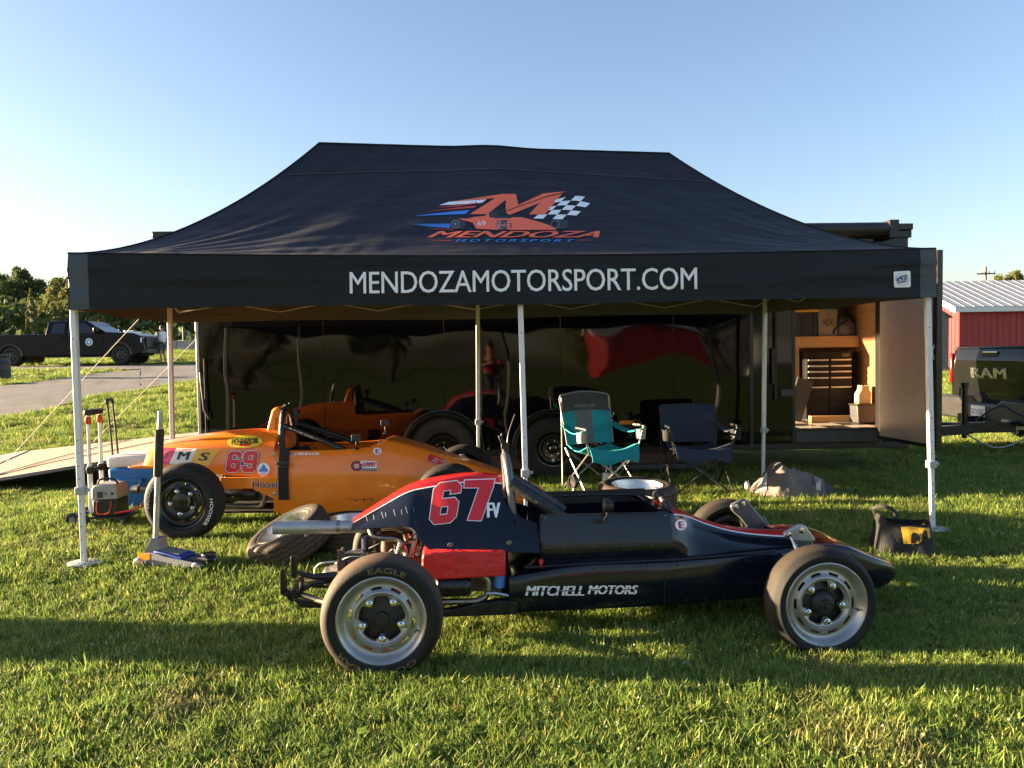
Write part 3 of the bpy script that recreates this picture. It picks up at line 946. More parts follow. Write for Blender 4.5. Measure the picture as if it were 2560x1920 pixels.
# wheels
def grooved(R, W, R0, teeth=0):
    """half-open tyre profile from outer bead over the tread to the inner bead"""
    p = [(R0, .002), (R0 + .004, -.004), (R0 + .3 * (R - R0), -.012), (R0 + .62 * (R - R0), -.012), (R - .022, -.001), (R - .008, .012), (R, .028)]
    k = 4
    for i in range(k):
        a = .028 + (W - .056) * (i + .5) / k
        p += [(R, a - .006), (R - .008, a - .004), (R - .008, a + .004), (R, a + .006)]
    p += [(R, W - .028), (R - .008, W - .012), (R - .022, W), (R0 + .5 * (R - R0), W + .012), (R0, W - .002)]
    return p
mat('tyre_dark', (.014, .014, .014), .75, var=.3, scale=30, bump=.15, bscale=120)
mat('black_wheel', (.008, .008, .009), .22, var=.2, rvar=.06)
for i, (u, z) in enumerate(((2.61, .465), (3.82, .455))):
    wb = MB().lathe(grooved(.36, .20, .195), 56, 'y')
    wl = wb.build('wheel', 'tyre_dark', trailer, loc=(u, -.075, z))
    MB().lathe([(.197, .004), (.195, -.004), (.186, -.002), (.178, .018), (.165, .045), (.150, .055), (.13, .055), (.118, .04), (.108, .04), (.06, .046), (.05, .03), (.046, .012), (.035, .006), (0, .004)], 48, 'y').build('rim', 'black_wheel', wl)
    nb = MB()
    nb.lathe([(.034, -.004), (.040, .0), (.043, .012)], 20, 'y'); nb.build('hub_cap', 'chrome', wl)
    for k in range(6):
        t = k * math.pi / 3 + .3
        MB().lathe([(0, -.004), (.010, -.003), (.012, .012)], 8, 'y', (.080 * math.cos(t), .034, .080 * math.sin(t))).build('lug_nut', 'chrome', wl)
    MB().box(-.013, .013, .036, .040, -.145, -.115).build('wheel_sticker', 'white_print', wl)
    fa = MB()
    def arch(a, b, uu=u, zz=z):
        t = rad(-12) + rad(204) * a
        r = .425 - .035 * b
        return (uu + r * math.cos(t) * 1.05, -.003 - .10 * math.sin(math.pi * min(1, b * .75)) - (.02 if b > .9 else 0), zz + r * math.sin(t))
    fa.grid(arch, 40, 5)
    fa.build('fender', 'trailer_trim', trailer, solid=.006)
    tr_ = MB(); tr_.tube([Vector(arch(k / 40, 0)) + Vector((0, -.012, 0)) for k in range(41)], .009, 6)
    tr_.build('fender_trim', 'dull_steel', trailer)
    MB().lathe([(0, -.004), (.385, -.004), (.39, 0)], 40, 'y', (u, 0, z)).build('dark_well_disc', 'matte_black', trailer)  # flat black disc on the wall, its colour standing for the recess's shade
MB().box(1.9, 5.6, .05, .12, .22, .385).build('underframe', 'rust_brown', trailer)
MB().box(4.35, 5.35, -.06, .10, .20, .26).build('step_bar', 'dark_grey', trailer, bevel=.01)
MB().tube([(5.3, -.02, .20), (5.3, -.02, .42)], .02, 8).build('step_bracket', 'dark_grey', trailer)
mk = MB().box(4.56, 4.72, -.016, -.002, .70, .745); mk.build('marker_lamp', 'amber', trailer, bevel=.004)
# rear post edge, drawn lit, and the lowered ramp with its cables
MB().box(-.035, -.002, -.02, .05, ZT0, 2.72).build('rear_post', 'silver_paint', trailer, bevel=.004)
rl = MB(); rl.tube([(.02, -.05, 1.35), (.03, -.075, 1.3), (.06, -.08, .95), (.10, -.05, .85)], .014, 8); rl.tube([(.06, -.04, 1.5), (.06, -.04, .7)], .01, 6)
rl.build('rear_latch', 'black_plastic', trailer)
rp = MB()
def ramp_pt(s, v, dz=0):
    a = Vector((-.05, 0, .56)); b = Vector((-2.75, 0, .16))
    q = a.lerp(b, s)
    wx = v * 2.38 + .02
    skew = -.55 * s * v
    p = Vector((q.x + skew, wx, q.z + .10 * s * v + dz))
    return p
rp.grid(lambda s, v: ramp_pt(s, v), 12, 8)
ramp = rp.build('ramp_door', 'ramp_deck', trailer, solid=.03, soloff=-1)
re_ = MB(); re_.tube([ramp_pt(s / 12, 0, -.03) + Vector((0, -.012, 0)) for s in range(13)], .032, 4, flat=1); re_.build('ramp_edge', 'trailer_trim', ramp)
rf_ = MB().grid(lambda s, v: ramp_pt(1, v) + Vector((-.42 * s, 0, -.07 * s + .01)), 3, 6); rf_.build('ramp_flap', 'ramp_deck', ramp, solid=.018, soloff=-1)
MB().prism([(-.06, 0), (.06, 0), (.012, .085), (-.012, .085)], -.006, .006).build('ramp_bracket', 'steel', ramp, loc=ramp_pt(.86, .02, .0))
for v, t in ((.03, .83), (.97, .72)):
    MB().tube([(-.02, .0 + 2.35 * v, 2.62), ramp_pt(t, v, .03)], .0038, 6).build('ramp_cable', 'rope', trailer)
cb = MB(); cb.tube([ramp_pt(.25 + .62 * k / 12, .72 - .66 * k / 12, .012 + .004 * math.sin(k)) for k in range(13)], .006, 5); cb.tube([ramp_pt(.86 - .3 * k / 10, .06 + .9 * k / 10, .012) for k in range(11)], .006, 5)
cb.build('slack_cable', 'dull_steel', ramp)
# tongue, jack and hitch
tg = MB(); tg.box(7.8, 9.3, .55, .65, .40, .52, Matrix.Rotation(.33, 3, 'Z'), (7.8, .6, .46)); tg.box(7.8, 9.3, 1.75, 1.85, .40, .52, Matrix.Rotation(-.33, 3, 'Z'), (7.8, 1.8, .46))
tg.box(9.05, 9.85, 1.13, 1.29, .40, .53)
tg.build('tongue', 'black_metal', trailer, bevel=.008)
MB().tube([(9.12, 1.05, .35), (9.12, 1.05, 1.02)], .032, 12).tube([(9.12, 1.05, 1.0), (9.12, 1.05, 1.05)], .045, 12).tube([(9.12, 1.05, .98), (9.0, .95, .98), (9.0, .95, .90)], .012, 8).build('tongue_jack', 'black_metal', trailer)
MB().box(9.75, 10.0, 1.14, 1.28, .42, .56).tube([(9.9, 1.21, .36), (9.9, 1.21, .60)], .03, 10).build('coupler', 'dull_steel', trailer, bevel=.01)
MB().tube(bez([(9.3, 1.1, .56), (9.55, 1.0, .75), (9.85, .95, .62), (10.15, 1.0, .82)]), .013, 7).build('brake_cable', 'black_plastic', trailer)
MB().tube(bez([(9.2, 1.15, .40), (9.5, 1.05, .22), (9.9, 1.1, .30), (10.1, 1.15, .45)]), .012, 6).build('safety_chain', 'dull_steel', trailer)
# ------------------------------------------------------------------ race car wheels
def rubber_mat(name, base, dust, r0, r1, amt):
    m = bpy.data.materials.new(name); m.use_nodes = True
    n, b = nodes_of(m)
    tc = n.nodes.new('ShaderNodeTexCoord')
    sp = n.nodes.new('ShaderNodeSeparateXYZ'); n.links.new(tc.outputs['Object'], sp.inputs[0])
    cx = n.nodes.new('ShaderNodeCombineXYZ'); n.links.new(sp.outputs[0], cx.inputs[0]); n.links.new(sp.outputs[2], cx.inputs[1])
    ln = n.nodes.new('ShaderNodeVectorMath'); ln.operation = 'LENGTH'; n.links.new(cx.outputs[0], ln.inputs[0])
    t = n.nodes.new('ShaderNodeTexNoise'); t.inputs['Scale'].default_value = 22; t.inputs['Detail'].default_value = 6
    n.links.new(tc.outputs['Object'], t.inputs['Vector'])
    mr = n.nodes.new('ShaderNodeMapRange'); mr.inputs[1].default_value = r0; mr.inputs[2].default_value = r1
    n.links.new(ln.outputs['Value'], mr.inputs[0])
    mu = n.nodes.new('ShaderNodeMath'); mu.operation = 'MULTIPLY_ADD'
    n.links.new(t.outputs[0], mu.inputs[0]); mu.inputs[1].default_value = .8; mu.inputs[2].default_value = .45
    m2 = n.nodes.new('ShaderNodeMath'); m2.operation = 'MULTIPLY'; n.links.new(mr.outputs[0], m2.inputs[0]); n.links.new(mu.outputs[0], m2.inputs[1])
    m3 = n.nodes.new('ShaderNodeMath'); m3.operation = 'MULTIPLY'; m3.use_clamp = True; n.links.new(m2.outputs[0], m3.inputs[0]); m3.inputs[1].default_value = amt
    x = n.nodes.new('ShaderNodeMix'); x.data_type = 'RGBA'
    x.inputs[6].default_value = (*base, 1); x.inputs[7].default_value = (*dust, 1)
    n.links.new(m3.outputs[0], x.inputs[0]); n.links.new(x.outputs[2], b.inputs['Base Color'])
    b.inputs['Roughness'].default_value = .72
    b.inputs['Specular IOR Level'].default_value = .35
    k = n.nodes.new('ShaderNodeBump'); k.inputs['Strength'].default_value = .35; k.inputs['Distance'].default_value = .004
    t2 = n.nodes.new('ShaderNodeTexNoise'); t2.inputs['Scale'].default_value = 70; t2.inputs['Detail'].default_value = 5
    n.links.new(tc.outputs['Object'], t2.inputs['Vector']); n.links.new(t2.outputs[0], k.inputs['Height']); n.links.new(k.outputs[0], b.inputs['Normal'])
    MATS[name] = m
rubber_mat('race_rubber', (.010, .0098, .0095), (.105, .070, .044), .262, .285, .95)
rubber_mat('road_rubber', (.018, .017, .016), (.085, .060, .040), .235, .30, .9)
rubber_mat('clean_rubber', (.010, .010, .010), (.05, .042, .034), .280, .30, .5)
mat('wheel_silver', (.36, .36, .355), .38, .75, var=.12, scale=10, rvar=.1, bump=.05, bscale=40)
mat('drum_black', (.014, .014, .014), .5, var=.4, scale=25, bump=.2, bscale=50)
def slick(R, W, R0):
    return [(R0 - .004, .010), (R0, -.002), (R0 + .012, -.010), (R0 + .032, -.014), (R0 + .6 * (R - R0), -.011), (R - .020, -.001), (R - .010, .010), (R - .003, .026), (R, .05), (R, W / 2), (R, W - .05), (R - .003, W - .026), (R - .010, W - .01), (R - .022, W), (R0 + .5 * (R - R0), W + .012), (R0, W - .002)]
WH = {}
def race_wheel(kind):
    """tyre mesh + child meshes; outer face toward -y, axle along y"""
    R, W = {'rear': (.283, .175), 'front': (.268, .150), 'black': (.300, .165), 'blackf': (.285, .15)}[kind]
    R0 = .207
    sil = kind in ('rear', 'front')
    rimm = 'wheel_silver' if sil else 'black_wheel'
    parts = []
    n = 150
    prof = [(R0, .006), (R0 + .001, -.003), (R0 - .005, -.006), (R0 - .011, -.002), (.189, .006), (.181, .018), (.175, .026), (.166, .031), (.160, .031), (.153, .029), (.141, .024), (.136, .020), (.130, .015), (.124, .015), (.121, .019), (.117, .026), (.114, .029), (.10, .029)]
    bolts = [math.pi / 2 + math.pi + k * 2 * math.pi / 5 for k in range(5)]
    def inner(th):
        d = min(abs((th - b + math.pi) % (2 * math.pi) - math.pi) for b in bolts)
        if not sil: return .055
        return .106 - .035 * math.exp(-(d / .24) ** 4)
    m = len(prof)
    def fn(u, v):
        th = 2 * math.pi * u
        j = round(v * m)
        if j < m - 1: r, h = prof[j]
        elif j == m - 1: r, h = inner(th) + .004, .029
        else: r, h = inner(th), .038
        return (r * math.cos(th), h, r * math.sin(th))
    def skip(i, j):
        if j != 9: return False
        th = (i + .5) / n * 360
        return (th + 18) % 36 < 19
    rim = MB().grid(fn, n, m, skip=skip, wrap=True)
    parts.append(('rim', rim.mesh('rim', rimm, 50)))
    bar = MB().lathe([(.198, .008), (.185, .05), (.172, .075), (.172, W - .03), (.20, W)], 60, 'y')
    parts.append(('barrel', bar.mesh('barrel', 'dull_steel' if sil else 'black_wheel', 50)))
    hub = MB()
    if kind == 'rear':
        hub.lathe([(0, .03), (.03, .03), (.034, .046), (.055, .050), (.118, .062), (.135, .07), (.135, .12)], 40, 'y')
        for k in range(8):
            t = k * math.pi / 4 + .25
            c, s = math.cos(t), math.sin(t)
            vs = []
            for r, hw in ((.034, .009), (.112, .016)):
                for sg in (-1, 1):
                    for y in (.043 + r * .12, .065):
                        vs.append((r * c - sg * hw * s, y, r * s + sg * hw * c))
            hub.add(vs, [(0, 2, 6, 4), (0, 1, 3, 2), (4, 6, 7, 5), (0, 4, 5, 1), (2, 3, 7, 6)])
        hub.tube([(-.004, .028, .004), (.012, .026, -.022)], .0025, 5)
    elif kind == 'front':
        hub.lathe([(0, -.016), (.009, -.015), (.011, -.004), (.020, -.002), (.024, .008), (.026, .012), (.046, .020), (.058, .032), (.064, .050), (.10, .060), (.13, .07), (.13, .11)], 40, 'y')
    else:
        hub.lathe([(0, .008), (.05, .010), (.075, .018), (.082, .030), (.086, .040)], 40, 'y')
        hub.lathe([(.0, .006), (.02, .0055), (.022, .009)], 24, 'y')
    parts.append(('hub', hub.mesh('hub', 'drum_black' if sil else 'black_wheel', 40)))
    if not sil:
        parts.append(('hub_plate', MB().lathe([(.055, .046), (.10, .038)], 40, 'y').mesh('hub_plate', 'black_wheel', 40)))
    nut = MB()
    nut.lathe([(0, .004), (.006, .004), (.0065, .009), (.009, .010), (.0105, .019), (.016, .022), (.019, .029)], 6 if 0 else 12, 'y')
    nm = nut.mesh('wheel_bolt', 'chrome', 30)
    for b in bolts:
        parts.append(('wheel_bolt', nm, (.0925 * math.cos(b), 0, .0925 * math.sin(b))))
    if kind in ('rear', 'front'):
        parts.append(('valve_stem', MB().tube([(.158, .03, -.06), (.153, -.002, -.058)], .004, 6).mesh('valve_stem', 'black_plastic')))
    ty = MB().lathe(slick(R, W, R0), 90, 'y').mesh('wheel', 'race_rubber' if sil else 'clean_rubber', 60)
    return R, W, ty, parts
def arc_text(body, th0, h, r0, width, m, parent, bold=.012):
    vs, fs = text2d(body, -width / 2, 0, width / 2, h, bold=bold, flip=False)
    rm = r0 + h / 2
    def fn(u, v):
        t = th0 - u / rm
        r = r0 + v
        return Vector((r * math.cos(t), -.0165, r * math.sin(t)))
    return lay('tyre_lettering', (vs, fs), fn, m, parent, .02, keepw=True)
def put_wheel(kind, parent, loc, flip=False, rot=0.0):
    if kind not in WH: WH[kind] = race_wheel(kind)
    R, W, ty, parts = WH[kind]
    o = bpy.data.objects.new('wheel', ty); col.objects.link(o); o.parent = parent
    o.location = loc
    o.rotation_euler = (0, rot, math.pi if flip else 0)
    for q in parts:
        c = bpy.data.objects.new(q[0], q[1]); col.objects.link(c); c.parent = o
        if len(q) > 2: c.location = q[2]
    return o

# ------------------------------------------------------------------ helpers for body shells
def loft(stations, mi=None, skip=None, up=5):
    """stations: (x, [(y,z)...]) half sections from the top centre to the bottom centre"""
    xs_ = [s[0] for s in stations]
    n = len(stations[0][1])
    rows = []
    for i in range(len(stations) - 1):
        for k in range(up):
            t = k / up
            row = []
            for j in range(n):
                def q(ii): 
                    ii = min(max(ii, 0), len(stations) - 1)
                    return (stations[ii][0], *stations[ii][1][j])
                p0, p1, p2, p3 = q(i - 1), q(i), q(i + 1), q(i + 2)
                row.append([.5 * (2 * b + (c - a) * t + (2 * a - 5 * b + 4 * c - d) * t * t + (3 * b - a - 3 * c + d) * t ** 3) for a, b, c, d in zip(p0, p1, p2, p3)])
            rows.append((i, row))
    rows.append((len(stations) - 2, [(stations[-1][0], *p) for p in stations[-1][1]]))
    mb = MB()
    for sg in (-1, 1):
        o = len(mb.v)
        for _, r in rows:
            mb.v += [(p[0], sg * p[1], p[2]) for p in r]
        for i in range(len(rows) - 1):
            for j in range(n - 1):
                st = rows[i][0]
                if skip and skip(st, j): continue
                mb.f.append((o + i * n + j, o + (i + 1) * n + j, o + (i + 1) * n + j + 1, o + i * n + j + 1))
                mb.mi.append(mi(st, j) if mi else 0)
    return mb
def paint(name, c, rough=.16, coat=.5, var=.04, bump=0.03):
    return mat(name, c, rough, var=var, scale=4, coat=coat, rvar=.06, bump=bump, bscale=3, spec=.5)
paint('black_paint', (.006, .0085, .016), .16, .12, .15)
MATS['black_paint'].node_tree.nodes['Principled BSDF'].inputs['Specular IOR Level'].default_value = .42
paint('red_paint', (.62, .020, .018), .22, .3)
paint('orange_paint', (.93, .235, .018), .24, .40, .06)
paint('nose_red', (.16, .020, .010), .15, .6)
mat('plate_black', (.009, .012, .019), .27, var=.1, rvar=.06)
mat('dark_panel', (.013, .016, .022), .34, var=.1, rvar=.08)
mat('red_sheet', (.60, .022, .024), .42, var=.10, scale=5, bump=.6, bscale=7, dist=.05)
mat('padding', (.016, .017, .020), .42, var=.4, scale=25, bump=.8, bscale=35, dist=.01)
mat('hoop_grey', (.13, .13, .135), .34, .5, var=.15)
mat('alloy_case', (.22, .21, .20), .55, .6, c2=(.08, .07, .06), scale=16, bump=.5, bscale=40)

# ------------------------------------------------------------------ black car, number 67
BA = rad(5.0)
car = thing('race_car', 'black open-wheel race car with red trim and number 67, nearest the camera', 'race car', (-.6787, 4.1476, 0), BA, 'open-wheel race cars')
bpy.context.view_layer.update()
# engine cover: top deck (red), pinstripe, black flanks
def cov(x):
    zt = interp(smooth_tab([(-.20, .612), (-.03, .712), (.105, .785), (.26, .824), (.46, .841), (.61, .826), (.80, .80)]), x)
    wt = interp([(-.20, .035), (.0, .05), (.3, .06), (.62, .06), (.8, .065)], x)
    wb = interp(smooth_tab([(-.20, .13), (0, .20), (.14, .25), (.25, .30), (.5, .315), (.80, .33)]), x)
    zb = interp(smooth_tab([(-.20, .583), (0, .605), (.10, .612), (.135, .60), (.165, .55), (.22, .498), (.30, .488), (.62, .482), (.80, .468)]), x)
    ztop = zt if x < .612 else interp(smooth_tab([(.612, .826), (.616, .72), (.64, .675), (.69, .636), (.76, .614), (.785, .60)], 4), x)
    return zt, wt, wb, zb, ztop
def flank(x):
    zt, wt, wb, zb, ztop = cov(x)
    H_ = zt - zb
    pts_ = []
    for k in range(13):
        s = k / 12
        y = wt + (wb - wt) * (s ** 1.35 * .6 + .4 * math.sin(s * math.pi / 2)) + .010 * math.sin(math.pi * s)
        z = zt - .012 - (H_ - .012) * s
        pts_.append((y, z))
    if ztop < zt - .001:                      # lower the upper edge ahead of the roll hoop
        out = []
        for k in range(13):
            s = k / 12
            z = ztop + (zb - ztop) * s
            t = (zt - .012 - z) / (H_ - .012)
            y = wt + (wb - wt) * (t ** 1.35 * .6 + .4 * math.sin(t * math.pi / 2)) + .010 * math.sin(math.pi * t)
            out.append((y, z))
        pts_ = out
    return pts_
xs_c = [-.20 + .0203 * i for i in range(41)] + [.614, .618, .625, .64, .66, .69, .72, .75, .785]
cv = MB()
for sg in (-1, 1):
    o = len(cv.v)
    for x in xs_c:
        zt, wt, *_ = cov(x)
        deck = [(0, zt + .006), (wt * .5, zt + .004), (wt * .88, zt - .002)]
        fk = flank(x)
        k0 = fk[0]
        d = [(k0[0] + (fk[2][0] - k0[0]) * t, k0[1] + (fk[2][1] - k0[1]) * t) for t in (0, .30, .40)]
        row = deck + d + fk[2:]
        cv.v += [(x, sg * a, b) for a, b in row]
    n = 3 + 3 + 11
    for i in range(len(xs_c) - 1):
        for j in range(n - 1):
            if xs_c[i] >= .611 and j < 3: continue
            cv.f.append((o + i * n + j, o + (i + 1) * n + j, o + (i + 1) * n + j + 1, o + i * n + j + 1))
            fr = xs_c[i] < .611
            cv.mi.append(1 if (j < 4 and fr) else 2 if (j == 4 and fr) else 0)
cover = cv.build('engine_cover', ['black_paint', 'red_paint', 'white_print'], car, smooth=50, solid=.004, soloff=-1)
# upper body: open cockpit, then a narrow ridge with a red top running to the front beam
def ub(x, wt, zt, wb, zb=.405, crown=.008):
    f = [(wt + .002, zt - .005)] + [(wt + .002 + (wb - wt - .002) * (t ** .80 * .7 + .3 * t) - max(0, t - .62) * .10, zt - .005 - (zt - .005 - zb) * t) for t in (.2, .4, .62, .8, 1)]
    return (x, [(0, zt + crown), (wt * .6, zt + crown * .7), (wt - .002, zt)] + f)
ub_st = [ub(.79, .285, .655, .346), ub(1.0, .282, .652, .348), ub(1.25, .280, .648, .348), ub(1.44, .272, .645, .346), ub(1.52, .245, .632, .337), ub(1.60, .15, .603, .332), ub(1.66, .10, .577, .327), ub(1.75, .085, .537, .319), ub(1.88, .080, .495, .308), ub(2.02, .080, .468, .298), ub(2.20, .085, .450, .285), ub(2.36, .10, .446, .275)]
ckp = loft(ub_st, mi=lambda i, j: 0 if i < 4 else (1 if j < 2 else (2 if j == 2 else 0)), skip=lambda i, j: i < 3 and j < 2, up=6).build('upper_body', ['black_paint', 'red_paint', 'white_print'], car, smooth=50, solid=.005, soloff=-1)
rim_ = MB()
for sg in (-1, 1):
    rim_.tube([(.80, sg * .282, .652), (1.2, sg * .278, .648), (1.46, sg * .270, .643)], .008, 6)
rim_.box(.82, 1.5, .275, .30, .60, .675)
rim_.build('cockpit_rim', 'black_plastic', car)
for x in (1.02, 1.10, 1.14):
    MB().lathe([(0, -.003), (.008, -.002), (.009, .002)], 10, 'y', (x, .2745, .645)).build('rim_bolt', 'chrome', car)
# flat side plate with rivets
def plate_pt(u, v):
    z = .652 - .012 * u - .162 * v
    zt, wt, wb, zb = .652 - .010 * u, .284 - .012 * u, .347, .405
    t = max(0, (zt - .005 - z) / (zt - .005 - zb))
    return (.800 + .68 * u + .012 * v * u, -(wt + .002 + (wb - wt - .002) * (t ** .80 * .7 + .3 * t) - max(0, t - .62) * .10) - .004, z)
pl = MB(); pl.grid(plate_pt, 14, 8)
plate = pl.build('side_plate', 'plate_black', car, solid=.0015, smooth=30)
# lower tub
tb = MB()
tub_st = [(.62, [(0, .36), (.20, .36), (.345, .355), (.357, .335), (.353, .26), (.343, .19), (.325, .165), (0, .165)]),
          (1.0, [(0, .41), (.32, .412), (.352, .40), (.366, .36), (.358, .27), (.345, .19), (.325, .163), (0, .163)]),
          (1.43, [(0, .41), (.32, .412), (.350, .40), (.364, .365), (.355, .27), (.342, .19), (.322, .165), (0, .165)]),
          (2.0, [(0, .42), (.28, .425), (.308, .41), (.318, .38), (.310, .28), (.300, .20), (.282, .172), (0, .172)]),
          (2.25, [(0, .42), (.25, .425), (.268, .41), (.276, .38), (.274, .28), (.27, .20), (.255, .175), (0, .175)])]
tub = loft(tub_st, up=6).build('tub', 'black_paint', car, smooth=40)
sm_ = MB(); sm_.box(1.4285, 1.4315, -.3625, -.355, .18, .36)
for x0, z0 in [(x, .20) for x in (1.45, 1.55, 1.65, 1.75)] + [(x, .385) for x in (1.06, 1.2, 1.34, 1.5)]:
    sm_.lathe([(0, -.003), (.004, -.002), (.005, .002)], 6, 'y', (x0, -.359, z0))
sm_.build('panel_joint', 'matte_black', car)
lr = MB(); lr.tube([(.70, -.352, .405), (1.0, -.350, .410), (1.5, -.346, .412), (1.8, -.322, .418), (2.05, -.308, .428)], .010, 6, flat=.6); lr.build('body_seam', 'black_plastic', car)
# nose
def ns(x, w_, zt, zb, r=.03, crown=.008):
    return (x, [(0, zt + crown), (w_ * .5, zt + crown * .7), (w_ - r * .9, zt), (w_ - r * .45, zt - .004), (w_ - r * .2, zt - r * .35), (w_, zt - r), (w_ + .006, (zt + zb) / 2), (w_ - .004, zb + .03), (w_ - .03, zb + .004), (0, zb)])
nose_st = [ns(2.22, .235, .440, .18), ns(2.34, .262, .440, .166), ns(2.48, .266, .424, .158), ns(2.58, .262, .380, .158), ns(2.68, .243, .338, .165), ns(2.76, .208, .304, .175, .025), ns(2.82, .160, .278, .188, .02), ns(2.855, .10, .258, .202, .012, .002), ns(2.868, .03, .243, .226, .004, 0)]
nose = loft(nose_st, mi=lambda i, j: 1 if j < 3 else 0, up=5).build('nose', ['black_paint', 'nose_red'], car, smooth=45)
# cockpit floor, seat, steering wheel, mirrors, roll hoop
MB().box(.62, 1.9, -.29, .29, .17, .20).build('cockpit_floor', 'matte_black', car)
st_ = MB(); st_.grid(lambda u, v: (.66 + .55 * v, -.24 + .48 * u, .60 - .36 * v ** .6 + .03 * abs(2 * u - 1)), 8, 8); st_.build('seat', 'matte_black', car, solid=.02)
MB().box(.60, .635, -.10, .10, .20, .72).build('firewall', 'matte_black', car)
sw = MB()
R3 = Matrix.Rotation(rad(62), 3, 'Y')
ring = [Vector((1.55, 0, .600)) + R3 @ Vector((.105 * math.cos(t), .125 * math.sin(t), 0)) for t in [2 * math.pi * k / 28 for k in range(29)]]
sw.tube(ring, .021, 10); sw.tube([(1.545, -.1, .60), (1.545, .1, .60)], .014, 8)
stw = sw.build('steering_wheel', 'padding', car)
MB().tube([(1.515, -.015, .612), (1.500, -.015, .662)], .028, 14).build('steering_boss', 'red_paint', stw)
MB().tube([(1.58, 0, .585), (1.95, 0, .40)], .012, 8).build('steering_column', 'steel', stw)
MB().box(1.497, 1.512, -.046, -.020, .622, .652).build('boss_sticker', 'yellow_print', stw)
def mirror(c, s=1):
    mb = MB(); mb.lathe([(0, .04), (.022, .036), (.036, .018), (.040, 0), (.040, -.012), (.035, -.012), (.033, -.004), (0, -.004)], 20, 'x', (0, 0, 0))
    mb.xf(Matrix.Translation(c) @ Matrix.Rotation(-.40 * s, 4, 'Z'))
    mb.tube([Vector(c) + Vector((.01, 0, -.03)), Vector(c) + Vector((.0, -.005 * s, -.055)), Vector(c) + Vector((-.02, -.02 * s, -.075))], .006, 6)
    m_ = mb.build('mirror', 'black_metal', car)
    MB().box(-.05, .0, -.012, -.008, -.082, -.066).xf(Matrix.Translation(c)).build('mirror_bracket', 'black_metal', m_)
mirror((1.135, -.325, .705), 1)
mirror((1.075, .34, .72), -1)
hp = MB(); hp.tube(bez([(.655, -.165, .45), (.66, -.150, .62), (.650, -.115, .82), (.640, -.062, .915), (.638, 0, .938), (.640, .062, .915), (.650, .115, .82), (.66, .150, .62), (.655, .165, .45)], 8), .0235, 14)
hp.build('roll_hoop', 'hoop_grey', car, smooth=60)
for sg in (-1, 1):
    MB().tube([(.655, sg * .135, .805), (.76, sg * .16, .735), (.92, sg * .20, .625), (.99, sg * .22, .575)], [.030, .033, .033, .033], 12).build('roll_bar_padding', 'padding', car)
cm = MB(); cm.tube([(.640, 0, .935), (.636, 0, .99)], .020, 10); cm.box(.615, .660, -.018, .018, .975, 1.005); cm.tube([(.64, 0, 1.0), (.612, -.01, 1.035), (.622, -.01, 1.06)], .008, 8); cm.tube([(.62, -.01, 1.005), (.603, -.01, 1.05)], .007, 8)
cm.build('camera_mount', 'black_plastic', car, bevel=.003)
an = MB(); an.tube(bez([(.65, .0, 1.0), (.66, .02, 1.06), (.70, .06, 1.16)]), .004, 5); an.build('cable', 'black_plastic', car)
# engine, shrouds, exhaust
en = MB(); en.box(.16, .58, -.13, .13, .22, .47); en.box(.02, .20, -.11, .11, .24, .42); en.lathe([(.03, -.13), (.11, -.10), (.12, -.02), (.12, .02), (.11, .10), (.03, .13)], 24, 'y', (.02, 0, .33))
en.build('engine', 'alloy_case', car, bevel=.012)
MB().lathe([(0, .11), (.13, .11), (.15, .05), (.15, -.03), (.11, -.06)], 28, 'x', (.40, 0, .56)).build('fan_housing', 'black_metal', car)
for sg in (-1, 1):
    rb = MB()
    rb.prism([(.178, .372), (.195, .362), (.604, .366), (.604, .494), (.40, .500), (.24, .503), (.186, .498), (.178, .47)], sg * .13, sg * .362)
    rb.build('engine_shroud', 'red_sheet', car, bevel=.008)
    MB().prism([(.345, .372), (.352, .372), (.352, .497), (.345, .497)], sg * .360, sg * .3645).build('shroud_crease', 'red_sheet', car)
    hx = MB(); hx.tube([(.235, sg * .30, .315), (.255, sg * .30, .315), (.40, sg * .30, .312), (.425, sg * .30, .312)], [.040, .058, .058, .046], 18)
    hx.tube([(.30, sg * .30, .314), (.308, sg * .30, .314)], .0605, 18); hx.tube([(.385, sg * .30, .314), (.393, sg * .30, .314)], .0605, 18)
    hx.build('heat_exchanger', 'black_metal', car)
    MB().tube(bez([(.425, sg * .30, .355), (.47, sg * .305, .365), (.505, sg * .31, .345), (.518, sg * .31, .305), (.505, sg * .31, .255), (.465, sg * .31, .232), (.40, sg * .31, .228), (.10, sg * .30, .235)], 6), .0165, 12).build('exhaust_bend', 'dull_steel', car)
MB().tube(bez([(-.10, -.10, .585), (-.088, -.12, .545), (-.04, -.13, .532), (.03, -.13, .525), (.075, -.13, .49), (.088, -.13, .43), (.09, -.13, .36)], 6), .018, 12).build('header_pipe', 'dull_steel', car)
MB().tube(bez([(-.08, .08, .585), (-.05, .10, .545), (.03, .12, .525), (.075, .13, .48), (.09, .13, .36)], 6), .018, 12).build('header_pipe', 'dull_steel', car)
MB().tube(bez([(-.05, -.03, .575), (.06, -.06, .578), (.125, -.10, .57), (.145, -.12, .525), (.118, -.13, .44), (.115, -.13, .36)], 6), .017, 12).build('header_pipe', 'dull_steel', car)
MB().tube(bez([(-.05, .03, .55), (.08, .05, .545), (.14, .09, .51), (.125, .12, .42), (.12, .12, .36)], 6), .017, 12).build('header_pipe', 'dull_steel', car)
ex = MB(); ex.tube([(-.11, -.02, .570), (-.16, -.02, .572), (-.28, -.02, .574), (-.285, -.02, .574), (-.46, -.02, .579), (-.625, -.02, .583)], [.034, .034, .034, .036, .036, .037], 20, caps=False)
mg = ex.build('megaphone_exhaust', 'silver_paint', car, solid=.003, soloff=-1)
MB().tube([(-.272, -.02, .574), (-.290, -.02, .574)], .0375, 20).build('exhaust_weld', 'dull_steel', mg)
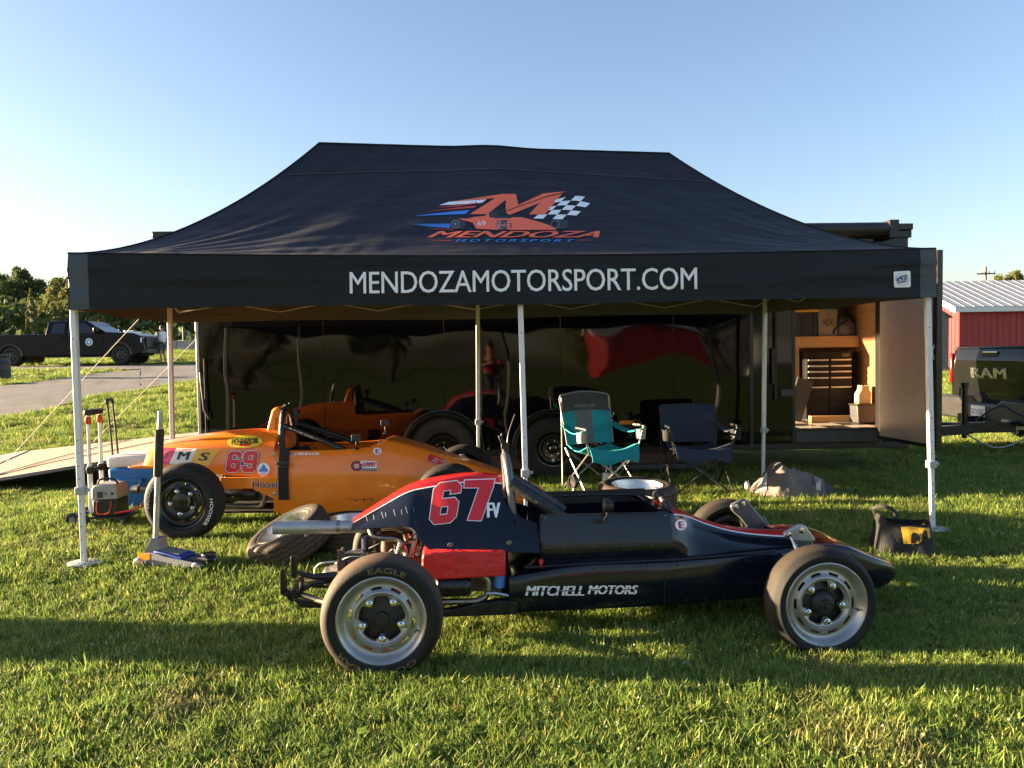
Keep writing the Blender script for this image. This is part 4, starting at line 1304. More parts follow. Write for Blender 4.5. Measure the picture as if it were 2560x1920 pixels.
MB().tube([(-.455, -.02, .543), (-.455, -.02, .53)], .009, 8).build('exhaust_tab', 'steel', mg)
of = MB(); of.tube([(-.13, .02, .43), (-.13, .02, .50)], .035, 18); of.tube([(-.13, .02, .50), (-.13, .02, .508)], [.035, .022], 18)
of.build('oil_filter', 'blue_filter' if 'blue_filter' in MATS else mat('blue_filter', (.008, .014, .035), .3), car)
MB().tube([(-.14, -.005, .38), (-.14, -.005, .43)], .026, 12).tube([(-.16, -.05, .41), (-.12, .05, .41)], .012, 8).build('filter_mount', 'steel', car)
# gearbox, rear frame and suspension
gb = MB(); gb.lathe([(.02, -.38), (.05, -.36), (.075, -.25), (.10, -.20), (.10, -.06), (.13, 0), (.13, .06)], 20, 'x', (0, 0, .30)); gb.box(-.24, -.08, -.05, .05, .36, .42); gb.box(-.27, -.255, -.06, .02, .33, .455)
gb.build('gearbox', 'alloy_case', car, bevel=.006)
ty_ = MB()
for sg in (-1, 1):
    ty_.tube([(0, sg * .08, .30), (0, sg * .53, .285)], .036, 12)
    ty_.lathe([(.06, -.02), (.075, 0), (.06, .03)], 16, 'y', (0, sg * .11, .30))
ty_.build('axle_tube', 'black_metal', car)
ra = MB()
for sg in (-1, 1):
    ra.tube([(-.50, sg * .11, .248), (-.34, sg * .20, .222), (-.02, sg * .45, .215)], .0165, 10)
ra.build('radius_arm', 'brass_tube' if 'brass_tube' in MATS else mat('brass_tube', (.55, .48, .32), .35, .9, c2=(.30, .22, .14), scale=10), car)
fr_ = MB(); fr_.box(-.57, -.54, -.16, -.12, .262, .385); fr_.box(-.57, -.49, -.16, -.12, .240, .268, Matrix.Rotation(rad(28), 3, 'Y')); fr_.box(-.53, -.50, -.15, .15, .235, .262); fr_.box(-.57, -.54, .12, .16, .262, .385)
fr_.prism([(-.50, .235), (.02, .19), (.02, .16), (-.46, .19)], -.18, -.16); fr_.prism([(-.50, .235), (.02, .19), (.02, .16), (-.46, .19)], .16, .18)
fr_.prism([(.05, .17), (.66, .165), (.66, .23), (.58, .24), (.3, .20)], -.36, -.30)
fr_.build('rear_frame', 'black_metal', car, bevel=.003)
rt = MB(); rt.lathe([(.012, -.02), (.028, -.02), (.030, 0), (.028, .02), (.012, .02)], 18, 'y', (-.505, -.14, .245)); rt.tube([(-.46, -.15, .275), (-.47, -.10, .30)], .012, 8); rt.tube([(-.49, -.12, .36), (-.40, -.12, .335), (-.28, -.12, .335)], [.010, .016, .024], 10)
rt.tube([(-.50, -.14, .25), (-.41, -.12, .30), (-.30, -.08, .30)], .014, 8)
rt.build('shift_linkage', 'black_metal', car)
ln_ = MB(); ln_.tube(bez([(-.40, -.10, .335), (-.395, -.10, .375), (-.36, -.10, .40), (-.28, -.08, .40)]), .0055, 6); ln_.tube(bez([(-.24, -.03, .38), (-.25, -.03, .425), (-.20, -.03, .445), (-.15, -.02, .445)]), .0055, 6); ln_.tube([(.0, -.16, .33), (.06, -.2, .52)], .008, 6)
ln_.build('hose', 'rope', car)
br = MB(); br.box(-.27, -.245, -.075, -.055, .36, .44); br.box(-.285, -.265, -.072, -.058, .345, .46); br.build('gearbox_bracket', 'rust_brown', car)
for sg in (-1, 1):
    sp_ = MB(); sp_.tube([(.05, sg * .25, .26), (.10, sg * .20, .46)], .022, 10)
    hel = [Vector((.05 + .05 * k / 60, sg * (.25 - .05 * k / 60), .27 + .19 * k / 60)) + Vector((.036 * math.cos(k * .63), .036 * math.sin(k * .63), 0)) for k in range(61)]
    sp_.tube(hel, .0055, 5); sp_.build('rear_damper', 'dark_grey', car)
MB().lathe([(0, .05), (.028, .05), (.03, .04), (.03, -.04), (0, -.045)], 16, 'z', (.575, -.30, .335)).build('fuel_filter', 'blue_print', car)
MB().tube([(.62, -.33, .255), (.555, -.33, .27), (.50, -.33, .272)], .011, 8).build('drain_tube', 'steel', car)
MB().tube([(.785, -.352, .40), (.785, -.362, .44)], .006, 6).box(.775, .795, -.368, -.35, .425, .445).build('master_switch', 'red_print', car)
for px, py in ((1126, 1364), (1273, 1359)):
    h = surf(cover, .001)(px, py)
    q = car.matrix_world.inverted() @ h
    MB().lathe([(0, -.004), (.007, -.003), (.009, 0)], 10, 'y', q).lathe([(.012, -.002), (.015, -.001), (.016, .001)], 16, 'y', q).build('quarter_turn_fastener', 'dull_steel', car)
for k, (a, b, c, d) in enumerate((((.20, -.10, .47), (.12, -.14, .52), (.02, -.12, .47), (-.02, -.06, .42)), ((.24, -.08, .47), (.16, -.17, .56), (.08, -.15, .50), (.06, -.12, .42)), ((.30, .02, .48), (.10, -.02, .53), (-.04, -.05, .49), (-.12, -.02, .45)))):
    MB().tube(bez([a, b, c, d]), .0045, 6).build('ignition_lead', 'black_plastic', car)
MB().tube(bez([(-.30, -.05, .38), (-.20, -.10, .43), (-.06, -.13, .41), (.02, -.14, .37)]), .0035, 5).build('brake_line', 'steel', car)
MB().lathe([(0, .03), (.03, .028), (.034, .0), (.034, -.03), (0, -.034)], 16, 'z', (-.02, -.04, .47)).build('distributor_cap', 'rust_brown', car)
MB().box(.02, .12, -.10, -.04, .44, .475).build('carburettor', 'alloy_case', car, bevel=.008)
for i in range(9):
    x = .83 + i * .078
    MB().lathe([(0, -.002), (.0026, -.0015), (.003, .002)], 8, 'y', (x, plate_pt((x - .8) / .68, .95)[1] - .001, plate_pt((x - .8) / .68, .95)[2])).build('plate_rivet', 'dull_steel', car)
for x, z in ((.82, .645), (1.14, .640), (1.46, .634)):
    MB().lathe([(0, -.003), (.0045, -.002), (.0055, .001)], 8, 'y', (x, plate_pt((x - .8) / .68, .06)[1] - .001, z)).build('plate_rivet', 'dull_steel', car)
# front beam, shock towers, links
fb = MB()
for z in (.235, .365): fb.tube([(2.075, -.47, z), (2.075, .47, z)], .032, 14)
fb.build('front_beam', 'black_metal', car)
for sg in (-1, 1):
    tw = MB()
    tw.prism([(2.095, .507), (2.105, .525), (2.17, .562), (2.20, .565), (2.222, .553), (2.275, .480), (2.265, .468), (2.14, .478)], sg * .285, sg * .315)
    if sg > 0:
        tw = MB().prism([(2.035, .545), (2.045, .562), (2.10, .588), (2.125, .590), (2.15, .575), (2.305, .385), (2.305, .34), (2.20, .34), (2.10, .47), (2.05, .515)], .285, .315)
    tw_ = tw.build('shock_tower', 'silver_paint' if sg < 0 else 'hoop_grey', car, bevel=.010, seg=3)
    lg_ = MB(); lg_.prism([(2.15, .48), (2.25, .482), (2.34, .33), (2.27, .32)], sg * .290, sg * .31); lg_.build('tower_leg', 'hoop_grey', tw_, bevel=.006)
    bo = MB()
    for x, z in (((2.125, .512), (2.195, .535)) if sg < 0 else ((2.068, .545), (2.115, .562))):
        bo.lathe([(0, -.014), (.009, -.013), (.010, -.006), (.016, -.005), (.017, 0)], 12, 'y', (x, sg * .315 if sg < 0 else .285, z))
    bo.build('tower_bolt', 'chrome', tw_)
    MB().tube([(2.125, sg * .335, .505), (2.16, sg * .40, .38)], .008, 8).tube([(2.135, sg * .355, .47), (2.15, sg * .385, .41)], .013, 8).build('drop_link', 'steel', car)
    ta = MB()
    for z in (.235, .365): ta.prism([(2.05, z - .03), (2.10, z - .03), (2.10, z + .03), (2.05, z + .03)], sg * .47, sg * .50)
    ta.tube([(2.07, sg * .49, .235), (2.095, sg * .52, .30), (2.07, sg * .49, .365)], .02, 8)
    ta.tube([(2.09, sg * .50, .29), (2.09, sg * .58, .28)], .03, 10)
    ta.build('stub_axle', 'black_metal', car)
wR = put_wheel('rear', car, (0, -.7075, .284), rot=0)
arc_text('EAGLE', rad(82), .026, .226, .175, 'gold_print', wR)
arc_text('GOODYEAR', rad(262), .026, .226, .40, 'gold_print', wR)
put_wheel('rear', car, (0, .7075, .284), True, .4)
wF = put_wheel('front', car, (2.1394, -.690, .258), rot=-.15)
arc_text('AMERICAN', rad(65), .016, .232, .16, 'gold_faint' if 'gold_faint' in MATS else mat('gold_faint', (.035, .030, .024), .8), wF)
put_wheel('front', car, (2.1394, .690, .258), True, .7)
# numbers and lettering
cf, cf2, cf3 = surf(cover, .004), surf(cover, .006), surf(cover, .008)
def zz(x, y): return (660 + x * .36166, 1080 + y * .36166)
q6 = [zz(1140, 642), zz(1322, 622), zz(1372, 332), zz(1178, 358)]
q7 = [zz(1392, 616), zz(1520, 616), zz(1592, 326), zz(1380, 330)]
def grown(q, k):
    cx, cy = sum(p[0] for p in q) / 4, sum(p[1] for p in q) / 4
    return q
def number(parent, fn_a, fn_b, items, out=2.6, mo='white_print', mi_='red_print'):
    for d, q in items:
        lay('number_outline', digit(d, q, out), fn_a, mo, parent, 10)
        lay('number', digit(d, q, 0), fn_b, mi_, parent, 10)
bpy.context.view_layer.update()
number(car, cf, cf2, ((D6, q6),), 2.0)
q7b = [zz(1400, 616), zz(1500, 616), zz(1594, 326), zz(1384, 332)]
D7b = [[(0, 1.5), (1, 1.5), (1, 1.3), (1.0, 0), (0, 0), (.42, 1.2), (0, 1.2)]]
seven = [zz(1388, 334), zz(1594, 326), zz(1586, 372), zz(1500, 612), zz(1408, 608), zz(1486, 384), zz(1384, 384)]
lay('number_outline', poly2d([seven], 2.0), cf, 'white_print', car, 10)
o_ = bpy.data.objects[-1] if False else None
lay('number', poly2d([seven], 0), cf2, 'red_print', car, 10)
lay('class_letters', text2d('FV', *zz(1541, 488), *zz(1624, 592), ), cf2, 'white_print', car, 10, heavy=(3, Vector((.0025, -.0006, 0))))
tf, tf2 = surf(tub, .004), surf(tub, .007)
lay('side_lettering', text2d('MITCHELL', *zz(1805, 1064), *zz(2205, 1131), shear=.25), tf, 'white_print', car, 10, heavy=(3, Vector((.0022, -.0005, 0))))
def zy(x, y): return (1460 + x * .36166, 1080 + y * .36166)
lay('side_lettering', text2d('MOTORS', *zy(25, 1060), *zy(366, 1121), shear=.25), tf, 'white_print', car, 10, heavy=(3, Vector((.0022, -.0005, 0))))
lay('lettering_cut', poly2d([[zz(1806, 1097), zz(2200, 1095), zz(2200, 1101), zz(1806, 1103)], [zy(27, 1087), zy(364, 1086), zy(364, 1092), zy(27, 1093)]]), tf2, 'black_paint', car, 10)
ef, ef2, ef3 = surf([nose, plate, ckp], .005), surf([nose, plate, ckp], .007), surf([nose, plate, ckp], .009)
cE = zy(670, 641)
lay('class_roundel', poly2d([ell(cE[0], cE[1], 16.3, 15.8)]), ef, 'red_print', car, 8)
lay('class_roundel', poly2d([ell(cE[0], cE[1], 14.3, 13.8)]), ef2, 'white_print', car, 8)
lay('class_letter', text2d('E', cE[0] - 7, cE[1] - 8.5, cE[0] + 7, cE[1] + 8.5, shear=-.15), ef3, 'red_print', car, 8, heavy=(3, Vector((.0022, -.0005, 0))))
sc = [[zz(700 + k * 46 + (k % 3) * 9, 570 - k * 9 + (k % 2) * 12), zz(703 + k * 46 + (k % 3) * 9, 570 - k * 9 + (k % 2) * 12), zz(716 + k * 46 + (k % 3) * 9 - 10 * (k % 2), 615 - k * 9), zz(713 + k * 46 + (k % 3) * 9 - 10 * (k % 2), 615 - k * 9)] for k in range(8)]
lay('scratch', poly2d(sc), cf, 'logo_ring', car)

# ------------------------------------------------------------------ orange car, number 69
oc = thing('race_car', 'orange open-wheel race car with number 69, parked under the tent', 'race car', (-2.5473, 6.5098, .1), rad(-1.5), 'open-wheel race cars')
bpy.context.view_layer.update()
def os_(x, wt, zt, wm, zm, wb, zb):
    return (x, [(0, zt + .008), (wt * .55, zt + .005), (wt, zt - .012), (wt + (wm - wt) * .55, zt - (zt - zm) * .30), (wm - .012, zt - (zt - zm) * .62), (wm, zm), (wm + (wb - wm) * .4 + .004, zm + (zb - zm) * .45), (wb, zb + .004), (wb - .02, zb)])
oc_cov = [os_(-.52, .10, .640, .20, .575, .24, .525), os_(-.46, .13, .680, .255, .58, .295, .520), os_(-.30, .15, .722, .275, .59, .305, .505), os_(0, .16, .762, .285, .60, .312, .462), os_(.3, .165, .782, .295, .60, .318, .436), os_(.60, .165, .782, .305, .60, .325, .420)]
ocv = loft(oc_cov, up=6)
ocover = ocv.build('engine_cover', 'orange_paint', oc, smooth=45, solid=.005, soloff=-1)
tl_ = MB().prism([(-.62, .523), (-.50, .530), (-.30, .512), (-.30, .500), (-.60, .505)], -.30, .30); tl_.build('tail_lip', 'orange_paint', oc, bevel=.008)
def ob(x, wt, zt, wm, zm, wb, zb, top=None):
    t = zt if top is None else top
    return (x, [(0, t + .01), (wt * .5, t + .008), (wt - .015, zt + .002), (wt, zt - .008), (wt + (wm - wt) * .5, (zt + zm) / 2 + .02), (wm - .004, zm + .03), (wm, zm - .03), (wm + .002, zm - (zm - zb) * .5), (wb + .01, zb + .03), (wb - .01, zb), (0, zb)])
obst = [ob(.605, .300, .640, .355, .45, .352, .135), ob(.80, .302, .636, .358, .45, .355, .130), ob(1.10, .300, .636, .356, .45, .350, .128), ob(1.38, .280, .655, .345, .45, .34, .127), ob(1.50, .235, .694, .335, .45, .33, .127), ob(1.65, .215, .664, .322, .44, .318, .128), ob(1.82, .198, .612, .300, .41, .298, .130), ob(2.02, .182, .538, .275, .37, .272, .133), ob(2.22, .168, .476, .25, .33, .248, .137), ob(2.45, .150, .392, .22, .28, .218, .142), ob(2.68, .11, .305, .165, .23, .16, .15), ob(2.80, .05, .245, .08, .21, .075, .165)]
obody = loft(obst, skip=lambda i, j: i < 3 and j < 2, up=6).build('body', 'orange_paint', oc, smooth=45, solid=.005, soloff=-1)
MB().box(.62, 1.9, -.32, .32, .14, .17).build('cockpit_floor', 'matte_black', oc)
MB().box(.615, .63, -.29, .29, .17, .63).build('firewall', 'matte_black', oc)
MB().grid(lambda u, v: (.70 + .5 * v, -.22 + .44 * u, .62 - .38 * v ** .6), 6, 6).build('seat', 'matte_black', oc, solid=.02)
hr = MB(); hr.prism([(.455, .74), (.515, .955), (.545, .985), (.595, .985), (.585, .74)], -.10, .10); hr_ = hr.build('headrest', 'orange_paint', oc, bevel=.02, seg=3)
MB().prism([(.590, .66), (.60, .80), (.625, .80), (.655, .70), (.645, .62)], -.13, .13).build('seat_pad', 'orange_cloth' if 'orange_cloth' in MATS else mat('orange_cloth', (.75, .16, .02), .8, var=.15, bump=.3), oc, bevel=.02)
oh = MB(); oh.tube(bez([(.625, -.20, .42), (.625, -.19, .66), (.620, -.13, .88), (.618, -.06, .965), (.618, 0, .98), (.618, .06, .965), (.620, .13, .88), (.625, .19, .66), (.625, .20, .42)], 8), .026, 12); oh.build('roll_hoop', 'padding', oc)
for sg in (-1, 1):
    MB().tube([(.635, sg * .15, .83), (.85, sg * .19, .755), (1.17, sg * .25, .635)], .024, 12).build('roll_bar_brace', 'padding', oc)
    MB().tube([(.62, sg * .06, .99), (.64, sg * .04, 1.0)], .018, 8).build('zip_tie', 'black_plastic', oc)
ocm = MB(); ocm.tube([(.70, -.02, .80), (.70, -.02, .90)], .010, 8); ocm.box(.685, .725, -.05, .01, .90, .955); ocm.build('camera_mount', 'black_plastic', oc, bevel=.006)
omr = MB()
for (x, y, z) in ((1.275, -.30, .735), (1.40, .29, .80)):
    mb = MB(); mb.box(x - .035, x + .035, y - .012, y + .03, z - .025, z + .028); mb.tube([(x, y, z - .02), (x + .005, y, z - .08)], .006, 6); mb.lathe([(0, .01), (.02, .006), (.024, 0)], 14, 'z', (x + .005, y, z - .092)); mb.build('mirror', 'black_plastic', oc, bevel=.01, seg=3)
MB().prism([(1.44, .645), (1.445, .70), (1.462, .712), (1.478, .70), (1.47, .645)], -.24, -.21).build('wind_deflector', 'hoop_grey', oc, bevel=.01)
# side skirt panel with maker lettering, strap, rear mechanicals
skp = MB(); skp.prism([(.175, .437), (.185, .355), (.21, .342), (.438, .343), (.62, .252), (.742, .246), (.75, .432), (.60, .435)], -.372, -.362); skp_ = skp.build('side_skirt', 'orange_paint', oc, bevel=.003)
MB().prism([(.175, .437), (.185, .355), (.438, .343), (.62, .252), (.742, .246), (.75, .432)], .362, .372).build('side_skirt', 'orange_paint', oc, bevel=.003)
sr = MB(); sr.grid(lambda u, v: (.655 + .085 * u, interp([(0, -.312), (.08, -.33), (.45, -.376), (1, -.378)], v) - .004, .66 - .41 * v), 2, 12); strap = sr.build('body_strap', 'black_fabric', oc, solid=.003)
bk = MB(); bk.box(.642, .752, -.39, -.376, .535, .56); bk.box(.645, .75, -.388, -.374, .51, .522); bk.build('strap_buckle', 'black_plastic', strap, bevel=.003)
og = MB(); og.lathe([(.02, -.30), (.06, -.28), (.09, -.15), (.11, -.05), (.12, .05)], 18, 'x', (.02, 0, .30)); og.box(.12, .58, -.16, .16, .2, .44); og.build('engine', 'alloy_case', oc, bevel=.01)
for sg in (-1, 1):
    hx = MB(); hx.tube([(.18, sg * .30, .285), (.21, sg * .30, .285), (.42, sg * .30, .282), (.45, sg * .30, .282)], [.04, .055, .055, .045], 16); hx.build('heat_exchanger', 'black_metal', oc)
    MB().tube(bez([(.44, sg * .31, .315), (.49, sg * .32, .31), (.515, sg * .32, .27), (.50, sg * .32, .205), (.45, sg * .32, .187), (.15, sg * .31, .19)], 6), .019, 12).build('exhaust_bend', 'dull_steel', oc)
MB().box(.12, .62, -.33, .33, .135, .15).build('belly_pan', 'matte_black', oc)
MB().tube([(.0, -.5, .30), (.0, .5, .30)], .035, 12).build('axle_tube', 'black_metal', oc)
MB().tube([(-.60, -.28, .33), (-.54, -.28, .33)], [.03, .036], 12).tube([(-.53, -.28, .33), (-.1, -.15, .33)], .02, 8).build('tailpipe', 'dull_steel', oc)
MB().tube([(.10, -.30, .47), (.10, -.30, .35)], .008, 6).build('bonnet_catch', 'black_plastic', oc)
for x in (2.0, 2.13):
    MB().tube([(2.06, -.47, .22 if x < 2.1 else .35), (2.06, .47, .22 if x < 2.1 else .35)], .03, 12).build('front_beam', 'black_metal', oc)
for sg in (-1, 1):
    MB().prism([(2.02, .45), (2.06, .515), (2.10, .52), (2.18, .44), (2.15, .40)], sg * .25, sg * .28).build('shock_tower', 'silver_paint', oc, bevel=.008)
    MB().tube([(2.10, sg * .30, .49), (2.16, sg * .42, .36)], .02, 8).build('front_damper', 'black_metal', oc)
ow = put_wheel('black', oc, (0, -.70, .293), rot=.2)
arc_text('HOOSIER', rad(-6), .026, .236, .22, 'white_print', ow, bold=.0)
arc_text('HOOSIER', rad(174), .026, .236, .22, 'white_print', ow, bold=.0)
put_wheel('black', oc, (0, .70, .293), True, .5)
fw1 = put_wheel('blackf', oc, (2.075, -.69, .278), rot=.9)
fw2 = put_wheel('blackf', oc, (2.075, .69, .278), True, .3)
fw2.data = fw1.data
# stickers
bf = [surf([ocover, obody, skp_], .003 + .003 * k) for k in range(4)]
def z3(x, y): return (150 + x * .36166, 980 + y * .36166)
def ZP(pts, f=z3): return [f(*p) for p in pts]
mat('sticker_magenta', (.55, .03, .12), .4); mat('sticker_cream', (.80, .76, .68), .4); mat('sticker_amber', (.85, .45, .04), .4)
lay('livery_block', poly2d([ZP([(712, 384), (806, 386), (755, 496), (640, 490)])]), bf[0], 'sticker_magenta', oc, 8)
lay('livery_block', poly2d([ZP([(806, 386), (950, 391), (893, 500), (755, 496)])]), bf[0], 'sticker_cream', oc, 8)
lay('livery_block', poly2d([ZP([(950, 391), (1102, 397), (1030, 506), (893, 500)])]), bf[0], 'sticker_amber', oc, 8)
lay('livery_letter', text2d('M', *z3(806, 412), *z3(896, 468), shear=.25, bold=0, rot=-2), bf[1], 'black_print', oc, 8, heavy=(3, Vector((.003, -.0006, 0))))
lay('livery_letter', text2d('S', *z3(955, 418), *z3(1028, 474), shear=.25, bold=0, rot=-2), bf[1], 'black_print', oc, 8, heavy=(3, Vector((.003, -.0006, 0))))
lay('livery_letter', text2d('I', *z3(715, 405), *z3(760, 462), shear=.35, bold=0), bf[1], 'black_print', oc, 8)
pe = z3(1275, 342)
lay('oil_sticker', poly2d([ell(*pe, 46.5, 18, 40, -3)]), bf[0], 'red_print', oc, 8)
lay('oil_sticker', poly2d([ell(*pe, 45, 16.8, 40, -3)]), bf[1], 'yellow_print', oc, 8)
lay('oil_sticker_print', poly2d([ZP([(1225, 362), (1325, 352), (1310, 372), (1285, 378), (1268, 372), (1245, 374)])]), bf[2], 'red_print', oc, 8)
lay('oil_sticker_print', text2d('PENNZOIL', *z3(1184, 322), *z3(1370, 360), shear=.15, rot=5), bf[3], 'black_print', oc, 8, heavy=(2, Vector((.0025, -.0006, 0))))
def num69(items, o1=3.0, o2=1.6):
    for d, q in items:
        lay('number_outline', digit(d, q, o1), bf[0], 'black_print', oc, 8)
        lay('number_outline', digit(d, q, o2), bf[1], 'white_print', oc, 8)
        lay('number', digit(d, q), bf[2], 'red_print', oc, 8)
num69(((D6, ZP([(1140, 555), (1240, 553), (1262, 410), (1165, 408)])), (D9, ZP([(1252, 553), (1355, 555), (1378, 408), (1272, 406)]))))
ct = z3(1407, 534)
lay('round_sticker', poly2d([ell(*ct, 16, 16)]), bf[0], 'white_print', oc, 8)
lay('round_sticker_print', poly2d([[(ct[0], ct[1] - 13), (ct[0] + 12, ct[1] + 6), (ct[0] - 12, ct[1] + 6)]]), bf[1], 'blue_print', oc, 8)
lay('round_sticker_print', text2d('DFP', ct[0] - 6, ct[1] + 8.5, ct[0] + 6, ct[1] + 12.5), bf[1], 'blue_print', oc, 8)
lay('name_lettering', text2d('J.MENDOZA', *z3(1618, 418), *z3(1788, 442), shear=.2, rot=.5), bf[1], 'white_print', oc, 8, heavy=(2, Vector((.0022, -.0006, 0))))
fg = ZP([(1586, 424), (1622, 423), (1618, 442), (1582, 442)])
lay('flag_sticker', poly2d([fg]), bf[0], 'white_print', oc, 8)
lay('flag_sticker_print', poly2d([ZP([(1586, 424), (1603, 424), (1601, 433), (1584, 433)])]), bf[1], 'label_navy', oc, 8)
lay('flag_sticker_print', poly2d([ZP([(1603, 425), (1622, 425), (1621, 428), (1602, 428)]), ZP([(1602, 431), (1620, 431), (1619, 434), (1601, 434)]), ZP([(1583, 437), (1619, 437), (1618, 440), (1582, 440)])]), bf[1], 'red_print', oc, 8)
ce = zz(783, 133)
lay('class_roundel', poly2d([ell(*ce, 10.8, 9.2)]), bf[0], 'white_print', oc, 8)
lay('class_letter', text2d('E', ce[0] - 4.6, ce[1] - 5.4, ce[0] + 4.6, ce[1] + 5.4), bf[1], 'red_print', oc, 8, heavy=(2, Vector((.003, -.0005, 0))))
lay('series_sticker', poly2d([[zz(668, 200), zz(778, 202), zz(778, 270), zz(666, 268)]]), bf[0], 'white_print', oc, 8)
lay('series_sticker_print', poly2d([[zz(667, 250), zz(777, 252), zz(777, 269), zz(667, 267)]]), bf[1], 'black_print', oc, 8)
lay('series_sticker_print', text2d('SUMMIT', *zz(676, 208), *zz(774, 240), shear=.3), bf[1], 'red_print', oc, 8, heavy=(2, Vector((.002, -.0006, 0))))
lay('series_sticker_print', text2d('ROAD RACING', *zz(674, 254), *zz(774, 266), ), bf[2], 'white_print', oc, 8)
cs_ = zz(640, 235)
lay('series_roundel', poly2d([ell(*cs_, 14, 13)]), bf[0], 'dark_grey', oc, 8)
lay('series_roundel', poly2d([ell(*cs_, 10, 9), ell(*cs_, 7, 6.3)]), bf[1], 'red_print', oc, 8)
lay('series_roundel', poly2d([ell(*cs_, 5.5, 5), ell(*cs_, 2.5, 2.2)]), bf[1], 'sticker_cream', oc, 8)
lay('tyre_maker_lettering', text2d('Hoosi', *z3(1328, 614), *z3(1502, 662), shear=.05), bf[1], 'white_print', oc, 8, heavy=(3, Vector((.003, -.0006, 0))))
lay('tyre_maker_lettering', text2d('Hoosi', *z3(1330, 616), *z3(1502, 661), shear=.05), bf[2], 'black_print', oc, 8, heavy=(1, Vector((.003, -.0006, 0))))
hf = surf(hr_, .004)
lay('headrest_lettering', text2d('SPORT', *z3(1436, 222), *z3(1546, 240), rot=-96), hf, 'black_print', oc, 8)
hf2 = surf(hr_, .006)
lay('headrest_sticker', poly2d([ZP([(1450, 304), (1514, 300), (1516, 350), (1448, 352)])]), hf, 'white_print', oc, 8)
num69(((D6, [zz(1125, 198), zz(1218, 232), zz(1268, 196), zz(1140, 146)]),), 2, 1)
lay('scuff', poly2d([[zz(570 + k * 27, 455 + (k * 7) % 20), zz(592 + k * 27, 452 + (k * 5) % 17), zz(586 + k * 27, 462 + (k * 9) % 19)] for k in range(7)]), bf[0], 'dark_grey', oc)
for q in (z3(1484, 703), z3(1483, 430)):
    h = oc.matrix_world.inverted() @ bf[0](*q)
    MB().lathe([(0, -.004), (.008, -.003), (.016, -.002), (.018, .003)], 16, 'y', h).build('body_fastener', 'steel', oc)
# ------------------------------------------------------------------ things around the cars
def gpt(x, y, dz=0): return (x, y, gz(x, y) + dz)
def box_mb(*a, **k): return MB().box(*a, **k)
# loose road wheels
def road_wheel():
    R, W, R0 = .300, .20, .205
    n = 112
    def wob(j, th, r, h):
        if 7 <= j <= 22:
            k = (j - 7) // 4
            ph = th * 28 / (2 * math.pi) * 2 * math.pi
            h += .007 * math.asin(math.sin(ph + k * 1.1)) / 1.57
        return r, h
    prof = grooved(R, W, R0)
    ty = MB().lathe(prof, 224, 'y', wob=wob)
    # short cross cuts in the shoulders
    tym = ty.mesh('tyre', 'road_rubber', 40)
    sp = MB()
    for k in range(40):
        t = 2 * math.pi * k / 40
        for y0, y1, tw in ((.006, .045, .10), (W - .045, W - .006, -.10)):
            a, b = t, t + tw
            vs = []
            for (tt, yy) in ((a, y0), (b, y1)):
                rr = R + .0008 if .03 < yy < W - .03 else R - .006
                for dt in (-.007, .007):
                    vs.append(((rr) * math.cos(tt + dt), yy, (rr) * math.sin(tt + dt)))
            sp.add(vs, [(0, 1, 3, 2)])
    spm = sp.mesh('tread_cut', 'matte_black', 0, fix=False)
    rim = MB().lathe([(R0 + .002, .004), (R0 - .002, -.006), (R0 - .012, -.004), (R0 - .018, .012), (R0 - .024, .09), (.165, .115), (.150, .118)], 64, 'y').mesh('rim', 'polished', 50)
    spk = MB()
    for k in range(8):
        t = 2 * math.pi * k / 8
        c, s = math.cos(t), math.sin(t)
        vs = []
        for r, hw, y in ((.045, .016, .100), (.10, .014, .106), (.152, .024, .115)):
            for sg in (-1, 1):
                vs += [(r * c - sg * hw * s, y, r * s + sg * hw * c), (r * c - sg * hw * s, y + .02, r * s + sg * hw * c)]
        spk.add(vs, [(0, 2, 6, 4), (4, 6, 10, 8), (0, 4, 5, 1), (4, 8, 9, 5), (2, 3, 7, 6), (6, 7, 11, 10)])
    spk.lathe([(0, .090), (.03, .092), (.035, .100), (.055, .102), (.058, .125)], 32, 'y')
    spm2 = spk.mesh('spokes', 'polished', 40)
    drm = MB().lathe([(0, .145), (.16, .145), (.17, .12), (.19, W)], 40, 'y').mesh('barrel', 'black_metal', 40)
    return tym, (('tread_cut', spm), ('rim', rim), ('spokes', spm2), ('barrel', drm))
mat('polished', (.50, .49, .47), .28, .95, var=.05, rvar=.06)
RW = road_wheel()
def put_road_wheel(label, c, nrm, spin=0.0, W=.2):
    q = Vector(nrm).normalized().to_track_quat('-Y', 'Z')
    t = thing('road_wheel', label, 'wheel', c, 0, 'loose road wheels')
    t.rotation_euler = (q.to_matrix() @ Matrix.Rotation(spin, 3, 'Y')).to_euler()
    o = bpy.data.objects.new('tyre', RW[0]); col.objects.link(o); o.parent = t; o.location = (0, -W / 2, 0)
    for n_, me in RW[1]:
        c_ = bpy.data.objects.new(n_, me); col.objects.link(c_); c_.parent = t; c_.location = (0, -W / 2, 0)
    return t
lw = P(727, 1345, 5.36)
put_road_wheel('treaded road wheel leaning at a slant on another wheel, left of the black car', (lw.x, lw.y, lw.z), (-.42, -.20, .885), .3)
put_road_wheel('dark road wheel lying flat under the leaning wheel', gpt(-1.20, 5.62, .10), (0, 0, 1))
put_road_wheel('road wheel lying flat on top of its stack beyond the black car cockpit', gpt(.935, 5.74, .295), (.02, -.03, 1), .4)
put_road_wheel('bottom road wheel of the stack beyond the black car cockpit', gpt(.935, 5.74, .095), (0, 0, 1), 1.1)

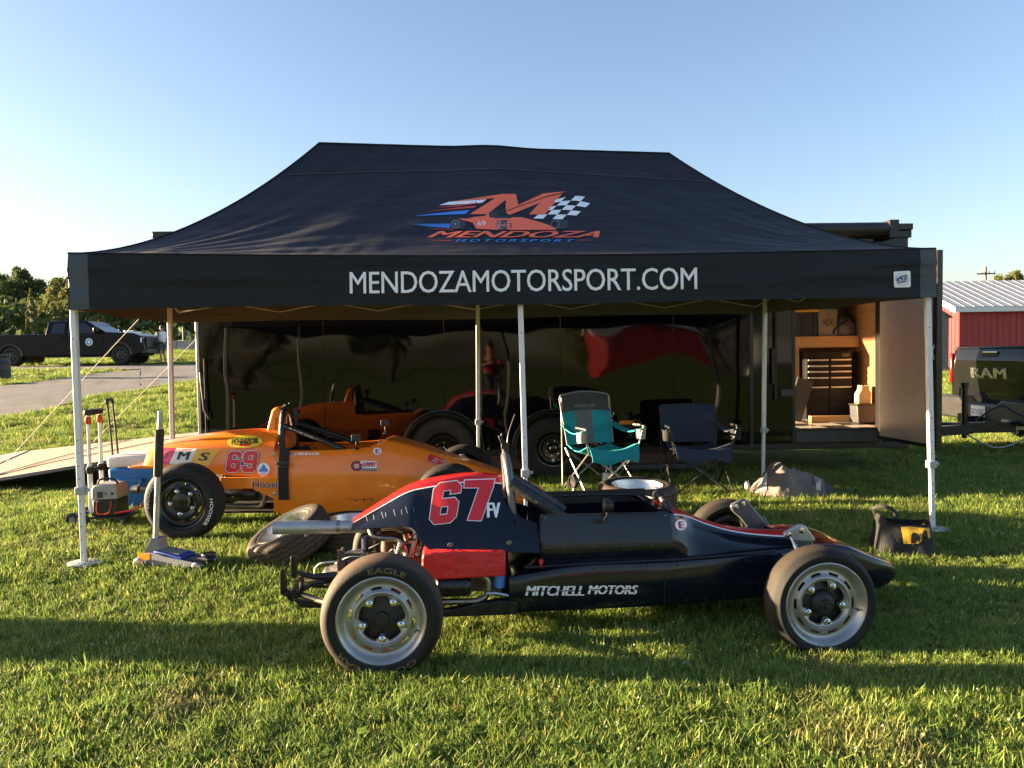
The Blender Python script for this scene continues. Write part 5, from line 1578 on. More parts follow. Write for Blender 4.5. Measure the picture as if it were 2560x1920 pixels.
# camp chairs
def cloth(name, c, c2=None):
    return mat(name, c, .85, var=.12, scale=9, bump=.7, bscale=7, dist=.02)
cloth('teal_cloth', (.012, .30, .36)); cloth('grey_cloth', (.075, .075, .08)); cloth('mid_cloth', (.16, .165, .17)); cloth('navy_cloth', (.022, .034, .064)); cloth('mesh_beige', (.48, .42, .34))
mat('tube_grey', (.30, .29, .28), .35, .8, var=.1); mat('tube_black', (.02, .02, .02), .4)
mat('edge_trim', (.30, .31, .32), .8)
def camp_chair(label, loc, rz, main, top, mid, tube, hb=.95, text=None, wb=.27, cup='mesh_beige'):
    t = thing('camp_chair', label, 'camp chair', loc, rz, 'camp chairs by the trailer')
    def back(u, v):
        x = (2 * u - 1) * (wb + .03 * v - .02 * (v > .99))
        arch = .035 * (1 - (2 * u - 1) ** 2) * v * (1 if top else .15)
        z = .46 + (hb - .50) * v + arch
        y = .20 + .12 * v + .05 * (1 - (2 * u - 1) ** 2) * (1 - .3 * v)
        return (x, y + .006 * noise.noise(Vector((x * 9, z * 9, loc[0]))), z)
    b = MB(); b.grid(back, 14, 14, mi=lambda i, j: 1 if (top and j >= 9) else (2 if (mid and 4 <= i < 9) else 0))
    bk_ = b.build('backrest', [main, top or main, mid or main], t, smooth=70, solid=.006)
    ed = MB(); ed.tube([back(0, k / 14) for k in range(15)] + [back(k / 14, 1) for k in range(1, 15)] + [back(1, 1 - k / 14) for k in range(1, 15)], .007, 6)
    ed.build('back_piping', 'edge_trim' if top else main, bk_)
    def seat(u, v):
        x = (2 * u - 1) * (.25 + .03 * v)
        y = .24 - .50 * v
        z = .40 + .035 * abs(2 * u - 1) ** 2 * 1.6 - .055 * math.sin(math.pi * min(1, v * 1.1)) + .03 * v
        return (x, y, z + .006 * noise.noise(Vector((x * 11, y * 11, 2))))
    s = MB(); s.grid(seat, 12, 12); st = s.build('seat', main, t, smooth=70, solid=.008)
    fl_ = MB(); fl_.grid(lambda u, v: ((2 * u - 1) * (.28 - .02 * v), -.26 - .035 * math.sin(v * 2.2), .43 + .05 * abs(2 * u - 1) ** 2 * (1 - v) - .105 * v + .02 * math.cos(u * 9) * v), 14, 5)
    fl_.build('seat_flap', main, st, smooth=70, solid=.006)
    def arm(sg):
        a = MB(); a.grid(lambda u, v: (sg * (.285 + .045 * v + .07 * (u - .5)), .22 - .50 * v, .655 - .02 * v - .05 * math.sin(math.pi * v) + .012 * (u - .5)), 3, 10)
        ar = a.build('armrest', main, t, smooth=70, solid=.01)
        c = MB(); c.lathe([(.045, 0), (.050, .03), (.052, .10), (.046, .10), (.042, .01), (0, .008)], 18, 'z', (sg * .335, -.22, .53)); c.build('cup_holder', cup, ar)
        MB().tube([(sg * .33, -.30, .66), (sg * .345, -.20, .668), (sg * .33, -.10, .665)], .012, 8).build('arm_rail', tube, ar)
    arm(-1); arm(1)
    r = .0095
    L = [((-.29, -.27, .0), (.27, -.25, .42)), ((.29, -.27, .0), (-.27, -.25, .42)), ((-.29, .27, 0), (.27, .24, .42)), ((.29, .27, 0), (-.27, .24, .42)),
         ((-.30, -.27, 0), (-.275, .23, .43)), ((-.30, .27, 0), (-.275, -.24, .42)), ((.30, -.27, 0), (.275, .23, .43)), ((.30, .27, 0), (.275, -.24, .42)),
         ((-.29, .27, 0), (-wb - .01, .30, hb - .06)), ((.29, .27, 0), (wb + .01, .30, hb - .06)), ((-.275, -.25, .42), (-.335, -.27, .66)), ((.275, -.25, .42), (.335, -.27, .66))]
    for a, c in L:
        MB().tube([a, c], r, 8).build('leg', tube, t)
    for x in (-.295, .295):
        for y in (-.27, .27):
            MB().tube([(x, y, -.005), (x, y, .03)], .014, 8).build('foot', 'black_plastic', t)
    if text:
        def fn(px, py):
            h = back((px + wb) / (2 * wb), .80)
            return Vector((px, back(.5 + px / (2 * wb), .76)[1] - .012, .46 + (hb - .5) * .78 + py))
        lay('chair_lettering', text2d(text, -.12, -.018, .12, .018, flip=False), fn, 'edge_trim', t, keepw=True)
    return t
camp_chair('teal and grey folding camp chair with beige cup holders', gpt(.88, 7.62), rad(24), 'teal_cloth', 'grey_cloth', 'mid_cloth', 'tube_grey', 1.0, 'MAGELLAN')
camp_chair('plain dark blue folding camp chair beside the teal one', gpt(1.84, 7.62), rad(2), 'navy_cloth', None, None, 'tube_black', .88, cup='black_fabric')
# white drink cup under the teal chair
MB().lathe([(0, 0), (.03, 0), (.042, .12), (.045, .125), (.02, .132), (0, .132)], 20, 'z').tube([(0, 0, .13), (.012, 0, .22)], .004, 6).build('drink_cup', 'white_print')
tag(bpy.data.objects['drink_cup'], 'white drink cup with straw standing behind the teal chair legs', 'cup').location = gpt(.97, 7.93)

# crumpled grey gear bag
mat('canvas_bag', (.19, .165, .145), .85, c2=(.12, .105, .095), scale=5, bump=.8, bscale=8, dist=.03)
mat('canvas_dark', (.045, .05, .058), .85, var=.2, bump=.6, bscale=9)
def lump(u, v):
    x = (u - .5) * .80
    ph = (v - .5) * 2
    prof_ = interp(smooth_tab([(0, .02), (.06, .10), (.18, .19), (.30, .30), (.36, .31), (.45, .25), (.65, .20), (.85, .14), (.95, .08), (1, .01)]), u)
    wd = interp(smooth_tab([(0, .08), (.1, .18), (.35, .24), (.7, .20), (.9, .14), (1, .03)]), u)
    y = ph * wd
    z = prof_ * max(0, 1 - abs(ph) ** 2.2) ** .75
    k = noise.noise(Vector((x * 7 + y * 3, y * 8, 3))) * .020 + (1 - abs(noise.noise(Vector((x * 4 - y * 5, y * 3, 8)))) * 2) ** 3 * .035 + (1 - abs(noise.noise(Vector((x * 7 + y * 4, y * 5 - x * 2, 31)))) * 2) ** 5 * .016
    e = min(1, z * 9)
    return (x + .02 * noise.noise(Vector((x * 6, y * 6, 20))), y - k * e * (1 if ph < 0 else -1) * .7, max(-.01, z + k * e - .012))
gb_ = MB(); gb_.grid(lump, 64, 40, mi=lambda i, j: 1 if i > 52 else 0)
tb_ = thing('gear_bag', 'crumpled grey canvas gear bag lying by the rear tent leg', 'bag', gpt(2.69, 7.30), rad(-3))
gbo = gb_.build('bag_body', ['canvas_bag', 'canvas_dark'], tb_, smooth=60)
def strip_on(u0, u1, v0, v1, nm):
    m_ = MB(); m_.grid(lambda a, b: Vector(lump(u0 + (u1 - u0) * a + .05 * b, v0 + (v1 - v0) * b)) + Vector((0, -.006, .006)), 5, 14); m_.build(nm, 'refl_strip', tb_, smooth=60)
mat('refl_strip', (.42, .42, .38), .6)
strip_on(.06, .14, .10, .45, 'reflective_strip'); strip_on(.70, .76, .06, .42, 'reflective_strip')
MB().lathe([(0, .0), (.022, 0), (.024, .01), (.024, .07), (.018, .08), (.018, .10), (0, .102)], 16, 'z').build('spray_can', 'white_paint')
tag(bpy.data.objects['spray_can'], 'small white can standing in the grass beside the gear bag', 'can').location = gpt(2.32, 7.50)
# black and yellow tool bag
tl = thing('tool_bag', 'black open-top tool bag with a yellow printed patch beside the front tent leg', 'bag', gpt(2.72, 5.28), rad(-9))
mat('bag_nylon', (.009, .009, .010), .7, var=.3, scale=12, bump=.7, bscale=12, dist=.02)
mat('bag_yellow', (.72, .42, .03), .6, var=.1)
def bagp(u, v, inn=0):
    t = u * 2 * math.pi
    w_, d_ = .205 - .035 * v - inn, .13 - .035 * v - inn
    c, s = math.cos(t), math.sin(t)
    e = .45
    x = math.copysign(abs(c) ** e, c) * w_
    y = math.copysign(abs(s) ** e, s) * d_
    z = .225 * v + (.035 * c * v) * -.6 + .018 * math.cos(2 * t) * v
    k = .010 * noise.noise(Vector((x * 9, y * 9, z * 9)))
    return (x + k, y - k, z)
b_ = MB(); b_.grid(lambda u, v: bagp(u, v), 56, 12, wrap=True); b_.grid(lambda u, v: bagp(u, 1 - .75 * v, .008 + .01 * v), 56, 6, wrap=True)
b_.add([bagp(k / 28, .25, .02) for k in range(28)], [tuple(range(28))])
bb = b_.build('bag_body', 'bag_nylon', tl, smooth=60)
hd = MB(); hd.tube(bez([(-.15, .05, .21), (-.185, .02, .29), (-.12, -.02, .315), (-.06, -.02, .28), (-.05, -.03, .23)]), .014, 6, flat=.4); hd.build('handle', 'bag_nylon', tl)
MB().box(-.10, .09, -.05, .06, .10, .17).build('bag_contents', 'rust_brown', tl, bevel=.02)
bpf, bpf2 = surf(bb, .004), surf(bb, .007)
def z4(x, y): return (1850 + x * .27125, 1120 + y * .27125)
lay('bag_patch', poly2d([ZP([(1482, 728), (1560, 722), (1655, 735), (1690, 684), (1745, 740), (1757, 822), (1735, 835), (1700, 800), (1680, 850), (1655, 880), (1510, 885)], z4)]), bpf, 'bag_yellow', tl, 8)
lay('bag_patch_print', poly2d([ZP([(1575, 880), (1578, 800), (1600, 776), (1640, 790), (1665, 830), (1652, 880), (1640, 850), (1622, 880)], z4), ZP([(1675, 850), (1680, 790), (1700, 752), (1724, 770), (1735, 832), (1722, 832), (1705, 790), (1695, 840)], z4)]), bpf2, 'black_print', tl, 8)

# floor jack
jk = thing('floor_jack', 'silver and blue floor jack with upright foam-gripped handle', 'floor jack', gpt(-2.47, 5.22), rad(-14))
mat('jack_blue', (.03, .06, .28), .35, var=.1); mat('jack_white', (.24, .25, .32), .35, .5, var=.1)
fr = MB()
for y in (-.085, .075):
    fr.prism([(-.10, .04), (-.06, .105), (.03, .11), (.12, .088), (.40, .055), (.42, .04), (.38, .022), (-.06, .022)], y, y + .012)
jf = fr.build('frame', 'jack_white', jk, bevel=.004)
MB().box(.02, .24, -.072, .074, .075, .105, Matrix.Rotation(rad(8), 3, 'Y')).build('cover_plate', 'jack_blue', jk, bevel=.006)
MB().box(.05, .20, -.045, .045, .106, .110, Matrix.Rotation(rad(8), 3, 'Y')).build('plate_label', 'mid_grey', jk)
MB().prism([(.18, .06), (.40, .085), (.44, .075), (.40, .05)], -.045, .045).build('lift_arm', 'dark_grey', jk, bevel=.006)
MB().lathe([(0, .02), (.045, .02), (.05, .01), (.04, 0)], 20, 'z', (.40, 0, .085)).build('saddle', 'black_metal', jk)
MB().box(-.085, .0, -.087, -.0855, .06, .105).build('warning_label', 'amber', jk)
for x, y, r in ((-.07, -.11, .038), (-.07, .10, .038), (.37, -.09, .032), (.37, .08, .032)):
    MB().lathe([(0, -.014), (r * .8, -.014), (r, -.008), (r, .012), (r * .8, .016), (0, .016)], 20, 'y', (x, y, r)).build('caster', 'steel', jk)
MB().prism([(-.10, .06), (-.02, .20), (.03, .20), (.05, .09)], -.05, .05).build('handle_socket', 'jack_white', jk, bevel=.006)
hx0, hx1 = Vector((-.02, 0, .13)), Vector((.055, .0, 1.07))
hv = lambda t: hx0.lerp(hx1, t)
hn = MB().tube([hv(0), hv(.60)], .019, 14); hn = hn.build('handle', 'silver_paint', jk)
MB().tube([hv(.52), hv(.525), hv(.865), hv(.87)], [.026, .030, .030, .026], 14).build('handle_grip', 'black_plastic', hn)
MB().tube([hv(.87), hv(1.0)], .017, 14).build('handle_top', 'silver_paint', hn)

# blue cooler
cl = thing('cooler', 'blue wheeled cooler with white lid and tall black pull handle', 'cooler', gpt(-3.56, 7.22), rad(4))
mat('cooler_blue', (.018, .15, .44), .38, var=.06, bump=.1, bscale=80); mat('cooler_white', (.74, .73, .70), .45, var=.05)
MB().prism([(-.195, 0), (.195, 0), (.215, .40), (-.215, .40)], -.20, .20).build('body', 'cooler_blue', cl, bevel=.025, seg=3)
MB().box(-.222, .222, -.208, .208, .405, .515).build('lid', 'cooler_white', cl, bevel=.03, seg=3)
MB().box(-.15, .17, -.14, .14, .5155, .522).build('cup_tray', 'cooler_white', cl, bevel=.003)
hh = MB(); hh.tube(bez([(-.105, -.203, .29), (-.10, -.235, .285), (-.08, -.245, .235), (0, -.25, .225), (.08, -.245, .235), (.10, -.235, .285), (.105, -.203, .29)], 4), .013, 8); hh.box(-.11, .11, -.222, -.203, .275, .305); hh.build('side_handle', 'cooler_blue', cl)
for y in (-.09, .02):
    MB().tube([(-.205, y, .40), (-.225 - .0, y, .75), (-.245, y, 1.0)], .011, 8).build('pull_handle', 'black_plastic', cl)
MB().tube([(-.243, -.095, .99), (-.247, -.085, 1.03), (-.247, .015, 1.03), (-.243, .025, .99)], .017, 8).build('handle_grip', 'black_plastic', cl)
for y in (-.21, .21):
    MB().lathe([(0, -.02), (.05, -.02), (.06, -.012), (.06, .012), (.05, .02), (0, .02)], 24, 'y', (.15, y, .06)).build('caster', 'dark_grey', cl)
MB().box(.205, .24, -.03, .03, .38, .46).build('latch', 'mid_grey', cl, bevel=.006)

# folding cart carrying a power station
ctt = thing('folding_cart', 'folding hand cart with two silver handle tubes topped by red clips', 'hand cart', gpt(-3.57, 6.52), rad(3))
mat('tool_orange', (.60, .07, .02), .45)
for i, y in enumerate((-.10, .10)):
    MB().box(-.045, -.012, y - .012, y + .012, .10, .52).build('lower_tube', 'white_paint', ctt, bevel=.004)
    MB().box(-.040, -.016, y - .009, y + .009, .50, .97).build('handle_tube', 'white_paint', ctt, bevel=.004)
    MB().box(-.048, -.008, y - .016, y + .016, .86, .925).build('handle_clip', 'tool_orange', ctt, bevel=.006)
    MB().box(-.052, -.004, y - .02, y + .02, .44, .50).build('tube_clamp', 'black_plastic', ctt, bevel=.005)
MB().box(-.055, .0, -.12, .12, .935, .985).build('handle_bar', 'black_plastic', ctt, bevel=.01)
MB().box(-.045, -.015, -.10, .10, .46, .485).build('cross_brace', 'black_plastic', ctt, bevel=.004)
MB().box(-.03, .28, -.13, .13, .055, .075).build('toe_plate', 'black_plastic', ctt, bevel=.005)
for x, y, r in ((-.17, -.13, .058), (-.17, .13, .058), (-.07, -.15, .05), (.24, -.13, .035)):
    wq = MB().lathe([(r * .45, -.014), (r * .8, -.016), (r, -.012), (r, .012), (r * .8, .016), (r * .45, .014)], 24, 'y', (x, y, r)).build('cart_wheel', 'black_plastic', ctt)
    MB().lathe([(0, -.018), (r * .40, -.017), (r * .46, -.010)], 16, 'y', (x, y, r)).build('wheel_hub', 'mid_grey', wq)
MB().tube([(-.17, -.13, .058), (-.05, -.11, .12)], .014, 8).tube([(-.17, .13, .058), (-.05, .11, .12)], .014, 8).build('axle_strut', 'black_plastic', ctt)
ps = thing('power_station', 'grey and black portable power box sitting on the folding cart', 'power station', gpt(-3.47, 6.50, .077), rad(3))
ps.scale = (.82, .9, .95)
MB().box(-.125, .125, -.12, .12, 0, .15).build('lower_case', 'black_plastic', ps, bevel=.012)
MB().prism([(-.13, .152), (.13, .152), (.13, .23), (.10, .285), (-.10, .285), (-.13, .25)], -.125, .125).build('upper_case', 'mid_light' if 'mid_light' in MATS else mat('mid_light', (.36, .35, .33), .5, var=.08), ps, bevel=.012)
MB().box(-.07, -.01, -.128, -.124, .17, .225).build('vent_panel', 'dark_grey', ps)
MB().lathe([(0, -.006), (.012, -.005), (.014, 0)], 14, 'y', (.08, -.125, .205)).build('dial', 'black_plastic', ps)
MB().lathe([(0, -.004), (.011, -.003), (.012, 0)], 14, 'y', (.02, -.125, .205)).build('button', 'red_print', ps)
MB().tube(bez([(-.07, -.123, .14), (-.075, -.14, .06), (-.05, -.145, .03), (.03, -.145, .03), (.06, -.14, .06), (.07, -.123, .14)]), .006, 6).build('bungee', 'tool_orange', ps)
MB().tube(bez([(-.10, -.05, .285), (-.05, -.08, .33), (.07, -.08, .33), (.11, -.05, .285)]), .010, 8).build('carry_handle', 'black_plastic', ps)
MB().tube(bez([(.10, -.12, .03), (.30, -.15, .06), (.42, -.14, .10), (.55, -.10, .10)]), .009, 6).build('cord', 'red_print', ps)

# ---- things inside the trailer (placed along the trailer's own axis)
TW = Matrix.Translation((-3.38, 8.25, 0)) @ Matrix.Rotation(TY, 4, 'Z')
def tw(u, v, z): return TW @ Vector((u, v, z))
tc_ = thing('tool_chest', 'black steel tool chest with two columns of drawers inside the trailer', 'tool chest', tw(7.31, 1.10, .613), TY)
mat('chest_black', (.007, .007, .008), .5, spec=.2)
MB().box(-.285, .285, -.22, .26, .03, .86).build('cabinet', 'chest_black', tc_, bevel=.006)
MB().box(-.285, .285, -.232, -.2205, .775, .855).build('header', 'chest_black', tc_, bevel=.003)
MB().box(.16, .25, -.236, -.2325, .79, .83).build('badge', 'dark_grey', tc_)
for x0, x1 in ((-.278, -.005), (.005, .278)):
    for z0, z1 in ((.70, .77), (.63, .695), (.555, .625), (.44, .55), (.26, .435), (.04, .255)):
        dr = MB().box(x0, x1, -.236, -.2205, z0, z1).build('drawer', 'chest_black', tc_, bevel=.003)
        if z0 > .05: MB().box(x0 + .01, x1 - .01, -.252, -.2365, z1 - .026, z1 - .006).build('drawer_handle', 'silver_paint', dr, bevel=.003)
for x in (-.24, .24):
    MB().box(x - .02, x + .02, -.2, -.16, 0, .03).build('foot', 'dark_grey', tc_)
mat('bin_dark', (.030, .028, .026), .5, var=.15); mat('bin_tan', (.30, .25, .15), .5, var=.12); mat('bin_lid', (.55, .33, .05), .45)
def bin_(label, u, w_, h, m, ml, txt=None):
    t = thing('storage_bin', label, 'storage bin', tw(u, 1.19, 1.562), TY, 'storage bins on the trailer shelf')
    b = MB().prism([(-w_ * .44, 0), (w_ * .44, 0), (w_ * .5, h), (-w_ * .5, h)], -.17, .17).build('tub', m, t, bevel=.012)
    MB().box(-w_ * .52, w_ * .52, -.185, .185, h, h + .045).build('lid', ml, t, bevel=.012)
    for k in range(3):
        MB().box(-w_ * .36 + k * w_ * .36 - .006, -w_ * .36 + k * w_ * .36 + .006, -.182, -.1705, .04, h - .03).build('rib', m, b)
    if txt:
        lay('bin_lettering', text2d(txt, -.06, h * .52, .06, h * .70, flip=False), lambda u_, v_: Vector((u_, -.186, v_)), 'black_print', t, keepw=True)
    for x in (-w_ * .36, w_ * .36):
        MB().lathe([(0, -.01), (.024, -.01), (.028, 0), (.024, .01), (0, .01)], 14, 'y', (x, -.178, .028)).build('caster', 'black_plastic', t)
    return t
bin_('dark storage bin with yellow lid at the left end of the trailer shelf', 7.04, .40, .40, 'bin_dark', 'bin_lid')
bin_('tan lettered storage bin in the middle of the trailer shelf', 7.36, .25, .44, 'bin_tan', 'bin_dark', 'HDX')
bp = thing('duffel_bag', 'brown crumpled duffel bag on the right end of the trailer shelf', 'bag', tw(7.60, 1.15, 1.562), TY)
MB().grid(lambda u, v: (lambda t, p: (.17 * math.cos(t) * math.sin(p) * (1 + .16 * noise.noise(Vector((math.cos(t) * 2, p * 2, 1)))), .15 * math.sin(t) * math.sin(p), .165 - .165 * math.cos(p) * (1 + .1 * math.sin(t * 5)) ))(u * 2 * math.pi, .02 + v * 3.1), 28, 16, wrap=True).build('bag_body', 'canvas_bag', bp, smooth=60)
MB().tube(bez([(-.14, -.10, .08), (-.17, -.14, .16), (-.10, -.16, .24), (0, -.15, .30)]), .010, 6).build('strap', 'black_fabric', bp)
MB().box(-.10, .10, -.02, .02, 0, .52, Matrix.Rotation(rad(18), 3, 'Y')).build('loose_board', 'bin_dark')
tag(bpy.data.objects['loose_board'], 'short dark board leaning on the shelf post inside the trailer', 'board').location = tw(6.93, .86, .625)
bpy.data.objects['loose_board'].rotation_euler = (0, 0, TY)
bu = thing('grey_crate', 'grey crate with a white paper sack on top by the trailer door', 'crate', tw(7.60, .62, .613), TY)
MB().prism([(-.10, 0), (.10, 0), (.115, .22), (-.115, .22)], -.10, .10).build('crate_wall', 'dark_grey', bu, bevel=.012)
MB().box(-.122, .122, -.107, .107, .205, .228).build('crate_rim', 'black_plastic', bu, bevel=.006)
MB().prism([(-.075, .23), (.075, .23), (.08, .36), (.05, .41), (.055, .445), (.01, .43), (-.035, .45), (-.04, .40), (-.075, .34)], -.055, .055).build('paper_sack', mat('paper_sack', (.36, .33, .26), .7, c2=(.40, .28, .07), scale=9), bu, bevel=.007, seg=2)
# ------------------------------------------------------------------ pickups
paint('truck_black', (.004, .004, .005), .25, .0, .05, .0)
MATS['truck_black'].node_tree.nodes['Principled BSDF'].inputs['Specular IOR Level'].default_value = .18
paint('truck_grey', (.007, .0073, .0078), .13, .1, .05, .0)
MATS['truck_grey'].node_tree.nodes['Principled BSDF'].inputs['Specular IOR Level'].default_value = .25
mat('tail_red', (.20, .005, .006), .2); mat('lamp_clear', (.65, .66, .68), .1)
def arch_pts(cx, r, z0, n=12):
    a0 = math.asin(max(-1, min(1, (z0 - .44) / r)))
    return [(cx + r * math.cos(t), .44 + r * math.sin(t)) for t in [a0 + (math.pi - 2 * a0) * k / n for k in range(n + 1)]]
def pickup(label, loc, rz, paintm, L, bedr, cab0, roof0, roof1, wsb, hood, wr, wf, zroof, zrail, zhood, hw=.97, group=None):
    t = thing('pickup_truck', label, 'pickup truck', loc, rz, group)
    sill = .42
    out = [(0.02, .55), (0, zrail - .35), (.03, zrail), (cab0, zrail), (wsb, zhood + .03), (hood, zhood), (L - .12, zhood - .14), (L, zhood - .35), (L + .02, .62), (L - .08, .48)]
    out += [(p[0], p[1]) for p in arch_pts(wf, .56, sill)] + [(p[0], p[1]) for p in arch_pts(wr, .56, sill)] + [(.05, sill)]
    b = MB(); n = len(out)
    def yw(z): return hw - .05 * max(0, (z - 1.0)) / .4 - .03 * max(0, .7 - z) / .3
    ctr = [sum(p[0] for p in out) / n, .9]
    b.v = [(x, -yw(z), z) for x, z in out] + [(x, yw(z), z) for x, z in out]
    b.f = [tuple(range(n)), tuple(range(2 * n - 1, n - 1, -1))] + [(i, i + n, (i + 1) % n + n, (i + 1) % n) for i in range(n)]
    b.mi = [0] * len(b.f)
    body = b.build('body', paintm, t, smooth=35, bevel=.035, seg=3)
    c = MB()
    base, top = hw - .05, hw - .24
    pr = [(cab0, zrail - .05), (roof0, zroof - .03), (roof0 + .12, zroof), (roof1 - .15, zroof), (roof1, zroof - .02), (wsb, zhood)]
    def cw(z): return base + (top - base) * (z - zrail) / (zroof - zrail)
    m = len(pr)
    c.v = [(x, -cw(z), z) for x, z in pr] + [(x, cw(z), z) for x, z in pr]
    c.f = [tuple(range(m)), tuple(range(2 * m - 1, m - 1, -1))] + [(i, i + m, (i + 1) % m + m, (i + 1) % m) for i in range(m)]
    c.mi = [0] * len(c.f)
    c.build('cab', paintm, t, smooth=35, bevel=.03, seg=3)
    zr, zb = zroof - .10, zrail + .02
    mid = cab0 + (roof1 - cab0) * .52
    def win(poly, nm):
        for sg in (-1, 1):
            w_ = MB(); w_.add([(x, sg * (cw(z) + .006), z) for x, z in poly], [tuple(range(len(poly)))])
            w_.build(nm, 'glass_dark', t, solid=.004, smooth=0)
    win([(cab0 + .25, zb), (cab0 + .30, zr), (mid - .10, zr), (mid - .10, zb)], 'window')
    win([(mid + .05, zb), (mid + .05, zr), (roof1 - .12, zr), (wsb - .28, zb)], 'window')
    ws = MB(); a, e = (roof1 + .02, zroof - .07), (wsb - .05, zhood + .05)
    nn = Vector((e[1] - a[1], 0, -(e[0] - a[0]))).normalized() * -.012
    ws.add([(a[0] + nn.x, -cw(a[1]) + .10, a[1] + nn.z), (a[0] + nn.x, cw(a[1]) - .10, a[1] + nn.z), (e[0] + nn.x, cw(e[1]) - .08, e[1] + nn.z), (e[0] + nn.x, -cw(e[1]) + .08, e[1] + nn.z)], [(0, 1, 2, 3)])
    ws.build('windscreen', 'glass_dark', t, smooth=0)
    rw = MB(); a, e = (roof0 - .0, zroof - .09), (cab0 + .01, zrail + .03)
    rw.add([(a[0] - .012, -top + .08, a[1]), (a[0] - .012, top - .08, a[1]), (e[0] - .012, base - .12, e[1]), (e[0] - .012, -base + .12, e[1])], [(0, 1, 2, 3)])
    rw.build('rear_window', 'glass_dark', t, smooth=0)
    sm = MB()
    for x in (cab0 + .02, mid, wsb - .12):
        for sg in (-1, 1): sm.box(x - .006, x + .006, sg * (hw + .001) - .004, sg * (hw + .001) + .004, .55, zrail - .02)
    sm.build('door_gap', 'matte_black', t)
    for sg in (-1, 1):
        for x in (mid - .25, wsb - .40 - .9):
            MB().box(x, x + .18, sg * (hw - .01) - .03, sg * (hw - .01) + .03, zrail - .16, zrail - .12).build('door_handle', paintm, t, bevel=.01)
        MB().box(wsb - .42, wsb - .26, sg * (hw + .02), sg * (hw + .22), zrail + .02, zrail + .28).build('wing_mirror', paintm, t, bevel=.04, seg=3)
        MB().box(cab0, wsb + .1, sg * (hw - .10) - .06, sg * (hw - .10) + .06, .34, .40).build('running_board', 'black_plastic', t, bevel=.015)
        MB().prism([(L - .12, zhood - .45), (L - .02, zhood - .45), (L - .06, zhood - .22), (L - .12, zhood - .22)], sg * (hw - .24), sg * (hw - .012)).build('headlight', 'lamp_clear', t, bevel=.02)
    MB().box(L - .04, L + .06, -hw + .26, hw - .26, .72, zhood - .20).build('grille', 'black_plastic', t, bevel=.03)
    MB().box(L - .10, L + .16, -hw + .02, hw - .02, .46, .70).build('front_bumper', 'black_plastic', t, bevel=.05, seg=3)
    MB().box(.3, L - .3, -.70, .70, .38, .60).build('chassis', 'matte_black', t)
    for x in (wr, wf):
        for sg in (-1, 1):
            w_ = MB().lathe(grooved(.43, .27, .255), 40, 'y').build('wheel', 'tyre_dark', t, loc=(x, sg * (hw - .03), .43), rot=(0, 0, 0 if sg < 0 else math.pi))
            rm = MB().lathe([(.258, .004), (.25, -.006), (.235, .02), (.21, .045), (.09, .03), (.08, .0), (0, -.005)], 32, 'y').build('rim', 'black_wheel', w_)
            sp = MB()
            for k in range(8):
                th = k * math.pi / 4
                sp.box(.09, .235, -.005, .02, -.028, .028, Matrix.Rotation(th, 3, 'Y'), (0, 0, 0))
            sp.build('spokes', 'dark_grey', w_)
            MB().lathe([(.46, -.0), (.53, -.012), (.575, -.018), (.585, 0)], 30, 'y', (x, 0, .44), a0=rad(-2), a1=rad(182)).xf(Matrix.Translation((0, sg * (hw - .0), 0)) @ Matrix.Scale(sg * -1, 4, (0, 1, 0))).build('arch_flare', paintm if 'grey' in paintm else 'black_plastic', t)
            MB().lathe([(0, 0), (.55, 0)], 24, 'y', (x, sg * (hw - .33), .50)).build('dark_well_disc', 'matte_black', t)
    return t
fx0 = P(-6, 906, 35).x
ford = pickup('long black crew cab pickup with a round white door emblem, beyond the lane', (fx0, 35, gz(fx0 + 3, 35) + .02), 0, 'truck_black', 7.18, 0, 2.80, 2.86, 4.62, 5.50, 6.70, 1.22, 6.13, 1.98, 1.39, 1.40)
bpy.context.view_layer.update()
MB().lathe([(0, -.004), (.165, -.004), (.167, 0)], 28, 'y', (4.78, -.975, 1.02)).build('door_emblem', 'white_print', ford)
MB().lathe([(.07, -.0065), (.125, -.0065)], 28, 'y', (4.78, -.975, 1.02)).build('door_emblem_print', 'blue_print', ford)
MB().box(-.03, .03, -.95, -.78, .95, 1.28).build('tail_lamp', 'tail_red', ford, bevel=.02)
tb = thing('storage_tank', 'white tank with capped fittings behind the black pickup hood', 'tank', (fx0 + 4.75, 37.6, gz(fx0 + 5, 37.6)))
MB().box(-.5, .5, -.4, .4, 0, 1.46).build('tank_body', 'white_paint', tb, bevel=.06)
for x in (-.15, .02, .2): MB().tube([(x, 0, 1.44), (x, 0, 1.53)], .06, 10).build('tank_cap', 'white_paint', tb)

ram = pickup('dark grey pickup hitched to the trailer tongue at the right edge', (6.62, 10.45, gz(7, 10.4) + .01), rad(1.5), 'truck_grey', 5.85, 0, 1.95, 2.05, 3.6, 4.4, 5.4, 1.15, 4.75, 1.95, 1.36, 1.25, hw=.985)
def tgx(z):
    return -.060 + (.055 * ((z - 1.19) / .185) ** 1.3 if z > 1.19 else .060 * ((1.19 - z) / .49) ** 1.6)
tg_ = MB(); tg_.grid(lambda u, v: (tgx(.70 + .675 * v) + .02 * abs(2 * u - 1) ** 6, -.795 + 1.59 * u, .70 + .675 * v), 24, 30)
tg_.box(.006, .012, -.79, .79, .70, 1.37)
tgo = tg_.build('tailgate', 'truck_grey', ram, smooth=30)
MB().box(-.030, .03, -.77, .77, 1.362, 1.385).build('tailgate_spoiler', 'truck_grey', tgo, bevel=.012)
MB().box(-.050, -.01, -.17, .17, 1.235, 1.315).build('handle_recess', 'matte_black', tgo, bevel=.01)
MB().box(-.056, -.02, -.15, .15, 1.300, 1.325).build('tailgate_handle', 'chrome', tgo, bevel=.006)
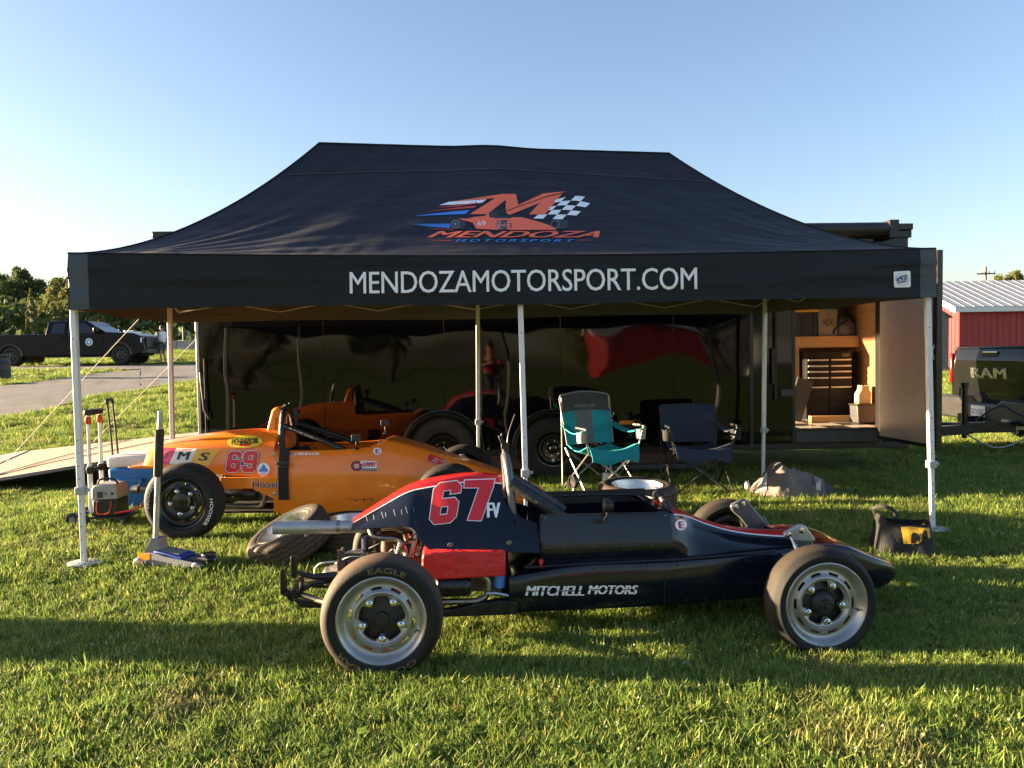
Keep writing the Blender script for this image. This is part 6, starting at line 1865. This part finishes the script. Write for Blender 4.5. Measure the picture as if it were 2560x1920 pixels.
lay('tailgate_letters', text2d('RAM', -.36, .955, .36, 1.095, flip=False, space=1.05), lambda u, v: Vector((tgx(v) - .006, -u, v)), 'steel', tgo, .05, keepw=True, heavy=(4, Vector((-.0008, .007, 0))))
q = bpy.data.objects['tailgate_letters'].modifiers.new('s', 'SOLIDIFY'); q.thickness = .012; q.offset = 0
for sg in (-1, 1):
    tlp = MB(); tlp.box(-.020, .06, sg * .92, sg * .978, .86, 1.30); tlp.build('tail_lamp', 'tail_red', ram, bevel=.02)
    MB().box(.05, 1.9, sg * .88, sg * .97, 1.362, 1.395).build('bed_rail', 'black_plastic', ram, bevel=.01)
rbm = MB(); rbm.prism([(-1.0, .52), (-.98, .68), (-.45, .68), (-.36, .61), (.36, .61), (.45, .68), (.98, .68), (1.0, .52), (.92, .37), (-.92, .37)], -.20, .02, axis='x'); rbm.build('rear_bumper', 'black_plastic', ram, bevel=.03, seg=3)
for sg in (-1, 1): MB().box(-.19, -.01, sg * .46, sg * .95, .681, .689).build('bumper_step', 'black_plastic', ram)
MB().box(-.212, -.2045, -.155, .155, .43, .58).build('licence_plate', 'white_print', ram, bevel=.003)
lay('plate_lettering', text2d('DCV1502', -.13, .46, .13, .535, flip=False, bold=.0), lambda u, v: Vector((-.2145, -u, v)), 'label_navy', ram, keepw=True)
MB().box(-.42, .1, -.045, .045, .36, .44).box(-.46, -.38, -.06, .06, .32, .48).build('hitch_receiver', 'black_metal', ram, bevel=.008)

# ------------------------------------------------------------------ people
mat('skin', (.45, .24, .16), .55, var=.06); mat('hair_dark', (.03, .02, .015), .7); mat('shirt_white', (.72, .73, .76), .85, bump=.4, bscale=12, dist=.02); mat('shorts_grey', (.10, .11, .12), .85); mat('jeans', (.03, .04, .07), .85); mat('shoe', (.05, .05, .05), .6)
def skin_mesh(name, verts, edges, radii, m, parent, root=0, sub=2):
    me = bpy.data.meshes.new(name)
    me.from_pydata(verts, edges, [])
    o = bpy.data.objects.new(name, me)
    col.objects.link(o); o.parent = parent
    o.modifiers.new('skin', 'SKIN')
    if not me.skin_vertices:
        bm = bmesh.new(); bm.from_mesh(me); bm.verts.layers.skin.verify(); bm.to_mesh(me); bm.free()
    for k, d in enumerate(me.skin_vertices[0].data):
        r = radii[k]; d.radius = r if isinstance(r, tuple) else (r, r)
        d.use_root = k == root
    s = o.modifiers.new('sub', 'SUBSURF'); s.levels = s.render_levels = sub
    o.modifiers['skin'].use_smooth_shade = True
    me.materials.append(M(m))
    return o
def person(label, loc, rz, shirt, legs, hands, long_legs, sleeve=.45):
    t = thing('person', label, 'person', loc, rz)
    V, E, Rr = [], [], []
    def add(p, r, par=None):
        V.append(Vector(p)); Rr.append(r)
        if par is not None: E.append((par, len(V) - 1))
        return len(V) - 1
    pel = add((0, 0, .96), (.14, .11)); bel = add((.01, 0, 1.10), (.14, .11), pel); che = add((0, 0, 1.33), (.15, .11), bel); nk = add((.01, 0, 1.49), .055, che); hd = add((.03, 0, 1.58), (.075, .085), nk); hd2 = add((.03, 0, 1.68), (.078, .088), hd); add((.02, 0, 1.745), .05, hd2)
    nose_ = add((.125, 0, 1.60), .016, hd)
    arms = []
    for sg, h in zip((-1, 1), hands):
        sh = add((0, sg * .17, 1.42), .065, che)
        h = Vector(h)
        s0 = V[sh]; el = (s0 + h) / 2 + Vector((-.04, sg * .07, -.10))
        e = add(el, .042, sh); w_ = add(h, .028, e); d = (h - el).normalized()
        pm = add(h + d * .06, (.036, .022), w_)
        for k in range(4):
            off = Vector((0, 0, .026 - .017 * k)); f1 = add(h + d * .10 + off, .009, pm); add(h + d * (.15 - .008 * abs(k - 1)) + off + Vector((0, -sg * .02, 0)), .008, f1)
        th = add(h + d * .05 + Vector((0, -sg * .03, .03)), .010, pm); add(h + d * .09 + Vector((0, -sg * .045, .04)), .009, th)
        arms.append((sh, e))
    lg = []
    for sg in (-1, 1):
        hp = add((0, sg * .09, .90), .085, pel); kn = add((.03, sg * .10 + .02 * sg, .50), .056, hp); an = add((-.02, sg * .12, .10), .038, kn); he = add((-.04, sg * .12, .045), .036, an); add((.14, sg * .13, .03), (.03, .04), he)
        lg.append((hp, kn, an))
    skin_mesh('body', [tuple(v) for v in V], E, Rr, 'skin', t)
    # clothing
    c = [V[pel] - Vector((0, 0, .04)), V[bel], V[che], V[che] + Vector((0, 0, .10))]
    cv, ce, cr = [tuple(p) for p in c], [(0, 1), (1, 2), (2, 3)], [(.165, .135), (.165, .135), (.175, .13), (.09, .075)]
    for (sh, e) in arms:
        k = len(cv); cv += [tuple(V[sh]), tuple(V[sh].lerp(V[e], sleeve * 1.5))]; cr += [.083, .066]; ce += [(2, k), (k, k + 1)]
    skin_mesh('shirt', cv, ce, cr, shirt, t)
    cv, ce, cr = [tuple(V[pel] + Vector((0, 0, .02)))], [], [(.15, .125)]
    for hp, kn, an in lg:
        k = len(cv); cv += [tuple(V[hp]), tuple(V[hp].lerp(V[kn], .9))]; cr += [.10, .083]; ce += [(0, k), (k, k + 1)]
        if long_legs: cv.append(tuple(V[an])); cr.append(.062); ce.append((k + 1, k + 2))
    skin_mesh('trousers' if long_legs else 'shorts', cv, ce, cr, legs, t)
    hm = MB(); hm.lathe([(.0, .065), (.05, .055), (.085, .015), (.092, -.03), (.088, -.075)], 20, 'z', (.005, 0, 1.705)); hm.build('hair', 'hair_dark', t, smooth=80, solid=.012)
    for sg in (-1, 1):
        MB().lathe([(0, .045), (.03, .04), (.045, .02), (.048, 0), (.045, -.012), (0, -.014)], 14, 'z', (0, 0, 0)).xf(Matrix.Translation((.045, sg * .125, .014)) @ Matrix.Diagonal((2.6, 1, 1.3, 1))).build('shoe', 'shoe', t)
        MB().lathe([(0, .012), (.008, .01), (.011, 0)], 10, 'x', (.108, sg * .033, 1.635)).build('eye', 'black_print', t)
        MB().lathe([(0, .012), (.02, .008), (.026, 0)], 10, 'y', (.02, sg * .085, 1.61)).build('ear', 'skin', t)
    MB().tube([(.112, -.025, 1.56), (.118, 0, 1.557), (.112, .025, 1.56)], .005, 6).build('mouth', mat('lip', (.35, .13, .10), .5) if 'lip' not in MATS else 'lip', t)
    return t
mx = P(396, 906, 35.4)
person('man in white shirt and dark shorts standing at the front of the black pickup', (mx.x + .22, 35.4, gz(mx.x, 35.4)), math.pi - .25, 'shirt_white', 'shorts_grey', ((.46, -.10, 1.13), (.44, .14, 1.16)), False)
mat('shirt_red', (.42, .03, .045), .85, c2=(.12, .01, .015), scale=14)
person('photographer in red checked shirt, seen only mirrored in the trailer side', (-.06, -.74, 0), math.pi / 2, 'shirt_red', 'jeans', ((.44, -.10, 1.36), (.44, .08, 1.36)), True, .9)

# ------------------------------------------------------------------ drums, barriers, barn, shed, pole
mat('drum_plastic', (.022, .024, .028), .42, var=.2, bump=.2, bscale=20)
def drum(label, x, y):
    t = thing('trash_drum', label, 'drum', (x, y, gz(x, y)), 0, 'black plastic drums')
    MB().lathe([(0, .01), (.25, 0), (.275, .02), (.285, .12), (.285, .27), (.297, .285), (.297, .305), (.285, .32), (.285, .57), (.297, .585), (.297, .605), (.285, .62), (.28, .80), (.29, .83), (.30, .86), (.30, .89), (.27, .90), (.26, .86), (.26, .2), (0, .2)], 40, 'z').build('drum_wall', 'drum_plastic', t)
    MB().lathe([(.296, .835), (.306, .85), (.302, .88)], 40, 'z').build('rim_band', 'dark_grey', t)
    return t
dp = P(4, 930, 27)
drum('black plastic drum on the grass island at the left edge', dp.x, 27)
drum('unseen black plastic drum added off to the left to shade the nearer lawn', -7.3, 4.40)  # out of view, added to throw the shadow band across the grass
mat('concrete', (.34, .32, .29), .9, c2=(.25, .235, .21), scale=3, bump=.4, bscale=20)
def barrier(label, x0, x1, y):
    t = thing('concrete_barrier', label, 'barrier', ((x0 + x1) / 2, y, gz((x0 + x1) / 2, y)), 0, 'concrete barriers by the track')
    h = (x1 - x0) / 2 - .02
    MB().prism([(-.30, 0), (-.30, .08), (-.17, .25), (-.10, .66), (.10, .66), (.17, .25), (.30, .08), (.30, 0)], -h, h, axis='x').build('barrier_block', 'concrete', t, bevel=.02)
    MB().tube([(h * .4, -.28, .05), (h * .4, -.14, .28)], .03, 6).build('lifting_slot', 'dark_grey', t)
e0, e1, e2 = P(380, 870, 50).x, P(444, 870, 50).x, P(506, 870, 50).x
barrier('concrete barrier section beside the man in white', e0, e1, 50)
barrier('concrete barrier section between the man and the trailer', e1, e2, 50)
barrier('concrete barrier section hidden behind the trailer corner', e2, e2 + 1.7, 50)
mat('yellow_post', (.55, .42, .08), .6)
for i, px in enumerate((458, 472)):
    p = P(px, 855, 56)
    MB().tube([(0, 0, 0), (0, 0, 1.5 - .3 * i)], .05, 8).box(-.09, .09, -.03, .03, .9, 1.1).build('marker_post', 'mid_grey')
    o = bpy.data.objects['marker_post' if i == 0 else 'marker_post.001']
    tag(o, ('taller' if i == 0 else 'shorter') + ' grey marker post beyond the concrete barrier', 'post', 'marker posts').location = (p.x, 56, gz(p.x, 56))
mat('barn_red', (.36, .030, .035), .5, var=.10, scale=2); mat('barn_white', (.72, .73, .72), .5); mat('roof_metal', (.40, .42, .45), .55, .15, c2=(.33, .36, .40), scale=.8, rvar=.08)
def barn(label, X0, Y0, z0, LW, D, eave, ridge, group='red barns', pw=.33):
    t = thing('red_barn', label, 'barn', (X0, Y0, z0), 0, group)
    MB().prism([(0, 0), (D, 0), (D, eave), (D / 2, ridge), (0, eave)], .03, LW - .03, axis='x').build('frame', 'barn_red', t)
    n = int(LW / pw)
    pm = MB().box(.004, pw - .004, -.03, 0, .05, eave - .02).box(0, .03, -.05, -.004, .05, eave - .02).mesh('siding_panel', 'barn_red', 0)
    for i in range(n):
        o = bpy.data.objects.new('siding_panel', pm); col.objects.link(o); o.parent = t; o.location = (i * pw, 0, 0)
    for i in range(int(D / pw)):
        y0, y1 = i * pw, (i + 1) * pw - .01
        f = lambda y: eave + (ridge - eave) * (1 - abs(y - D / 2) / (D / 2)) - .03
        MB().prism([(y0, .05), (y1, .05), (y1, f(y1)), (y0, f(y0))], -.03, .028, axis='x').box(-.05, 0, y0, y0 + .03, .05, f(y0) - .02).build('gable_panel', 'barn_red', t, smooth=0)
    sl_ = math.hypot(D / 2, ridge - eave)
    aa = math.atan2(ridge - eave, D / 2)
    rp_ = MB().box(.0, .995, -.45, sl_, .02, .05); 
    for k in range(2): rp_.box(.02 + k * .5, .08 + k * .5, -.45, sl_, .05, .060)
    rm_ = rp_.mesh('roof_panel', 'roof_metal', 0)
    for i in range(int(LW) + 1):
        o = bpy.data.objects.new('roof_panel', rm_); col.objects.link(o); o.parent = t; o.location = (i - .5, 0, eave + .02); o.rotation_euler = (aa, 0, 0)
        o = bpy.data.objects.new('roof_panel', rm_); col.objects.link(o); o.parent = t; o.location = (i + .5, D, eave + .02); o.rotation_euler = (aa, 0, math.pi)
    fa = MB(); fa.box(-.5, LW + .5, -.47, -.42, eave - .36, eave - .12); fa.box(-.5, LW + .5, -.42, 0, eave - .30, eave - .26)
    for x in (-.5, LW + .45):
        for sg in (0, 1):
            k = .45 * (ridge - eave) / (D / 2)
            y0 = -.45 if sg == 0 else D + .45
            fa.add([(x + a, y, z) for a in (0, .05) for y, z in ((y0, eave - k + .04), (D / 2, ridge + .04), (D / 2, ridge - .24), (y0, eave - k - .24))], [(0, 1, 2, 3), (7, 6, 5, 4), (0, 4, 5, 1), (3, 2, 6, 7), (0, 3, 7, 4), (1, 5, 6, 2)])
    fa.build('fascia', 'barn_white', t)
    MB().box(-.05, .06, -.06, .05, 0, eave - .1).build('corner_trim', 'barn_red', t)
    return t
b0 = P(2398, 900, 40)
bz = gz(b0.x, 40)
barn('red barn with pale metal roof beyond the grey pickup', b0.x, 40, bz, 14, 8.5, 3.67 - bz, 5.25 - bz)
barn('second red barn across the field behind the camera', 13.0, -62, 0, 10, 8, 3.4, 5.0)
wt = thing('box_trailer', 'white box trailer parked behind the camera, mirrored in the black trailer', 'trailer', (26, -56, 0), 0)
MB().box(0, 6, 0, 2.4, .5, 2.9).build('trailer_box', 'white_paint', wt, bevel=.05)
for k in range(1, 5): MB().box(k * 1.2 - .01, k * 1.2 + .01, 2.4, 2.41, .5, 2.9).build('panel_joint', 'mid_grey', wt)
for x in (2.6, 3.5):
    for y in (.1, 2.1): MB().lathe(grooved(.36, .2, .2), 32, 'y', (x, y, .36)).build('wheel', 'tyre_dark', wt)
mat('grey_wood', (.20, .20, .19), .85, c2=(.13, .13, .125), scale=3, stretch=(9, 1, .6))
s0 = P(2372, 900, 36)
sz = gz(s0.x, 36)
sd = thing('wooden_shed', 'weathered grey plank shed in front of the red barn', 'shed', (s0.x, 36, sz))
eh = 1.5 + (868 - 768 - 24) * 36 / 1900 - sz
def shz(x): return eh + (0.9 if 0 else .62) * (1 - abs(x + 1.1) / 1.1)
MB().box(-2.18, -.02, .03, 2.2, 0, eh).build('shed_core', 'grey_wood', sd)
for i in range(13):
    x0, x1 = -2.2 + i * .17, -2.2 + i * .17 + .162
    MB().prism([(x0, .02), (x1, .02), (x1, shz(x1)), (x0, shz(x0))], 0, .028).build('plank', 'grey_wood', sd, smooth=0)
for sg in (0, 1):
    a, b = ((-2.32, eh - .07), (-1.1, eh + .66)) if sg == 0 else ((-1.1, eh + .66), (.12, eh - .07))
    MB().prism([a, b, (b[0], b[1] + .07), (a[0], a[1] + .07)], -.12, 2.3).build('roof_slope', 'grey_wood', sd, smooth=0)
mat('pole_wood', (.10, .075, .055), .9, var=.2)
up = P(2463, 870, 88)
ut = thing('utility_pole', 'utility pole with crossarm rising behind the red barn', 'utility pole', (up.x, 88, gz(up.x, 88)))
ph = 1.5 + (867 - 668) * 88 / 1900 - gz(up.x, 88)
MB().tube([(0, 0, 0), (0, 0, ph)], [.17, .11], 10).build('pole', 'pole_wood', ut)
MB().box(-1.1, 1.1, -.06, .06, ph - .9, ph - .76).build('crossarm', 'pole_wood', ut)
for x in (-1, -.4, .4, 1): MB().tube([(x, 0, ph - .76), (x, 0, ph - .55)], .05, 8).build('insulator', 'mid_grey', ut)
for k, z in enumerate((ph - .55, ph - .5)):
    MB().tube([(-60 + 10 * i, -14 + 2.2 * i, z - 1.4 + 1.4 * (abs(i - 6) / 6) ** 2) for i in range(13)], .022, 4).build('power_line', 'dark_grey', ut)

# ------------------------------------------------------------------ trees
def leaf_mat(name, a, b):
    m = bpy.data.materials.new(name); m.use_nodes = True
    n, bs = nodes_of(m)
    g = n.nodes.new('ShaderNodeNewGeometry'); oi = n.nodes.new('ShaderNodeObjectInfo')
    t = n.nodes.new('ShaderNodeTexNoise'); t.inputs['Scale'].default_value = .9; t.inputs['Detail'].default_value = 4
    n.links.new(g.outputs['Position'], t.inputs['Vector'])
    mr = n.nodes.new('ShaderNodeMapRange'); mr.inputs[1].default_value = .25; mr.inputs[2].default_value = .65; n.links.new(t.outputs[0], mr.inputs[0])
    x = n.nodes.new('ShaderNodeMix'); x.data_type = 'RGBA'; x.inputs[6].default_value = (*a, 1); x.inputs[7].default_value = (*b, 1)
    n.links.new(mr.outputs[0], x.inputs[0]); n.links.new(x.outputs[2], bs.inputs['Base Color'])
    bs.inputs['Roughness'].default_value = .6; bs.inputs['Specular IOR Level'].default_value = .2
    tr = n.nodes.new('ShaderNodeBsdfTranslucent'); n.links.new(x.outputs[2], tr.inputs['Color'])
    ms = n.nodes.new('ShaderNodeMixShader'); ms.inputs[0].default_value = .3
    n.links.new(bs.outputs[0], ms.inputs[1]); n.links.new(tr.outputs[0], ms.inputs[2]); n.links.new(ms.outputs[0], n.nodes['Material Output'].inputs['Surface'])
    MATS[name] = m
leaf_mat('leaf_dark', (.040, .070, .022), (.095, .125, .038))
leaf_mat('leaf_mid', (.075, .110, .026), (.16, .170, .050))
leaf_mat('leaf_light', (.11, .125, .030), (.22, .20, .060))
mat('bark', (.075, .058, .045), .9, var=.3, scale=8); mat('bark_pale', (.34, .31, .27), .8, var=.25, scale=8)
def crown(seed, h0, h1, rx, nclump, nleaf, size, conic=0.0):
    r = random.Random(seed)
    v, f = [], []
    H_ = h1 - h0
    for c in range(nclump):
        tz = r.random() ** .8
        rr = rx * (math.sin(math.pi * min(1, .12 + tz * .86)) ** .6 if not conic else (1.05 - tz) ) * r.uniform(.45, 1.0)
        a = r.uniform(0, 6.283)
        cx, cy, cz = rr * math.cos(a), rr * math.sin(a), h0 + H_ * tz
        cr = rx * r.uniform(.16, .34) * (1 - .5 * conic * tz)
        for l in range(nleaf):
            d = Vector((r.gauss(0, 1), r.gauss(0, 1), r.gauss(0, .75)))
            d = d.normalized() * (cr * r.random() ** .4)
            p = Vector((cx, cy, cz)) + d
            s = size * r.uniform(.6, 1.3)
            n_ = (d.normalized() + Vector((r.gauss(0, .6), r.gauss(0, .6), r.gauss(0, .6) + .3))).normalized()
            a1 = n_.orthogonal().normalized(); a1.rotate(Matrix.Rotation(r.uniform(0, 6.28), 3, n_)); b1 = n_.cross(a1)
            o = len(v)
            v += [tuple(p + a1 * s), tuple(p + b1 * s * .6), tuple(p - a1 * s), tuple(p - b1 * s * .6)]
            f.append((o, o + 1, o + 2, o + 3))
    return v, f
VAR = []
for k, (cl_, con) in enumerate(((58, 0), (70, 0), (48, 0), (64, .8))):
    VAR.append(crown(100 + k, .22, 1.0, .36 if not con else .26, cl_, 120, .021, con))
MESH = {}
def tree(name, label, px, ytop, Y, wpx, var, leafm, barkm='bark', base=None, grp='trees along the field edge'):
    top = P(px, ytop, Y)
    z0 = gz(top.x, Y) if base is None else base
    h = top.z - z0
    wd = wpx * Y / FPX / 2 / .36
    t = thing(name, label, 'tree', (top.x, Y, z0), rnd.uniform(0, 6), grp)
    key = (var, leafm)
    if key not in MESH:
        me = bpy.data.meshes.new('crown'); me.from_pydata(VAR[var][0], [], VAR[var][1]); me.materials.append(M(leafm)); MESH[key] = me
    c = bpy.data.objects.new('crown', MESH[key]); col.objects.link(c); c.parent = t; c.scale = (wd, wd, h)
    tk = MB(); tk.tube([(0, 0, -.3), (.02 * h, 0, .3 * h), (0, .01 * h, .6 * h), (0, 0, .9 * h)], [.03 * h, .024 * h, .015 * h, .004 * h], 8)
    for k in range(6):
        a = k * 1.1; z = h * (.3 + .08 * k)
        tk.tube([(0, 0, z), (.18 * wd * math.cos(a), .18 * wd * math.sin(a), z + .10 * h)], [.011 * h, .004 * h], 5)
    tk.build('trunk', barkm, t)
    return t
far = [(-150, 690), (-95, 700), (-45, 686), (2, 690), (48, 676), (98, 704), (142, 699), (188, 694), (236, 702), (285, 707), (333, 700), (382, 706), (430, 698), (480, 704), (530, 700), (590, 705)]
spot = ['far beyond the left edge', 'past the left edge', 'just left of the frame', 'at the very left edge', 'with the ragged top above the drum', 'left of the birch top', 'behind the pale birch', 'at the tent corner', 'behind the pickup cab', 'behind the pickup windscreen', 'over the pickup hood', 'above the white tank', 'above the man in white', 'behind the rear tent leg', 'at the trailer corner', 'hidden behind the trailer']
for i, (px, yt) in enumerate(far):
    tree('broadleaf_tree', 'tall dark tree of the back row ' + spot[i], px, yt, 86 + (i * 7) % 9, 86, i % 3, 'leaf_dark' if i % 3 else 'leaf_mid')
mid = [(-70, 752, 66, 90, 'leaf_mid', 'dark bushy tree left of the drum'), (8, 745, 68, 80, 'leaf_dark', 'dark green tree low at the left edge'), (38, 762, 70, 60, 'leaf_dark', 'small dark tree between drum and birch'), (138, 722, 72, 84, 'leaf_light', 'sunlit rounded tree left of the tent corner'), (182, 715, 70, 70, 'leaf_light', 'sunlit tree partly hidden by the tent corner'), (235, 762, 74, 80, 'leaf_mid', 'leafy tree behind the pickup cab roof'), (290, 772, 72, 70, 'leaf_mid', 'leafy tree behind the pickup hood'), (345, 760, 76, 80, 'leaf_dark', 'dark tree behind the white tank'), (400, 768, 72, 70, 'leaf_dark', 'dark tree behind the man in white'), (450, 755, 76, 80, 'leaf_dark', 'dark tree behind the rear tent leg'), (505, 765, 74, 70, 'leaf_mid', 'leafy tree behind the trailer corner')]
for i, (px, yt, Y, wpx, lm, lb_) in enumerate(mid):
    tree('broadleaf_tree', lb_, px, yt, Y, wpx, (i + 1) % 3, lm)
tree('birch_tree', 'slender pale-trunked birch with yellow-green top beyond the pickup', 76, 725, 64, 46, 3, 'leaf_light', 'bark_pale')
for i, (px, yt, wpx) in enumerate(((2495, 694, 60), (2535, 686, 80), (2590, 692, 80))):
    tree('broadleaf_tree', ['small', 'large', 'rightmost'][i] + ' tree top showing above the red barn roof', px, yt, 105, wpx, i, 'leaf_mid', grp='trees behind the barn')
back = [(-70, 'far left'), (-52, 'left'), (-38, 'left of centre'), (-24, 'near the centre'), (-10, 'straight behind'), (14, 'right of centre'), (30, 'right'), (46, 'further right'), (64, 'far right')]
for i, (x, w_) in enumerate(back):
    t = copy_tree(bpy.data.objects['broadleaf_tree'])
    t['label'] = 'large tree of the row behind the camera, ' + w_
    t['group'] = 'trees behind the camera'
    t.location = (x, -62 - (i * 5) % 11, -.2)
    t.rotation_euler = (0, 0, i * 1.3)
    t.scale = (1.7, 1.7, 1.15)
# dark hedge that closes the view under the tree crowns
hv_, hf_ = [], []
for k in range(9000):
    x = rnd.uniform(-75, -14); y = rnd.uniform(58, 98); z = gz(x, y) + rnd.random() ** 1.2 * 4.2
    if y < 63 and z - gz(x, y) > 1.2: continue
    s = rnd.uniform(.25, .5); n_ = Vector((rnd.gauss(0, 1), rnd.gauss(0, 1), rnd.gauss(0, 1))).normalized(); a1 = n_.orthogonal().normalized(); b1 = n_.cross(a1); p = Vector((x, y, z)); o = len(hv_)
    hv_ += [tuple(p + a1 * s), tuple(p + b1 * s * .6), tuple(p - a1 * s), tuple(p - b1 * s * .6)]; hf_.append((o, o + 1, o + 2, o + 3))
me = bpy.data.meshes.new('undergrowth'); me.from_pydata(hv_, [], hf_); me.materials.append(MATS['leaf_dark'])
uo = bpy.data.objects.new('undergrowth', me); col.objects.link(uo)
tag(uo, 'dense dark undergrowth filling the woods under the trees', 'undergrowth', kind='stuff')

# joined pieces too small to pick apart in the photograph
for o in scene.objects:
    if o.name.split('.')[0] in ('pin_hole', 'rivet_row', 'tread_cut', 'door_gap', 'panel_joint', 'scratch', 'scuff'):
        o['kind'] = 'stuff'
